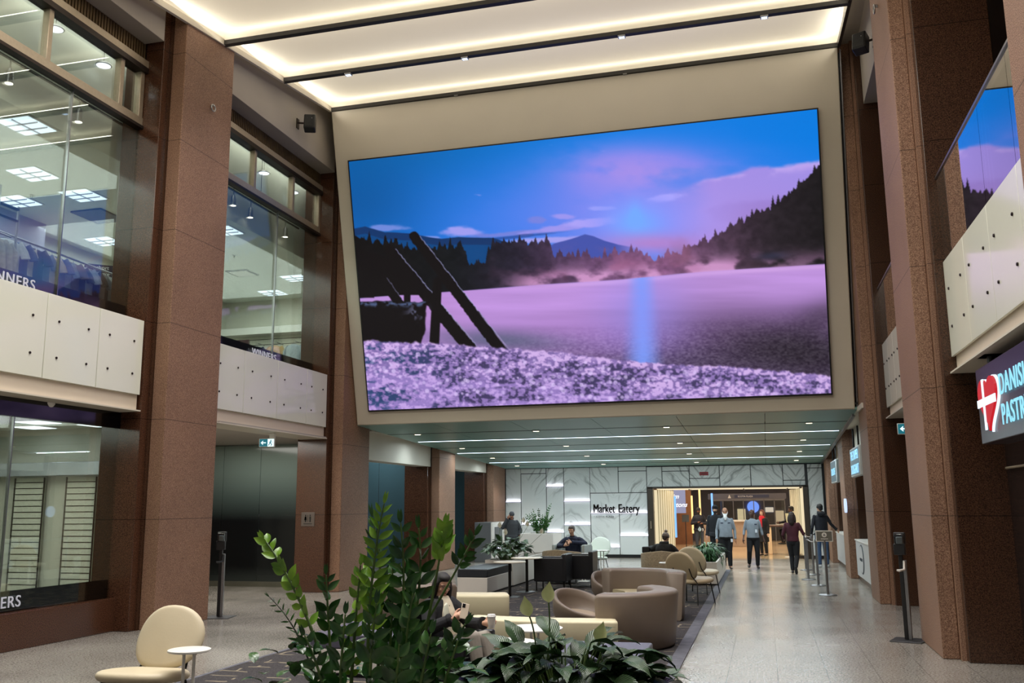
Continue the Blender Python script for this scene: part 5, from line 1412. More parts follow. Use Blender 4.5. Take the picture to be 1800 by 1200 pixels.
def zz_stem(root, p0, p1, p2, npair, leafL, leafW, m, ms, start=.3, face_=(0, -1, .2), thick=.012, openness=1.0, young=False):
    pts = bez(p0, p1, p2, 24)
    st = MB().tube(pts, [thick * (1 - .65 * i / 23) for i in range(24)], 8).build('stalk', ms, root)
    lv = Leaves()
    F = Vector(face_).normalized()
    for k in range(npair):
        f = start + (1 - start) * (k + .3 * random.random()) / npair
        i = min(22, int(f * 23)); a = f * 23 - i
        p = pts[i].lerp(pts[i + 1], a); tg = (pts[i + 1] - pts[i]).normalized()
        sd = tg.cross(F)
        if sd.length < .2: sd = tg.cross(Vector((1, 0, 0)))
        sd.normalize()
        sd = Matrix.Rotation(random.uniform(-.55, .55) + (1.2 if k % 3 == 1 and not young else 0), 3, tg) @ sd
        nrm = sd.cross(tg).normalized()
        sz = 1 - .45 * max(0, (f - .55) / .45) if not young else .75
        sz *= .85 + .3 * random.random()
        for s in (-1, 1):
            spread = openness * (1 - .6 * f if young else 1 - .35 * f) * random.uniform(.75, 1.15)
            d = tg * (1.0 - .45 * spread) + sd * s * spread + nrm * random.uniform(-.45, .5)
            lv.leaf(p + sd * s * thick * .5, d, nrm + sd * s * random.uniform(-.35, .1), leafL * sz, leafW * sz * .5, droop=random.uniform(.05, .35), cup=.28, nL=7, nW=2)
    # terminal leaf
    tg = (pts[-1] - pts[-2]).normalized()
    for s in (-1, 1):
        lv.leaf(pts[-1], tg + F.cross(tg) * .12 * s, F, leafL * .6, leafW * .2, droop=.1, nL=6)
    lv.build('leaflets', m, st)
    return st
random.seed(21)
t = thing('zz_plant', 'tall dark green leafy plant with upright arching stems in the foreground', 'potted plant', (-2.2, 5.0, .54))
def W_(x, y, z): return (x + 2.2, y - 5.0, z - .54)
def px5(px_, py_, y=5.0):
    # foreground stems were measured against a grid standing at y; linear map there
    sx = (px_ - 640) * .003135 * y / 5; return (-2.21 * y / 5 + sx, y, 1.82 + (.85 - 1.82) * y / 5 + (1200 - py_) * .00308 * y / 5)
stems = [  # tip px, root px, bend, pairs, leaf length, width, bright, start
    ((430, 945), (590, 1260), (-.10, .10), 11, .115, .062, 1, .42, 5.0),
    ((446, 1052), (560, 1270), (-.10, .08), 14, .075, .016, 2, .22, 5.05),
    ((672, 880), (650, 1260), (.07, .0), 13, .125, .05, 1, .38, 4.95),
    ((628, 992), (612, 1260), (.0, .0), 9, .10, .055, 1, .25, 4.9),
    ((650, 905), (655, 1260), (-.1, .05), 10, .15, .04, 0, .25, 5.25),
    ((740, 925), (690, 1260), (-.12, .08), 10, .14, .06, 0, .25, 5.2),
    ((705, 915), (700, 1260), (-.05, .08), 8, .14, .066, 0, .35, 5.1),
    ((790, 922), (722, 1260), (-.02, .0), 6, .13, .072, 1, .80, 4.95),
    ((846, 938), (640, 1260), (.03, -.1), 5, .13, .06, 0, .84, 5.15),
    ((560, 1010), (585, 1260), (.02, .06), 7, .12, .055, 0, .45, 5.3),
    ((600, 1080), (590, 1270), (.0, .0), 7, .12, .064, 0, .2, 4.8),
    ((520, 1120), (575, 1270), (-.03, .0), 6, .11, .06, 0, .2, 4.85),
    ((730, 1040), (700, 1270), (.0, .0), 8, .12, .062, 0, .15, 4.8),
    ((828, 1092), (690, 1240), (-.02, -.03), 6, .12, .062, 0, .3, 4.75),
    ((660, 1060), (650, 1270), (.02, .0), 8, .13, .066, 0, .15, 4.75),
    ((765, 1110), (730, 1280), (.0, .0), 7, .13, .066, 0, .1, 4.7),
    ((690, 990), (670, 1270), (-.05, .0), 10, .13, .06, 0, .15, 5.15),
    ((705, 1130), (690, 1290), (.0, .0), 6, .12, .066, 0, .1, 4.6),
    ((815, 1120), (760, 1290), (.0, .0), 6, .12, .06, 0, .1, 4.7),
]
for tip, root_, bend, np_, ll, lw, br, st0, yy in stems:
    a = Vector(W_(*px5(*root_, yy))); b = Vector(W_(*px5(*tip, yy))); a.z = max(a.z, .0)
    mid = a.lerp(b, .55) + Vector((bend[0] * -1, random.uniform(-.05, .05), bend[1]))
    zz_stem(t, a, mid, b, np_, ll, lw, [M_leafD, M_leafL, M_leafD][br], M_stalkD if br == 2 else M_stalk, st0, thick=.008 if br == 2 else .013, openness=1.2 if br == 2 else 1.0, young=(br == 1 and tip[0] != 672))
# filler leaves near the foot
lv = Leaves()
for _ in range(120):
    b = Vector((random.uniform(-.55, .75), random.uniform(-.4, .45), random.uniform(.15, .5)))
    a = random.uniform(0, 2 * PI)
    lv.leaf(b, (math.cos(a), math.sin(a), random.uniform(.1, 1)), (0, 0, 1), random.uniform(.10, .15), random.uniform(.025, .035), droop=random.uniform(.1, .6), cup=.25)
lv.build('lower_leaves', M_leafD, t)

def lily(loc, label, n, spread, h, L_, W2, flowers, fm=M_spathe, seed=3, elong=(1, 1), group=None, fsize=.115):
    random.seed(seed)
    t = thing('peace_lily', label, 'potted plant', loc, 0, group)
    lv = Leaves(); st = MB()
    for k in range(n):
        a = random.uniform(0, 2 * PI); r0 = random.uniform(0, .5) ** .8 * .6
        b = Vector((math.cos(a) * r0 * spread * elong[0], math.sin(a) * r0 * spread * elong[1], 0))
        rr_ = random.uniform(.3, 1.0)
        out = Vector((math.cos(a) * elong[0], math.sin(a) * elong[1], 0))
        e = b + out * spread * rr_ * .62 + Vector((0, 0, h * (1.05 - .62 * rr_) * random.uniform(.75, 1.1)))
        st.tube(bez(b, b.lerp(e, .5) + Vector((0, 0, h * .25)), e, 6), .004, 5)
        d = out * (.5 + rr_ * .5) + Vector((random.uniform(-.5, .5), random.uniform(-.5, .5), random.uniform(-.05, .5)))
        lv.leaf(e, d, (random.uniform(-.3, .3), random.uniform(-.3, .3), 1), L_ * random.uniform(.75, 1.15), W2 * random.uniform(.8, 1.15), droop=random.uniform(.35, .95), cup=random.uniform(.1, .4), nL=8, nW=3, wav=.07, tip=1.8, mid=.4)
    st.build('stalks', M_stalk, t); lv.build('leaves', M_lily, t)
    for (bx, by, bz), (ex, ey, ez), tw in flowers:
        e = Vector((ex, ey, ez)); b = Vector((bx, by, bz))
        mid = b.lerp(e, .5) + Vector((.02, 0, .03))
        pts = bez(b, mid, e, 10)
        f = MB().tube(pts, .0045, 6).build('flower_stalk', M_stalk, t)
        sp = Leaves(); sp.leaf(e, (tw * .25, 0.05, 1), (0, -1, .1), fsize, fsize * .33, droop=-.12, cup=.75, nL=9, nW=4, tip=2.0, mid=.42)
        sp.build('spathe', fm, f)
        if fm is not M_spathe: MB().ell(e + Vector((0, -.012, fsize * .32)), (.008, .008, fsize * .24), 8, 8).build('spadix', M_cream2, f)
    return t
def P2(px_, py_, y): q = px5(px_, py_, y); return (q[0] + 1.08, q[1] - 5.1, q[2] - .54)
lily((-1.08, 5.1, .54), 'large peace lily with broad striped leaves in the foreground', 260, .60, .60, .24, .06,
     [(P2(955, 1150, 5.2), P2(944, 1076, 5.2), -1), (P2(974, 1150, 5.2), P2(978, 1052, 5.2), .3), (P2(1050, 1150, 5.2), P2(1064, 1116, 5.2), 1)], elong=(1.05, .85))
lily((-5.95, 21.6, .52), 'peace lily with white flowers in the planter behind the charcoal bench', 150, .85, .55, .26, .055,
     [((-.3, 0, .2), (-.15, -.1, .78), 0), ((0, 0, .2), (.02, -.2, .62), .2), ((.1, 0, .2), (.42, .3, .80), .1), ((.3, .3, .2), (.72, .5, .62), .6), ((.1, .3, .2), (.25, .6, .88), 0)], M_spatheW, 9, elong=(.62, 1.3), fsize=.15)
def strappy(loc, label, n, spread, h, seed, elong=(1, 1)):
    random.seed(seed)
    t = thing('strappy_plant', label, 'potted plant', loc)
    lv = Leaves()
    for k in range(n):
        a = random.uniform(0, 2 * PI); rr_ = random.random() ** .7
        b = Vector((math.cos(a) * rr_ * spread * .45 * elong[0], math.sin(a) * rr_ * spread * .45 * elong[1], random.uniform(0, h * .55)))
        lv.leaf(b, (math.cos(a), math.sin(a), random.uniform(.3, 1.6)), (0, 0, 1), random.uniform(.28, .45), random.uniform(.016, .026), droop=random.uniform(.8, 1.9), cup=.2, nL=7, nW=1, tip=1.5, mid=.45)
    lv.build('leaves', M_strap, t)
    st = MB()
    for k in range(10):
        a = 2 * PI * k / 10; st.tube([(math.cos(a) * .1 * elong[0], math.sin(a) * .2 * elong[1], -.02), (math.cos(a) * .15 * elong[0], math.sin(a) * .3 * elong[1], h * .5)], .012, 6)
    st.build('stems', M_stalkD, t)
    return t
strappy((-1.48, 24.0, .44), 'dense strappy green plant in the white planter at the walkway edge', 420, .8, .55, 4, (.62, 1.6))
random.seed(33)
t = thing('zz_plant', 'upright leafy plant in the tall white planter before the marble wall', 'potted plant', (-6.55, 27.5, .92))
for k in range(17):
    a = 2 * PI * k / 17; hgt = random.uniform(.4, .72) + (.25 if k % 6 == 1 else 0); sp = random.uniform(.2, .5)
    zz_stem(t, (.1 * math.cos(a), .1 * math.sin(a), 0), (sp * .4 * math.cos(a), sp * .4 * math.sin(a), hgt * .6), (sp * math.cos(a), sp * math.sin(a), hgt), 9, .085, .045, M_leafD, M_stalk, .25, thick=.009)
t = thing('bedding_lily', 'single white peace lily flower in front of the glowing curtain', 'flower', (-1.72, 25.6, .48))
f = MB().tube([(0, 0, 0), (.02, 0, .3), (.0, 0, .62)], .005, 6).build('flower_stalk', M_stalk, t)
sp = Leaves(); sp.leaf((0, 0, .62), (0, 0, 1), (0, -1, .1), .13, .045, droop=-.1, cup=.6, nL=8, nW=3, tip=1.9); sp.build('spathe', M_spatheW, f)

# ================================================================== PEOPLE
SKIN = {'fair': (204, 160, 134), 'tan': (168, 118, 88), 'dark': (84, 54, 42), 'asian': (206, 160, 134), 'brown': (140, 94, 70)}
def skin(k): return mat('skin_' + k, SKIN[k], .55, noise=(12, .05))
def fab(c, r=.85, bump=True): return mat('fabric_%d_%d_%d' % c, c, r, noise=(10, .08), bump=(26, .25) if bump else None)
V = Vector
def hand(mb, wrist, d, side, h, curl=.5, grip=False):
    """palm plus four fingers and a thumb; d = forearm direction, side = towards the thumb"""
    d = V(d).normalized(); s = V(side); s = (s - s.dot(d) * d).normalized(); n = d.cross(s)      # n: palm normal
    w_ = V(wrist); k = h / 1.75
    mb.tube([w_ - d * .02 * k, w_ + d * .03 * k, w_ + d * .085 * k], [.024 * k, .030 * k, .028 * k], 10)
    mb.loft([(w_, s * .026 * k, n * .018 * k), (w_ + d * .04 * k, s * .040 * k, n * .016 * k), (w_ + d * .09 * k, s * .041 * k, n * .014 * k)], 12)
    for i, L_ in enumerate((.072, .082, .076, .06)):
        o = (1.5 - i) * .0215 * k
        p = w_ + d * (.088 - abs(i - 1) * .003) * k + s * o
        pts = [p]; dd = d
        c_ = (curl + i * .05) * (1.35 if grip else 1)
        for j, f in enumerate((.45, .32, .23)):
            a = c_ * (.45, .75, .6)[j] * (1.3 if grip else 1)
            q = Matrix.Rotation(a, 3, s * 1.0)
            dd = (q @ dd).normalized(); p = p + dd * L_ * f * k; pts.append(p)
        mb.tube(pts, [.0098 * k, .0092 * k, .0085 * k, .0072 * k], 8)
    b = w_ + d * .025 * k + s * .028 * k
    td = (d * .62 + s * .75 + n * -.2).normalized()
    p1 = b + td * .035 * k; p2 = p1 + (td * .6 + d * .6 - n * .3 * curl).normalized() * .032 * k; p3 = p2 + (d * .8 - s * .1 - n * .4 * curl).normalized() * .026 * k
    mb.tube([b - td * .01, p1, p2, p3], [.014 * k, .0125 * k, .0108 * k, .0088 * k], 8)
def head_mesh(mb, c, F, U, k, chin=1.0):
    """c centre of head; F facing, U up; k scale (1 = 0.235 m tall)"""
    F = V(F).normalized(); U = V(U); U = (U - U.dot(F) * F).normalized(); S_ = F.cross(U)
    M_ = Matrix((S_, F, U)).transposed()
    c = V(c)
    def P(x, y, z): return c + (S_ * x + F * y + U * z) * k
    mb.ell(P(0, -.012, .028), (.076 * k, .095 * k, .090 * k), 20, 14, M_)
    mb.ell(P(0, .018, -.035), (.060 * k, .070 * k, .078 * k), 18, 12, M_)
    mb.ell(P(0, .050, -.088), (.030 * k, .028 * k, .024 * k), 12, 8, M_)            # chin
    mb.tube([P(0, .080, .012), P(0, .098, -.012), P(0, .108, -.028)], [.009 * k, .011 * k, .014 * k], 8)   # nose
    mb.ell(P(0, .094, -.032), (.017 * k, .012 * k, .009 * k), 10, 6, M_)
    for s in (-1, 1):
        mb.ell(P(s * .032, .066, .024), (.024 * k, .018 * k, .010 * k), 10, 6, M_)   # brow
        mb.ell(P(s * .036, .062, -.026), (.022 * k, .018 * k, .020 * k), 10, 6, M_)  # cheek
        mb.ell(P(s * .078, -.010, -.006), (.010 * k, .018 * k, .030 * k), 10, 8, M_)  # ear
    mb.ell(P(0, .080, -.060), (.022 * k, .012 * k, .011 * k), 10, 6, M_)             # lips base
    return P, M_
def face_parts(root, P, M_, k, skinm, brows=(40, 28, 22), lip=(150, 86, 80), glasses=False):
    for s in (-1, 1):
        e = MB().ell(P(s * .031, .075, .006), (.0125 * k, .007 * k, .0065 * k), 12, 8, M_).build('eye', mat('eye_white', (215, 208, 200), .3, noise=(8, .02)), root)
        MB().ell(P(s * .031, .0805, .006), (.0058 * k, .003 * k, .0058 * k), 10, 6, M_).build('iris', mat('iris_dark', (30, 20, 16), .2, noise=(8, .05)), e)
    mb = MB()
    for s in (-1, 1): mb.tube([P(s * .014, .086, .025), P(s * .032, .087, .031), P(s * .050, .072, .026)], [.003 * k, .0042 * k, .0025 * k], 6)
    mb.build('eyebrows', mat('hair_%d_%d_%d' % brows, brows, .7, noise=(30, .2)), root)
    MB().tube([P(-.023, .080, -.060), P(-.010, .091, -.056), P(0, .092, -.058), P(.010, .091, -.056), P(.023, .080, -.060)], [.002 * k, .005 * k, .0055 * k, .005 * k, .002 * k], 8).build('mouth', mat('lip_%d_%d_%d' % lip, lip, .5, noise=(8, .05)), root)
    if glasses:
        mb = MB(); n = 14
        for s in (-1, 1):
            pts = [P(s * .033 + .024 * math.cos(2 * PI * q / n), .092, .003 + .020 * math.sin(2 * PI * q / n)) for q in range(n + 1)]
            mb.tube(pts, .0014, 5, cap=False); mb.tube([P(s * .056, .090, .006), P(s * .078, .01, .008)], .0013, 5)
        mb.tube([P(-.010, .093, .007), P(.010, .093, .007)], .0014, 5)
        mb.build('glasses', mat('glasses_frame', (70, 50, 38), .3, .5, noise=(8, .05)), root)

def arm_chain(mb, sh, el, wr, r, extra=0):
    sh, el, wr = V(sh), V(el), V(wr)
    mb.tube([sh - V((0, 0, .012)), sh.lerp(el, .35), el], [r * .92 + extra * .8, r * .92 + extra, r * .72 + extra], 12)
    mb.ell(sh - V((0, 0, .012)), (r * .92 + extra * .8,) * 3, 12, 8); mb.ell(el, (r * .74 + extra,) * 3, 12, 8)
    mb.tube([el, el.lerp(wr, .3), wr], [r * .72 + extra, r * .70 + extra, r * .46 + extra], 12)
def leg_chain(mb, hp, kn, an, r, extra=0):
    hp, kn, an = V(hp), V(kn), V(an)
    mb.tube([hp, hp.lerp(kn, .4), kn], [r + extra, r * .86 + extra, r * .62 + extra], 14)
    mb.ell(hp, (r + extra,) * 3, 12, 8); mb.ell(kn, (r * .63 + extra,) * 3, 12, 8)
    mb.tube([kn, kn.lerp(an, .3), an], [r * .62 + extra, r * .60 + extra, r * .42 + extra], 12)

def person(label, loc, rz, h=1.75, sk='tan', fat=1.0, J=None, face_dir=(0, -1, -.05), top=(120, 132, 140), bottom=(20, 20, 24), shoe=(20, 18, 18), sleeve=1.0,
           hair=None, hairstyle='short', hat=None, beard=None, coat=0, hem=.48, puffy=0.0, glasses=False, vox=.012, details=True, curl=(.5, .5), seated=False, tuck=True, hood=False, group=None):
    """standing by default; J overrides joints given in local metres (x right on screen when facing -y)"""
    root = thing('person', label, 'person', loc, rz, group)
    j = dict(hip=(0, 0, .52 * h), waist=(0, -.005, .60 * h), chest=(0, -.01, .72 * h), neck=(0, .005, .835 * h), head=(0, -.015, .928 * h),
             shL=(.098 * h, 0, .805 * h), shR=(-.098 * h, 0, .805 * h), elL=(.132 * h, .02, .635 * h), elR=(-.132 * h, .02, .635 * h),
             wrL=(.152 * h, -.05, .485 * h), wrR=(-.152 * h, -.05, .485 * h), hpL=(.052 * h, 0, .50 * h), hpR=(-.052 * h, 0, .50 * h),
             knL=(.058 * h, -.015, .28 * h), knR=(-.058 * h, -.015, .28 * h), anL=(.060 * h, .02, .045 * h), anR=(-.060 * h, .02, .045 * h),
             footL=(.15, -1, 0), footR=(-.15, -1, 0), thL=(-.3, -1, .1), thR=(.3, -1, .1))
    if J: j.update(J)
    j = {k: V(v) for k, v in j.items()}
    k = h / 1.75
    side = (j['shL'] - j['shR']).normalized()
    hside = (j['hpL'] - j['hpR']).normalized()
    sm = skin(sk)
    mb = MB()
    spine = [j['hip'], j['waist'], j['chest'], j['neck']]
    def fr(i, s_): 
        t_ = (spine[min(i + 1, 3)] - spine[max(i - 1, 0)]).normalized(); return s_.cross(t_).normalized()
    tors = []
    wd = [(.098, .072), (.088, .068), (.102, .070)]
    def torso(mb, e, low=-.03, f=1.0):
        hipc = j['hip']; secs = []
        t0_ = (spine[1] - spine[0]).normalized()
        fdir = [fr(i, hside if i == 0 else side) for i in range(4)]
        fw_ = 1 + (f - 1) * .45
        secs.append((hipc + t0_ * low * h, hside * (.088 * h * fw_ + e), fdir[0] * (.064 * h * f + e)))
        secs.append((hipc, hside * (.092 * h * fw_ + e), fdir[0] * (.068 * h * f + e)))
        secs.append((spine[1], side * (.082 * h * fw_ + e), fdir[1] * (.064 * h * (1 + (f - 1) * 1.3) + e)))
        secs.append((spine[1].lerp(spine[2], .6), side * (.090 * h * (f * .3 + .7) + e), fdir[2] * (.066 * h * (f * .5 + .5) + e)))
        secs.append((spine[2].lerp(spine[3], .30), side * (.096 * h + e), fdir[2] * (.062 * h + e)))
        mid = (j['shL'] + j['shR']) / 2
        secs.append((mid - (spine[3] - spine[2]).normalized() * .02, side * (.088 * h + e), fdir[3] * (.048 * h + e)))
        secs.append((mid.lerp(j['neck'], .45), side * (.060 * h + e), fdir[3] * (.040 * h + e)))
        secs.append((mid.lerp(j['neck'], .85), side * (.036 * h + e), fdir[3] * (.034 * h + e)))
        mb.loft(secs, 22, 2.15)
    torso(mb, -.006, f=fat)
    mb.tube([spine[2].lerp(spine[3], .6), j['neck'], j['head'] + V((0, 0, -.06 * k))], [.058 * k, .050 * k, .050 * k], 14)
    P, M_ = head_mesh(mb, j['head'], face_dir, (0, 0, 1), k)
    for s in 'LR':
        arm_chain(mb, j['sh' + s], j['el' + s], j['wr' + s], .042 * k)
        d = (j['wr' + s] - j['el' + s]); hd = j.get('hd' + s, d)
        hand(mb, j['wr' + s], hd, j['th' + s], h, curl[0 if s == 'L' else 1])
        leg_chain(mb, j['hp' + s], j['kn' + s], j['an' + s], .072 * k)
        fd = j['foot' + s].normalized(); a = j['an' + s]
        mb.tube([a, a + fd * .06 * k + V((0, 0, -.03)) * k, a + fd * .15 * k + V((0, 0, -.045)) * k], [.034 * k, .034 * k, .026 * k], 10)
    mb.build('body', sm, root, remesh=vox)
    face_parts(root, P, M_, k, sm, brows=hair if hair else (50, 40, 34), lip=(150, 86, 80) if sk != 'dark' else (96, 56, 50), glasses=glasses)
    # trousers
    mb = MB()
    for s in 'LR': leg_chain(mb, j['hp' + s], j['kn' + s], j['an' + s] + (j['kn' + s] - j['an' + s]).normalized() * .01, .084 * k * (1 + (fat - 1) * .5), .018)
    mb.ell(j['hip'], (.098 * h * (1 + (fat - 1) * .5), .072 * h * fat, .075 * h), 18, 10, Matrix.Rotation(math.atan2(hside.y, hside.x), 3, 'Z'))
    mb.build('trousers', fab(bottom), root, remesh=vox)
    # top / coat
    mb = MB(); e = .016 + puffy
    torso(mb, e, low=(-.005 if not (coat or puffy) else -.05), f=fat)
    if coat:
        f0 = fr(0, hside)
        mb.loft([(j['hip'] + V((0, 0, .03)), hside * (.10 * h * fat + e), f0 * (.078 * h * fat + e)), (j['hip'] - V((0, 0, coat)), hside * (.108 * h * fat + e), f0 * (.088 * h * fat + e))], 18, 2.3)
    for s in 'LR':
        w2 = j['el' + s].lerp(j['wr' + s], sleeve)
        arm_chain(mb, j['sh' + s], j['el' + s], w2, .044 * k, e * .75)
        if sleeve >= .6: mb.tube([w2 - (w2 - j['el' + s]).normalized() * .04, w2], [.034 * k + e * .7, .033 * k + e * .7], 12)
    mb.build('jacket' if (coat or puffy) else 'shirt', fab(top), root, remesh=vox)
    # collar
    n_ = j['neck']; mid = (j['shL'] + j['shR']) / 2
    MB().loft([(mid.lerp(n_, .45), side * .082 * k, V((0, 1, 0)) * .070 * k), (n_ + V((0, 0, .018)), side * .062 * k, V((0, 1, 0)) * .060 * k)], 18, 2, cap=False).build('collar', fab(tuple(max(0, int(q * .85)) for q in top)), root)
    # shoes
    for s in 'LR':
        a = j['an' + s]; fd = j['foot' + s]; fd = V((fd.x, fd.y, fd.z)).normalized(); sd = fd.cross(V((0, 0, 1))).normalized(); up_ = sd.cross(fd).normalized()
        mb = MB(); B = a - up_ * .035 * k
        mb.loft([(B - fd * .075 * k, sd * .026 * k, up_ * .022 * k), (B - fd * .05 * k + up_ * .006, sd * .036 * k, up_ * .040 * k), (B + fd * .03 * k + up_ * .004, sd * .040 * k, up_ * .042 * k), (B + fd * .10 * k - up_ * .006, sd * .047 * k, up_ * .030 * k), (B + fd * .165 * k - up_ * .012, sd * .042 * k, up_ * .022 * k), (B + fd * .20 * k - up_ * .016, sd * .022 * k, up_ * .014 * k)], 14, 2.4)
        mb.build('shoe', mat('shoe_%d_%d_%d' % shoe, shoe, .4, noise=(9, .05)), root, sub=1)
    hm = mat('hair_%d_%d_%d' % hair, hair, .65, noise=(40, .25), bump=(50, .3)) if hair else None
    if hair and hairstyle != 'bald':
        mb = MB()
        mb.ell(P(0, -.022, .040), (.083 * k, .096 * k, .088 * k), 20, 14, M_)
        mb.ell(P(0, .02, .085), (.066 * k, .062 * k, .040 * k), 16, 8, M_)
        for s in (-1, 1): mb.ell(P(s * .070, -.005, .025), (.016 * k, .045 * k, .045 * k), 10, 8, M_)
        mb.ell(P(0, -.075, -.01), (.066 * k, .034 * k, .062 * k), 14, 8, M_)
        if hairstyle == 'long':
            for s in (-1, 1): mb.tube([P(s * .068, .0, .03), P(s * .086, -.005, -.05), P(s * .090, -.01, -.14), P(s * .08, -.0, -.20)], [.028 * k, .034 * k, .036 * k, .02 * k], 10)
            mb.tube([P(0, -.07, .03), P(0, -.095, -.08), P(0, -.09, -.20), P(0, -.08, -.27)], [.075 * k, .080 * k, .078 * k, .045 * k], 14)
        mb.build('hair', hm, root, remesh=max(.006, vox * .7))
    if hairstyle == 'bald' and hair:
        MB().ell(P(0, -.03, .01), (.082 * k, .088 * k, .062 * k), 16, 10, M_).build('hair', hm, root)
    if beard:
        col, ln = beard
        mb = MB(); mb.ell(P(0, .045, -.072), (.058 * k, .048 * k, .040 * k), 16, 8, M_)
        mb.ell(P(0, .055, -.10), (.05 * k, .036 * k, .036 * k), 14, 8, M_)
        if ln: mb.tube([P(0, .07, -.09), P(0, .11, -.09 - ln * .6), P(0, .135, -.09 - ln * 1.15)], [.052 * k, .050 * k, .022 * k], 12)
        for s in (-1, 1): mb.tube([P(s * .070, .005, .0), P(s * .064, .03, -.05), P(s * .04, .06, -.08)], [.010 * k, .014 * k, .014 * k], 8)
        mb.tube([P(-.03, .088, -.055), P(0, .100, -.047), P(.03, .088, -.055)], [.004 * k, .007 * k, .004 * k], 6)
        mb.build('beard', mat('beard_%d_%d_%d' % col, col, .9, noise=(40, .15), bump=(50, .4)), root, remesh=.007)
    if hat:
        kind, col = hat
        mb = MB()
        mb.ell(P(0, -.014, .052), (.088 * k, .106 * k, .090 * k), 20, 12, M_)
        mb.build('knitted_hat' if kind == 'pom' else 'hat', fab(col, .9), root)
        MB().loft([(P(0, -.014, .018), M_ @ V((.091, 0, 0)) * k, M_ @ V((0, .109, 0)) * k), (P(0, -.014, .062), M_ @ V((.092, 0, 0)) * k, M_ @ V((0, .110, 0)) * k)], 22).build('hat_brim', fab(tuple(int(q * .9) for q in col), .9), root)
        if kind == 'pom': MB().ell(P(-.0, -.02, .168), (.04 * k, .04 * k, .038 * k), 12, 8).build('pompom', fab(tuple(min(255, int(q * 1.1)) for q in col), .9), root)
        if kind == 'cap': MB().loft([(P(0, .08, .038), M_ @ V((.06, 0, 0)) * k, M_ @ V((0, 0, .006)) * k), (P(0, .15, .026), M_ @ V((.045, 0, 0)) * k, M_ @ V((0, 0, .005)) * k)], 12).build('hat_peak', fab(col), root)
    if hood:
        MB().loft([(P(0, -.07, -.10), M_ @ V((.11, 0, 0)) * k, M_ @ V((0, .07, .02)) * k), (P(0, -.09, -.15), M_ @ V((.125, 0, 0)) * k, M_ @ V((0, .075, .0)) * k), (P(0, -.09, -.21), M_ @ V((.09, 0, 0)) * k, M_ @ V((0, .06, 0)) * k)], 18).build('hood', fab(tuple(max(0, int(q * .9)) for q in top)), root)
    return root, j, P, M_
def badge(root, p, s=1):
    MB().box(p[0] - .028 * s, p[0] + .028 * s, p[1] - .006, p[1], p[2] - .045 * s, p[2] + .045 * s).build('id_badge', mat('badge_white', (226, 230, 235), .4, noise=(8, .02)), root, bevel=.002)

# --- guard with the long white beard
h = 1.72
r_, j, P, M_ = person('guard with a long white beard, pale blue shirt and black trousers, walking', (-1.12, 27.48, 0), R(4), h, 'tan', 1.32,
    dict(knL=(.075, -.04, .48), anL=(.085, -.03, .08), knR=(-.08, -.06, .49), anR=(-.085, .06, .085), wrR=(-.262, -.08, .83), elR=(-.25, .02, 1.08), elL=(.25, .04, 1.08), wrL=(.255, -.03, .83)),
    top=(138, 146, 154), bottom=(16, 16, 20), hair=(176, 174, 172), hairstyle='bald', beard=((228, 228, 226), .13), sleeve=1.0)
badge(r_, (.15, -.17, .80))
MB().box(.06, .13, -.185, -.175, 1.27, 1.30).box(-.14, -.07, -.185, -.175, 1.27, 1.295).build('shirt_patch', mat('patch_navy', (36, 42, 66), .7, noise=(8, .1)), r_)
MB().loft([((0, 0, .86), (.200, 0, 0), (0, .165, 0)), ((0, 0, .895), (.200, 0, 0), (0, .168, 0))], 20, 2.3).build('belt', M_leather, r_)
# --- second guard
h = 1.66
r_, j, P, M_ = person('guard in a pale blue shirt with rolled sleeves, walking beside the bearded one', (-.38, 27.82, 0), R(2), h, 'dark', 1.12,
    dict(knL=(.10, -.05, .47), anL=(.09, .0, .075), knR=(-.12, -.10, .48), anR=(-.14, .10, .13), footR=(-.1, -.9, -.25), elR=(-.24, .02, 1.05), wrR=(-.27, -.07, .83), elL=(.24, .04, 1.05), wrL=(.29, .0, .82)),
    top=(136, 144, 152), bottom=(16, 16, 20), hair=(70, 66, 64), hairstyle='bald', sleeve=.55)
badge(r_, (.09, -.165, 1.05))
MB().box(.05, .12, -.165, -.155, 1.22, 1.25).build('shirt_patch', mat('patch_navy', (36, 42, 66), .7), r_)
MB().loft([((0, 0, .825), (.178, 0, 0), (0, .138, 0)), ((0, 0, .86), (.178, 0, 0), (0, .14, 0))], 20, 2.3).build('belt', M_leather, r_)
# --- man behind in black with a black cap
person('bearded man in a black jacket and black cap half hidden behind the guards', (-1.50, 29.6, 0), R(0), 1.78, 'fair', 1.1, dict(wrL=(.28, -.02, .88), elL=(.30, .02, 1.12)),
       top=(20, 22, 28), bottom=(22, 22, 28), hair=(30, 24, 22), hat=('cap0', (14, 14, 16)), beard=((40, 30, 26), .0), coat=.08, puffy=.02)
# --- man standing far left holding a cup
r_, j, P, M_ = person('man in a navy jacket, cap and jeans standing inside the entrance holding a drink', (-2.52, 37.2, 0), R(8), 1.68, 'brown', 1.05,
       dict(elR=(-.27, .0, 1.07), wrR=(-.06, -.26, 1.12), elL=(.27, .0, 1.07), wrL=(.10, -.26, 1.08)), top=(22, 24, 38), bottom=(62, 70, 84), hair=(24, 20, 18), hat=('cap', (30, 28, 30)), coat=.06, puffy=.015, beard=((30, 24, 22), 0))
badge(r_, (.12, -.15, .84))
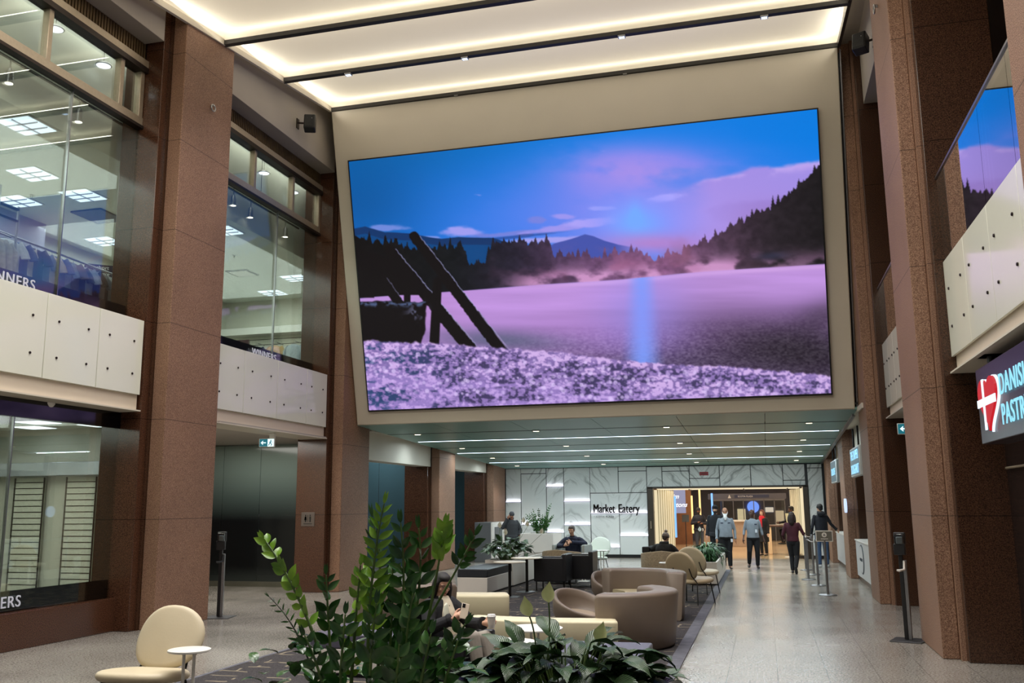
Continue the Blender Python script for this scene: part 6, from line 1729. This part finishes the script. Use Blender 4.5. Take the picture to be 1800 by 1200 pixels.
# --- person on the phone by the kiosk
person('person in a dark padded coat and knitted hat on the phone beside the grey kiosk', (-8.0, 29.6, 0), R(20), 1.62, 'brown', 1.12,
       dict(elR=(-.30, -.05, 1.12), wrR=(-.14, -.10, 1.40), thR=(.2, -.3, 1), elL=(.28, .02, 1.02), wrL=(.24, -.12, .86)), face_dir=(.25, -1, -.35), top=(46, 48, 52), bottom=(28, 28, 32), hair=(24, 20, 20), hat=('beanie', (64, 66, 70)), coat=.22, puffy=.035, hood=True)
# --- woman walking away in maroon
r_, j, P, M_ = person('woman with long dark hair in a maroon blouse and black trousers walking away', (.66, 25.97, 0), R(172), 1.60, 'brown', .98,
       dict(knL=(.06, -.06, .44), anL=(.05, .0, .075), knR=(-.08, .0, .45), anR=(-.06, .22, .17), footR=(0, -.55, -.85), elR=(-.27, -.02, 1.02), wrR=(-.22, -.20, 1.08), elL=(.25, .04, 1.0), wrL=(.24, -.12, .90)),
       face_dir=(0, -1, -.1), top=(70, 24, 38), bottom=(18, 18, 22), hair=(38, 22, 20), hairstyle='long', shoe=(34, 34, 38))
# --- man at right, seen from behind
r_, j, P, M_ = person('man in a dark hooded top and blue jeans seen from behind, reaching to the right', (1.52, 28.5, 0), R(200), 1.80, 'fair', 1.05,
       dict(elR=(-.34, -.10, 1.22), wrR=(-.56, -.24, 1.06), elL=(.27, .02, 1.12), wrL=(.25, -.12, .92)), top=(26, 28, 36), bottom=(58, 80, 112), hair=(16, 14, 14), hairstyle='short', shoe=(190, 190, 190), hood=True, coat=.02)
# --- woman with red scarf
r_, j, P, M_ = person('woman in a long black coat and red scarf behind the second guard', (-.12, 34.6, 0), R(-35), 1.60, 'fair', 1.0, dict(elR=(-.26, .0, 1.0), wrR=(-.14, -.22, 1.05)),
       top=(18, 16, 20), bottom=(20, 20, 24), hair=(86, 40, 30), hairstyle='long', coat=.35, puffy=.015)
MB().loft([((0, -.01, 1.28), (.125, 0, 0), (0, .105, 0)), ((0, -.02, 1.33), (.11, 0, 0), (0, .10, 0)), ((0, -.02, 1.39), (.085, 0, 0), (0, .08, 0))], 18).loft([((.0, -.11, 1.32), (.06, 0, 0), (0, .03, 0)), ((.02, -.14, 1.15), (.06, 0, 0), (0, .025, 0)), ((.03, -.14, 1.0), (.05, 0, 0), (0, .02, 0))], 12).build('scarf', fab((196, 32, 48)), r_)
# --- man seated at the bar table
person('man in black seated at the high bar table, arm resting on it', (.95, 35.9, .22), R(-70), 1.74, 'dark', 1.05,
       dict(hip=(0, .02, .62), waist=(0, .0, .78), chest=(0, -.03, .98), neck=(0, -.02, 1.20), head=(0, -.05, 1.37), shL=(.165, -.02, 1.14), shR=(-.165, -.02, 1.14), elR=(-.26, -.20, .93), wrR=(-.16, -.46, .90), elL=(.26, -.05, .90), wrL=(.16, -.26, .86),
            hpL=(.09, .0, .60), hpR=(-.09, 0, .60), knL=(.12, -.42, .60), knR=(-.12, -.42, .60), anL=(.12, -.42, .20), anR=(-.12, -.36, .20)), face_dir=(-.3, -1, -.1), top=(22, 20, 24), bottom=(20, 18, 20), hair=(18, 14, 14), puffy=.01, coat=.01)
t = thing('bar_stool', 'wooden bar stool under the seated man in black', 'stool', (.98, 35.9, 0))
MB().lathe([(.18, .70), (.19, .73), (.18, .76)], 20).build('seat', M_wood, t)
for a in range(4): MB().cyl((.12 * math.cos(a * PI / 2 + .78), .12 * math.sin(a * PI / 2 + .78), .71), (.2 * math.cos(a * PI / 2 + .78), .2 * math.sin(a * PI / 2 + .78), 0), .015).build('leg', M_wood, t)

# --- seated man in navy with phone
SEAT = dict(hip=(0, .10, .50), waist=(0, .12, .64), chest=(0, .10, .82), neck=(0, .06, 1.04), head=(0, -.0, 1.19), shL=(.165, .08, .975), shR=(-.165, .08, .975),
            hpL=(.09, .05, .50), hpR=(-.09, .05, .50), knL=(.15, -.40, .52), knR=(-.15, -.40, .52), anL=(.14, -.46, .07), anR=(-.14, -.42, .07))
def seat(**k): d = dict(SEAT); d.update(k); return d
r_, j, P, M_ = person('grey haired man in a navy jacket seated in the light grey armchair with a phone', (-4.78, 23.5, 0), R(-6), 1.76, 'fair', 1.2,
    seat(elL=(.36, -.02, .86), wrL=(.07, -.26, .90), elR=(-.34, -.06, .80), wrR=(-.10, -.30, .82), hdL=(-.8, -.3, .1), hdR=(.7, -.3, .25), thL=(0, 0, 1), thR=(0, 0, 1)), face_dir=(-.05, -1, -.32), top=(24, 30, 52), bottom=(26, 30, 48), hair=(92, 84, 80), puffy=.022, curl=(.8, .8), vox=.010)
t = tag(MB().box(-.035, .035, -.005, .005, -.07, .07).build('mobile_phone', M_blk, bevel=.003), 'black phone in the hands of the seated man in navy', 'phone')
t.location = (-4.83, 23.18, .90); t.rotation_euler = (R(-30), 0, R(70))
# --- person with pompom hat, seen from behind
r_, j, P, M_ = person('person in a black coat and grey pompom hat in the tan barrel chair, from behind', (-2.22, 21.75, 0), R(160), 1.62, 'fair', 1.15,
    seat(elL=(.36, -.02, .80), wrL=(.50, -.22, .82), elR=(-.28, .0, .70), wrR=(-.14, -.26, .70), head=(0, .03, 1.06), neck=(0, .10, .955), chest=(0, .14, .76), shL=(.155, .12, .885), shR=(-.155, .12, .885)), face_dir=(.1, -1, -.3), top=(22, 20, 22), bottom=(24, 24, 28), hair=(50, 40, 36), hat=('pom', (128, 118, 114)), puffy=.035, hood=True)
tag(MB().box(-2.80, -2.62, 21.85, 21.97, .72, .86).build('handbag', M_leather, bevel=.02), 'small black bag on the arm of the tan barrel chair', 'bag')

# --- the woman in the foreground armchair.  local frame: faces -y, turned to face right of the picture
ax, ay = -3.10, 8.92
r_, j, P, M_ = person('seated woman with glasses, long black hair, black coat and cream shirt, reading her phone', (ax, ay, 0), R(64), 1.62, 'asian', 1.0,
    dict(hip=(0, .0, .47), waist=(0, .04, .60), chest=(0, .08, .74), neck=(0, .08, .93), head=(.0, .03, 1.055), shL=(.15, .07, .88), shR=(-.15, .07, .88),
         elR=(-.27, -.05, .66), wrR=(-.12, -.24, .76), elL=(.27, -.10, .66), wrL=(.16, -.38, .70), hdR=(.25, -.8, .45), hdL=(-.05, -1, .1), thR=(.2, 0, 1), thL=(0, 0, 1),
         hpL=(.08, -.02, .46), hpR=(-.08, -.02, .46), knL=(.10, -.45, .58), knR=(-.08, -.46, .60), anL=(.10, -.58, .12), anR=(-.06, -.56, .12)),
    face_dir=(-.36, -1, -.42), top=(22, 22, 26), bottom=(150, 142, 132), hair=(20, 14, 14), hairstyle='long', puffy=.03, glasses=True, vox=.0065, curl=(1.0, .9), hood=True, sleeve=.93)
mb = MB()
mb.loft([((-.02, -.095, .56), (.085, 0, 0), (0, .06, 0)), ((-.02, -.085, .68), (.09, 0, 0), (0, .06, 0)), ((-.01, -.055, .80), (.082, 0, 0), (0, .062, 0)), ((0, -.01, .89), (.062, 0, 0), (0, .06, 0)), ((0, .03, .95), (.052, 0, 0), (0, .056, 0))], 18)
mb.build('cream_shirt', fab((208, 196, 172)), r_, remesh=.008)
mb = MB()
mb.loft([((-.07, -.08, .90), (.03, 0, .01), (0, .012, 0)), ((-.095, -.115, .78), (.042, 0, .01), (0, .012, 0)), ((-.10, -.14, .64), (.05, 0, 0), (0, .012, 0)), ((-.13, -.15, .50), (.055, 0, 0), (0, .012, 0))], 12)
mb.build('coat_lining', fab((196, 196, 176)), r_, sub=1)
for z in (.70, .78, .86): MB().ell((-.02, -.150 + (z - .70) * .42, z), (.006, .003, .006), 8, 6).build('button', M_legb, r_)
Mw = Matrix.Translation((ax, ay, 0)) @ Matrix.Rotation(R(64), 4, 'Z')
t = thing('mobile_phone', 'phone in a pale case held up by the woman', 'phone', tuple(Mw @ V((-.07, -.335, .83))))
t.rotation_euler = (R(-22), R(14), R(24))
MB().box(-.037, .037, -.004, .004, -.075, .075).build('case', mat('phone_case', (196, 180, 160), .35, noise=(6, .05)), t, bevel=.006)
MB().box(-.034, .034, .0042, .006, -.07, .07).build('screen', M_blk, t, bevel=.001)
MB().box(-.03, .0, -.008, -.004, .03, .068).build('camera_bump', M_blk, t, bevel=.003)
t = thing('coffee_cup', 'white takeaway coffee cup with lid in the woman\'s left hand', 'cup', tuple(Mw @ V((.13, -.50, .665))))
MB().lathe([(.028, 0), (.03, .004), (.040, .105), (.038, .107)], 28).build('cup', M_whitemetal, t)
MB().lathe([(.043, .103), (.044, .112), (.040, .116), (.038, .128), (.034, .130)], 28).build('lid', mat('lid_white', (236, 234, 230), .35, noise=(6, .01)), t)
MB().lathe([(.034, .03), (.0392, .085)], 28).build('sleeve', mat('cup_sleeve', (214, 206, 194), .7, noise=(9, .04)), t)
# patterned scarf bundle on her lap
t = tag(MB().loft([((-.10, -.16, .50), (.10, 0, 0), (0, .05, .02)), ((-.08, -.20, .56), (.13, 0, 0), (0, .08, 0)), ((-.03, -.24, .58), (.10, 0, .02), (0, .07, 0)), ((0, -.26, .56), (.05, 0, 0), (0, .04, 0))], 20).build('knitted_scarf', mat('scarf_grey', (120, 112, 106), .9, noise=(38, .55), bump=(40, .6)), sub=1),
        'black and white patterned scarf bundled on the woman\'s lap', 'scarf')
t.matrix_world = Mw

# ================================================================== STANDS, SIGNS, SPEAKERS
def stanchion(loc, label):
    t = thing('stanchion', label, 'barrier post', loc, 0, 'steel queue posts')
    MB().cyl((0, 0, 0), (0, 0, .95), .028, n=16).build('post', M_steel, t)
    MB().lathe([(.17, 0), (.17, .012), (.15, .022), (.04, .035)], 28).build('base', M_steel, t)
    MB().lathe([(.034, .93), (.036, .94), (.036, 1.0), (.028, 1.02)], 16).build('cap', M_steel, t)
for (x, y), l in zip(((1.06, 22.3), (.92, 24.0), (1.12, 25.6), (1.0, 27.4)), ('steel queue post nearest behind the grey framed sign', 'second steel queue post behind the framed sign', 'third steel queue post, near the man in the hooded top', 'farthest steel queue post')):
    stanchion((x, y, 0), l)
t = thing('queue_belt', 'thin belts stretched between the steel queue posts', 'barrier belt', (1.0, 24, .96))
MB().box(-.003, .003, -.0, .0, 0, 0)
mb = MB()
for a, b in (((1.06, 22.3), (.92, 24.0)), ((.92, 24.0), (1.12, 25.6)), ((1.12, 25.6), (1.0, 27.4))):
    mb.tube([(a[0] - 1.0, a[1] - 24, 0), ((a[0] + b[0]) / 2 - 1.0, (a[1] + b[1]) / 2 - 24, -.03), (b[0] - 1.0, b[1] - 24, 0)], .012, 6)
mb.build('belt', M_steel, t)
t = thing('sign_stand', 'steel stand with a grey framed landscape sign at the front of the queue', 'sign stand', (1.12, 20.06, 0))
MB().cyl((0, 0, 0), (0, 0, 1.1), .026, n=16).build('post', M_steel, t)
MB().lathe([(.18, 0), (.18, .012), (.16, .022), (.04, .035)], 30).build('base', M_steel, t)
MB().box(-.165, .165, -.02, 0, 1.05, 1.27).build('frame', M_whitemetal, t, bevel=.004)
MB().box(-.148, .148, -.024, -.018, 1.067, 1.253).build('poster', mat('poster_grey', (104, 102, 94), .5, noise=(4, .03)), t)
MB().lathe([(.048, 0), (.048, .003)], 24, mtx=Matrix.Rotation(R(90), 3, 'X'), c=(0, -.024, 1.185)).build('emblem', M_whitemetal, t)
MB().box(-.022, .022, -.030, -.026, 1.165, 1.18).box(-.014, .014, -.030, -.026, 1.19, 1.205).build('emblem_mark', mat('ink_grey', (70, 70, 72), .5), t)
MB().box(-.07, .07, -.027, -.024, 1.10, 1.112).build('caption', M_whitemetal, t)
def sanitizer(loc, rz, label, front):
    t = thing('sanitizer_stand', label, 'sanitizer stand', loc, rz)
    MB().box(-.05, .0, -.03, .03, .02, 1.2).build('post', M_black, t, bevel=.004)
    MB().box(.0, .045, -.025, .025, .02, 1.05).build('steel_cover', M_steel, t, bevel=.004)
    MB().prism([(-.2, -.22), (.2, -.22), (.22, .22), (-.22, .22)], 0, .015).build('base', mat('base_grey', (74, 74, 76), .4, .6, noise=(6, .05)), t, bevel=.004)
    MB().box(-.09, .06, -.10, -.03, 1.12, 1.27).build('dispenser', M_black, t, bevel=.012)
    MB().box(-.07, .05, -.112, -.04, 1.26, 1.40).build('bottle', glass('bottle_glass', (215, 222, 225), .9, .02, 1.4, 2.5), t, bevel=.01)
    MB().box(-.05, .03, -.10, -.05, 1.27, 1.36).build('liquid', mat('liquid_pale', (190, 196, 196), .2, noise=(6, .05)), t, bevel=.01)
    MB().box(-.085, .06, -.06, .0, 1.26, 1.42).build('backplate', M_black, t, bevel=.01)
    MB().tube([(.02, -.03, 1.04), (.02, -.06, .93), (-.02, -.16, .92), (-.05, -.17, .925)], [.014, .016, .018, .012], 8).build('drip_tray', M_whitemetal if front else M_black, t)
    return t
sanitizer((-8.98, 14.3, 0), R(15), 'hand sanitizer stand in front of the dark glass, beside the tall left pier', False)
sanitizer((1.76, 13.75, 0), R(-20), 'hand sanitizer stand at the foot of the right granite pier', True)
# restroom sign on pier
t = thing('restroom_sign', 'square steel sign with two dark restroom figures on the granite pier', 'sign', (-9.74, 18.82, 1.56))
MB().box(-.16, .16, 0, .012, -.15, .15).build('plate', mat('plate_steel', (104, 94, 88), .4, .6, noise=(5, .08)), t, bevel=.003)
mb = MB()
for s in (-1, 1):
    mb.box(s * .055 - .02, s * .055 + .02, -.004, 0, -.0, .06).ell((s * .055, -.002, .085), (.016, .003, .016), 10, 6).box(s * .055 - .015, s * .055 + .015, -.004, 0, -.06, .0)
mb.prism([(-.088, -.02), (-.022, -.02), (-.04, .05), (-.07, .05)], -.004, 0, axis='y'); mb.box(-.004, .004, -.004, 0, -.06, .09); mb.build('figures', M_blk, t, smooth=False)
MB().box(-.10, .10, -.003, 0, -.105, -.092).build('caption', M_blk, t)
# blade signs between right piers
def blade_sign(loc, L_, H_, lines, label, size):
    t = thing('hanging_sign', label, 'sign', loc)
    MB().box(0, .10, -L_ / 2, L_ / 2, -H_ / 2, H_ / 2).build('box', mat('sign_case', (190, 196, 196), .35, noise=(2, .03)), t, bevel=.02)
    for y in (-L_ * .25, L_ * .25): MB().cyl((.05, y, H_ / 2), (.05, y, H_ / 2 + .42), .02, n=8).build('hanger', M_legb, t)
    MB().box(-.004, .0, -L_ / 2 + .12, L_ / 2 - .10, -H_ / 2 + .04, H_ / 2 - .04).build('lit_field', emis('sign_field', (150, 186, 200), .22), t)
    k = len(lines)
    for q, s in enumerate(lines):
        z = (k / 2 - q - .5) * size * 1.05 - size * .36
        text_obj('lettering', s, size, emis('sign_blue', (150, 215, 255), 1.1), face((-.008, 0, z), (0, -1, 0)), .002, t, align='CENTER', space=1.08)
blade_sign((1.90, 21.1, 2.68), 2.1, .62, ['THE DAPPER', 'DOUGHNUT'], 'pale lit hanging sign with blue doughnut shop lettering, nearer of two', .28)
blade_sign((1.90, 27.6, 2.68), 2.1, .62, ['CALII LOVE'], 'pale lit hanging sign with blue lettering, farther of two', .27)
t = thing('round_sign', 'small round lit blade sign beyond the two hanging signs', 'sign', (1.88, 24.35, 1.75))
MB().lathe([(.17, 0), (.17, .05)], 24, mtx=Matrix.Rotation(R(90), 3, 'Y')).build('disc', emis('round_blue', (190, 210, 255), 1.0), t)
# white counters
for x0, y0, y1, l in ((2.06, 20.25, 24.15, 'white shop counter with a dark oval emblem, nearer of the two on the right'), (2.06, 26.2, 30.5, 'white shop counter with an orange panel, farther of the two on the right')):
    t = thing('shop_counter', l, 'counter', (x0, (y0 + y1) / 2, 0)); c_ = (y0 + y1) / 2
    MB().box(0, .7, y0 - c_, y1 - c_, .12, .93).build('front', mat('counter_white', (188, 192, 194), .35, noise=(1, .02)), t, bevel=.006)
    MB().box(.03, .65, y0 - c_, y1 - c_, 0, .12).build('plinth', M_dark, t)
    MB().box(-.02, .72, y0 - c_, y1 - c_, .93, .96).build('worktop', M_whitemetal, t, bevel=.004)
    if y0 < 22:
        mb = MB(); n = 40
        mb.lathe([(.33, 0), (.33, .012)], 40, mtx=Matrix.Rotation(R(-90), 3, 'Y') @ Matrix.Diagonal((1, 1.3, 1)), c=(0, .6, .55)); mb.build('emblem_ring', mat('emblem_dark', (40, 56, 70), .4, noise=(3, .05)), t)
        MB().lathe([(.295, 0), (.295, .018)], 40, mtx=Matrix.Rotation(R(-90), 3, 'Y') @ Matrix.Diagonal((1, 1.3, 1)), c=(0, .6, .55)).build('emblem_field', MATS['counter_white'], t)
        text_obj('lettering', 'DOUGHNUT', .10, MATS['emblem_dark'], face((-.02, .92, .51), (0, -1, 0)), .003, t)
        tag(MB().box(2.5, 2.9, 21.0, 21.5, .965, 1.32).build('glass_case', M_dooglass), 'small clear display case on the nearer white counter', 'display case')
        tag(MB().box(2.42, 2.52, 20.3, 20.42, 1.2, 1.3).cyl((2.47, 20.36, .96), (2.47, 20.36, 1.2), .012).build('card_reader', M_whitemetal), 'white card reader on a stalk on the nearer counter', 'card reader')
    else:
        MB().box(-.01, 0, -1.5, -.9, .18, .85).build('orange_panel', mat('panel_orange', (190, 120, 84), .5, noise=(3, .1)), t)
# heart shop sign
t = thing('shop_sign', 'dark hanging shop sign with a red and white heart, at the right edge', 'sign', (2.28, 9.6, 2.82))
MB().box(0, .25, -1.95, 1.30, -.40, .40).build('panel', mat('sign_plum', (42, 36, 48), .3, noise=(1, .05)), t, bevel=.01)
MB().cyl((.12, 1.08, .4), (.12, 1.08, .55), .04, n=10).box(.02, .22, .9, 1.25, .52, .54).build('hanger', M_black, t)
def heart(s, yoff, w0=1):
    pts = []
    for k in range(48):
        q = 2 * PI * k / 48
        x = 16 * math.sin(q) ** 3; y = 13 * math.cos(q) - 5 * math.cos(2 * q) - 2 * math.cos(3 * q) - math.cos(4 * q)
        pts.append((-(x / 17 * s * w0) + yoff, y / 17 * s + .02))
    return pts
HY = .68
MB().prism(heart(.328, HY, 1.28), -.025, 0, axis='x').build('heart_rim', emis('heart_white', (225, 240, 255), 1.0), t, smooth=False)
MB().prism(heart(.315, HY, 1.28), -.05, -.02, axis='x').build('heart', emis('heart_red', (196, 12, 28), .8), t, smooth=False)
MB().box(-.056, -.045, HY - .37, HY + .40, -.035, .045).box(-.056, -.045, HY + .08, HY + .15, -.28, .24).build('heart_cross', MATS['heart_white'], t, smooth=False)
for s, z in (('DANISH', .02), ('PASTRY', -.27)):
    text_obj('lettering', s, .29, emis('sign_cyan', (140, 215, 240), .95), face((-.02, .26, z), (0, -1, 0)), .004, t, sx=.95, space=1.1)
# speakers
def speaker(loc, rz, tilt, label, s=1):
    t = thing('wall_speaker', label, 'speaker', loc)
    o = MB().box(-.12, .12, -.11, .11, -.17, .17).build('cabinet', M_black, t, bevel=.02); o.rotation_euler = (tilt, 0, rz)
    o2 = MB().box(-.10, .10, -.122, -.11, -.15, .15).build('grille', mat('grille_black', (26, 26, 28), .8, noise=(40, .3)), o, bevel=.01)
    MB().ell((.05, -.124, .06), (.008, .004, .008), 8, 6).build('badge', M_steel, o)
    MB().cyl((0, 0, 0), (-.28 * s, .0, .05), .02).box(-.30 * s, -.28 * s, -.05, .05, -.08, .14).build('bracket', M_dark, t)
speaker((-9.0, 16.95, 9.93), R(20), R(-12), 'black wall speaker high on the left soffit, beside the screen housing', 1)
speaker((2.06, 16.2, 9.78), R(-25), R(-14), 'black wall speaker high at the right, beside the screen housing', -.7)
# kiosk
t = thing('info_kiosk', 'brushed grey kiosk box with a lit recess, left of the marble wall', 'kiosk', (-9.0, 30.4, 0))
MB().box(-.3, .26, -.7, .8, .0, 1.28).build('body', mat('kiosk_grey', (118, 120, 122), .35, .5, noise=(2, .05)), t, bevel=.01)
MB().box(.26, .30, -.7, .8, .0, 1.28).build('front_frame', M_wbox, t, bevel=.006)
MB().box(.295, .31, -.4, .5, .45, 1.12).build('display', mat('kiosk_display', (60, 62, 66), .15, noise=(1, .1)), t)
MB().box(.30, .325, -.4, .5, .42, .45).build('lit_ledge', M_ledge, t)
# rounded smoke dome etc
t = tag(MB().lathe([(.09, .0), (.09, -.02), (.06, -.06), (.02, -.08)], 16, c=(2.75, 11.2, 3.36)).build('dome_camera', M_whitemetal), 'white dome camera under the right balcony, above the heart sign', 'camera')
t = tag(MB().lathe([(.09, .0), (.09, -.02), (.06, -.06), (.02, -.08)], 16, c=(-9.75, 10.9, 3.31)).build('dome_camera', M_whitemetal), 'white dome fixture under the left balcony, above the ground floor shop window', 'camera')
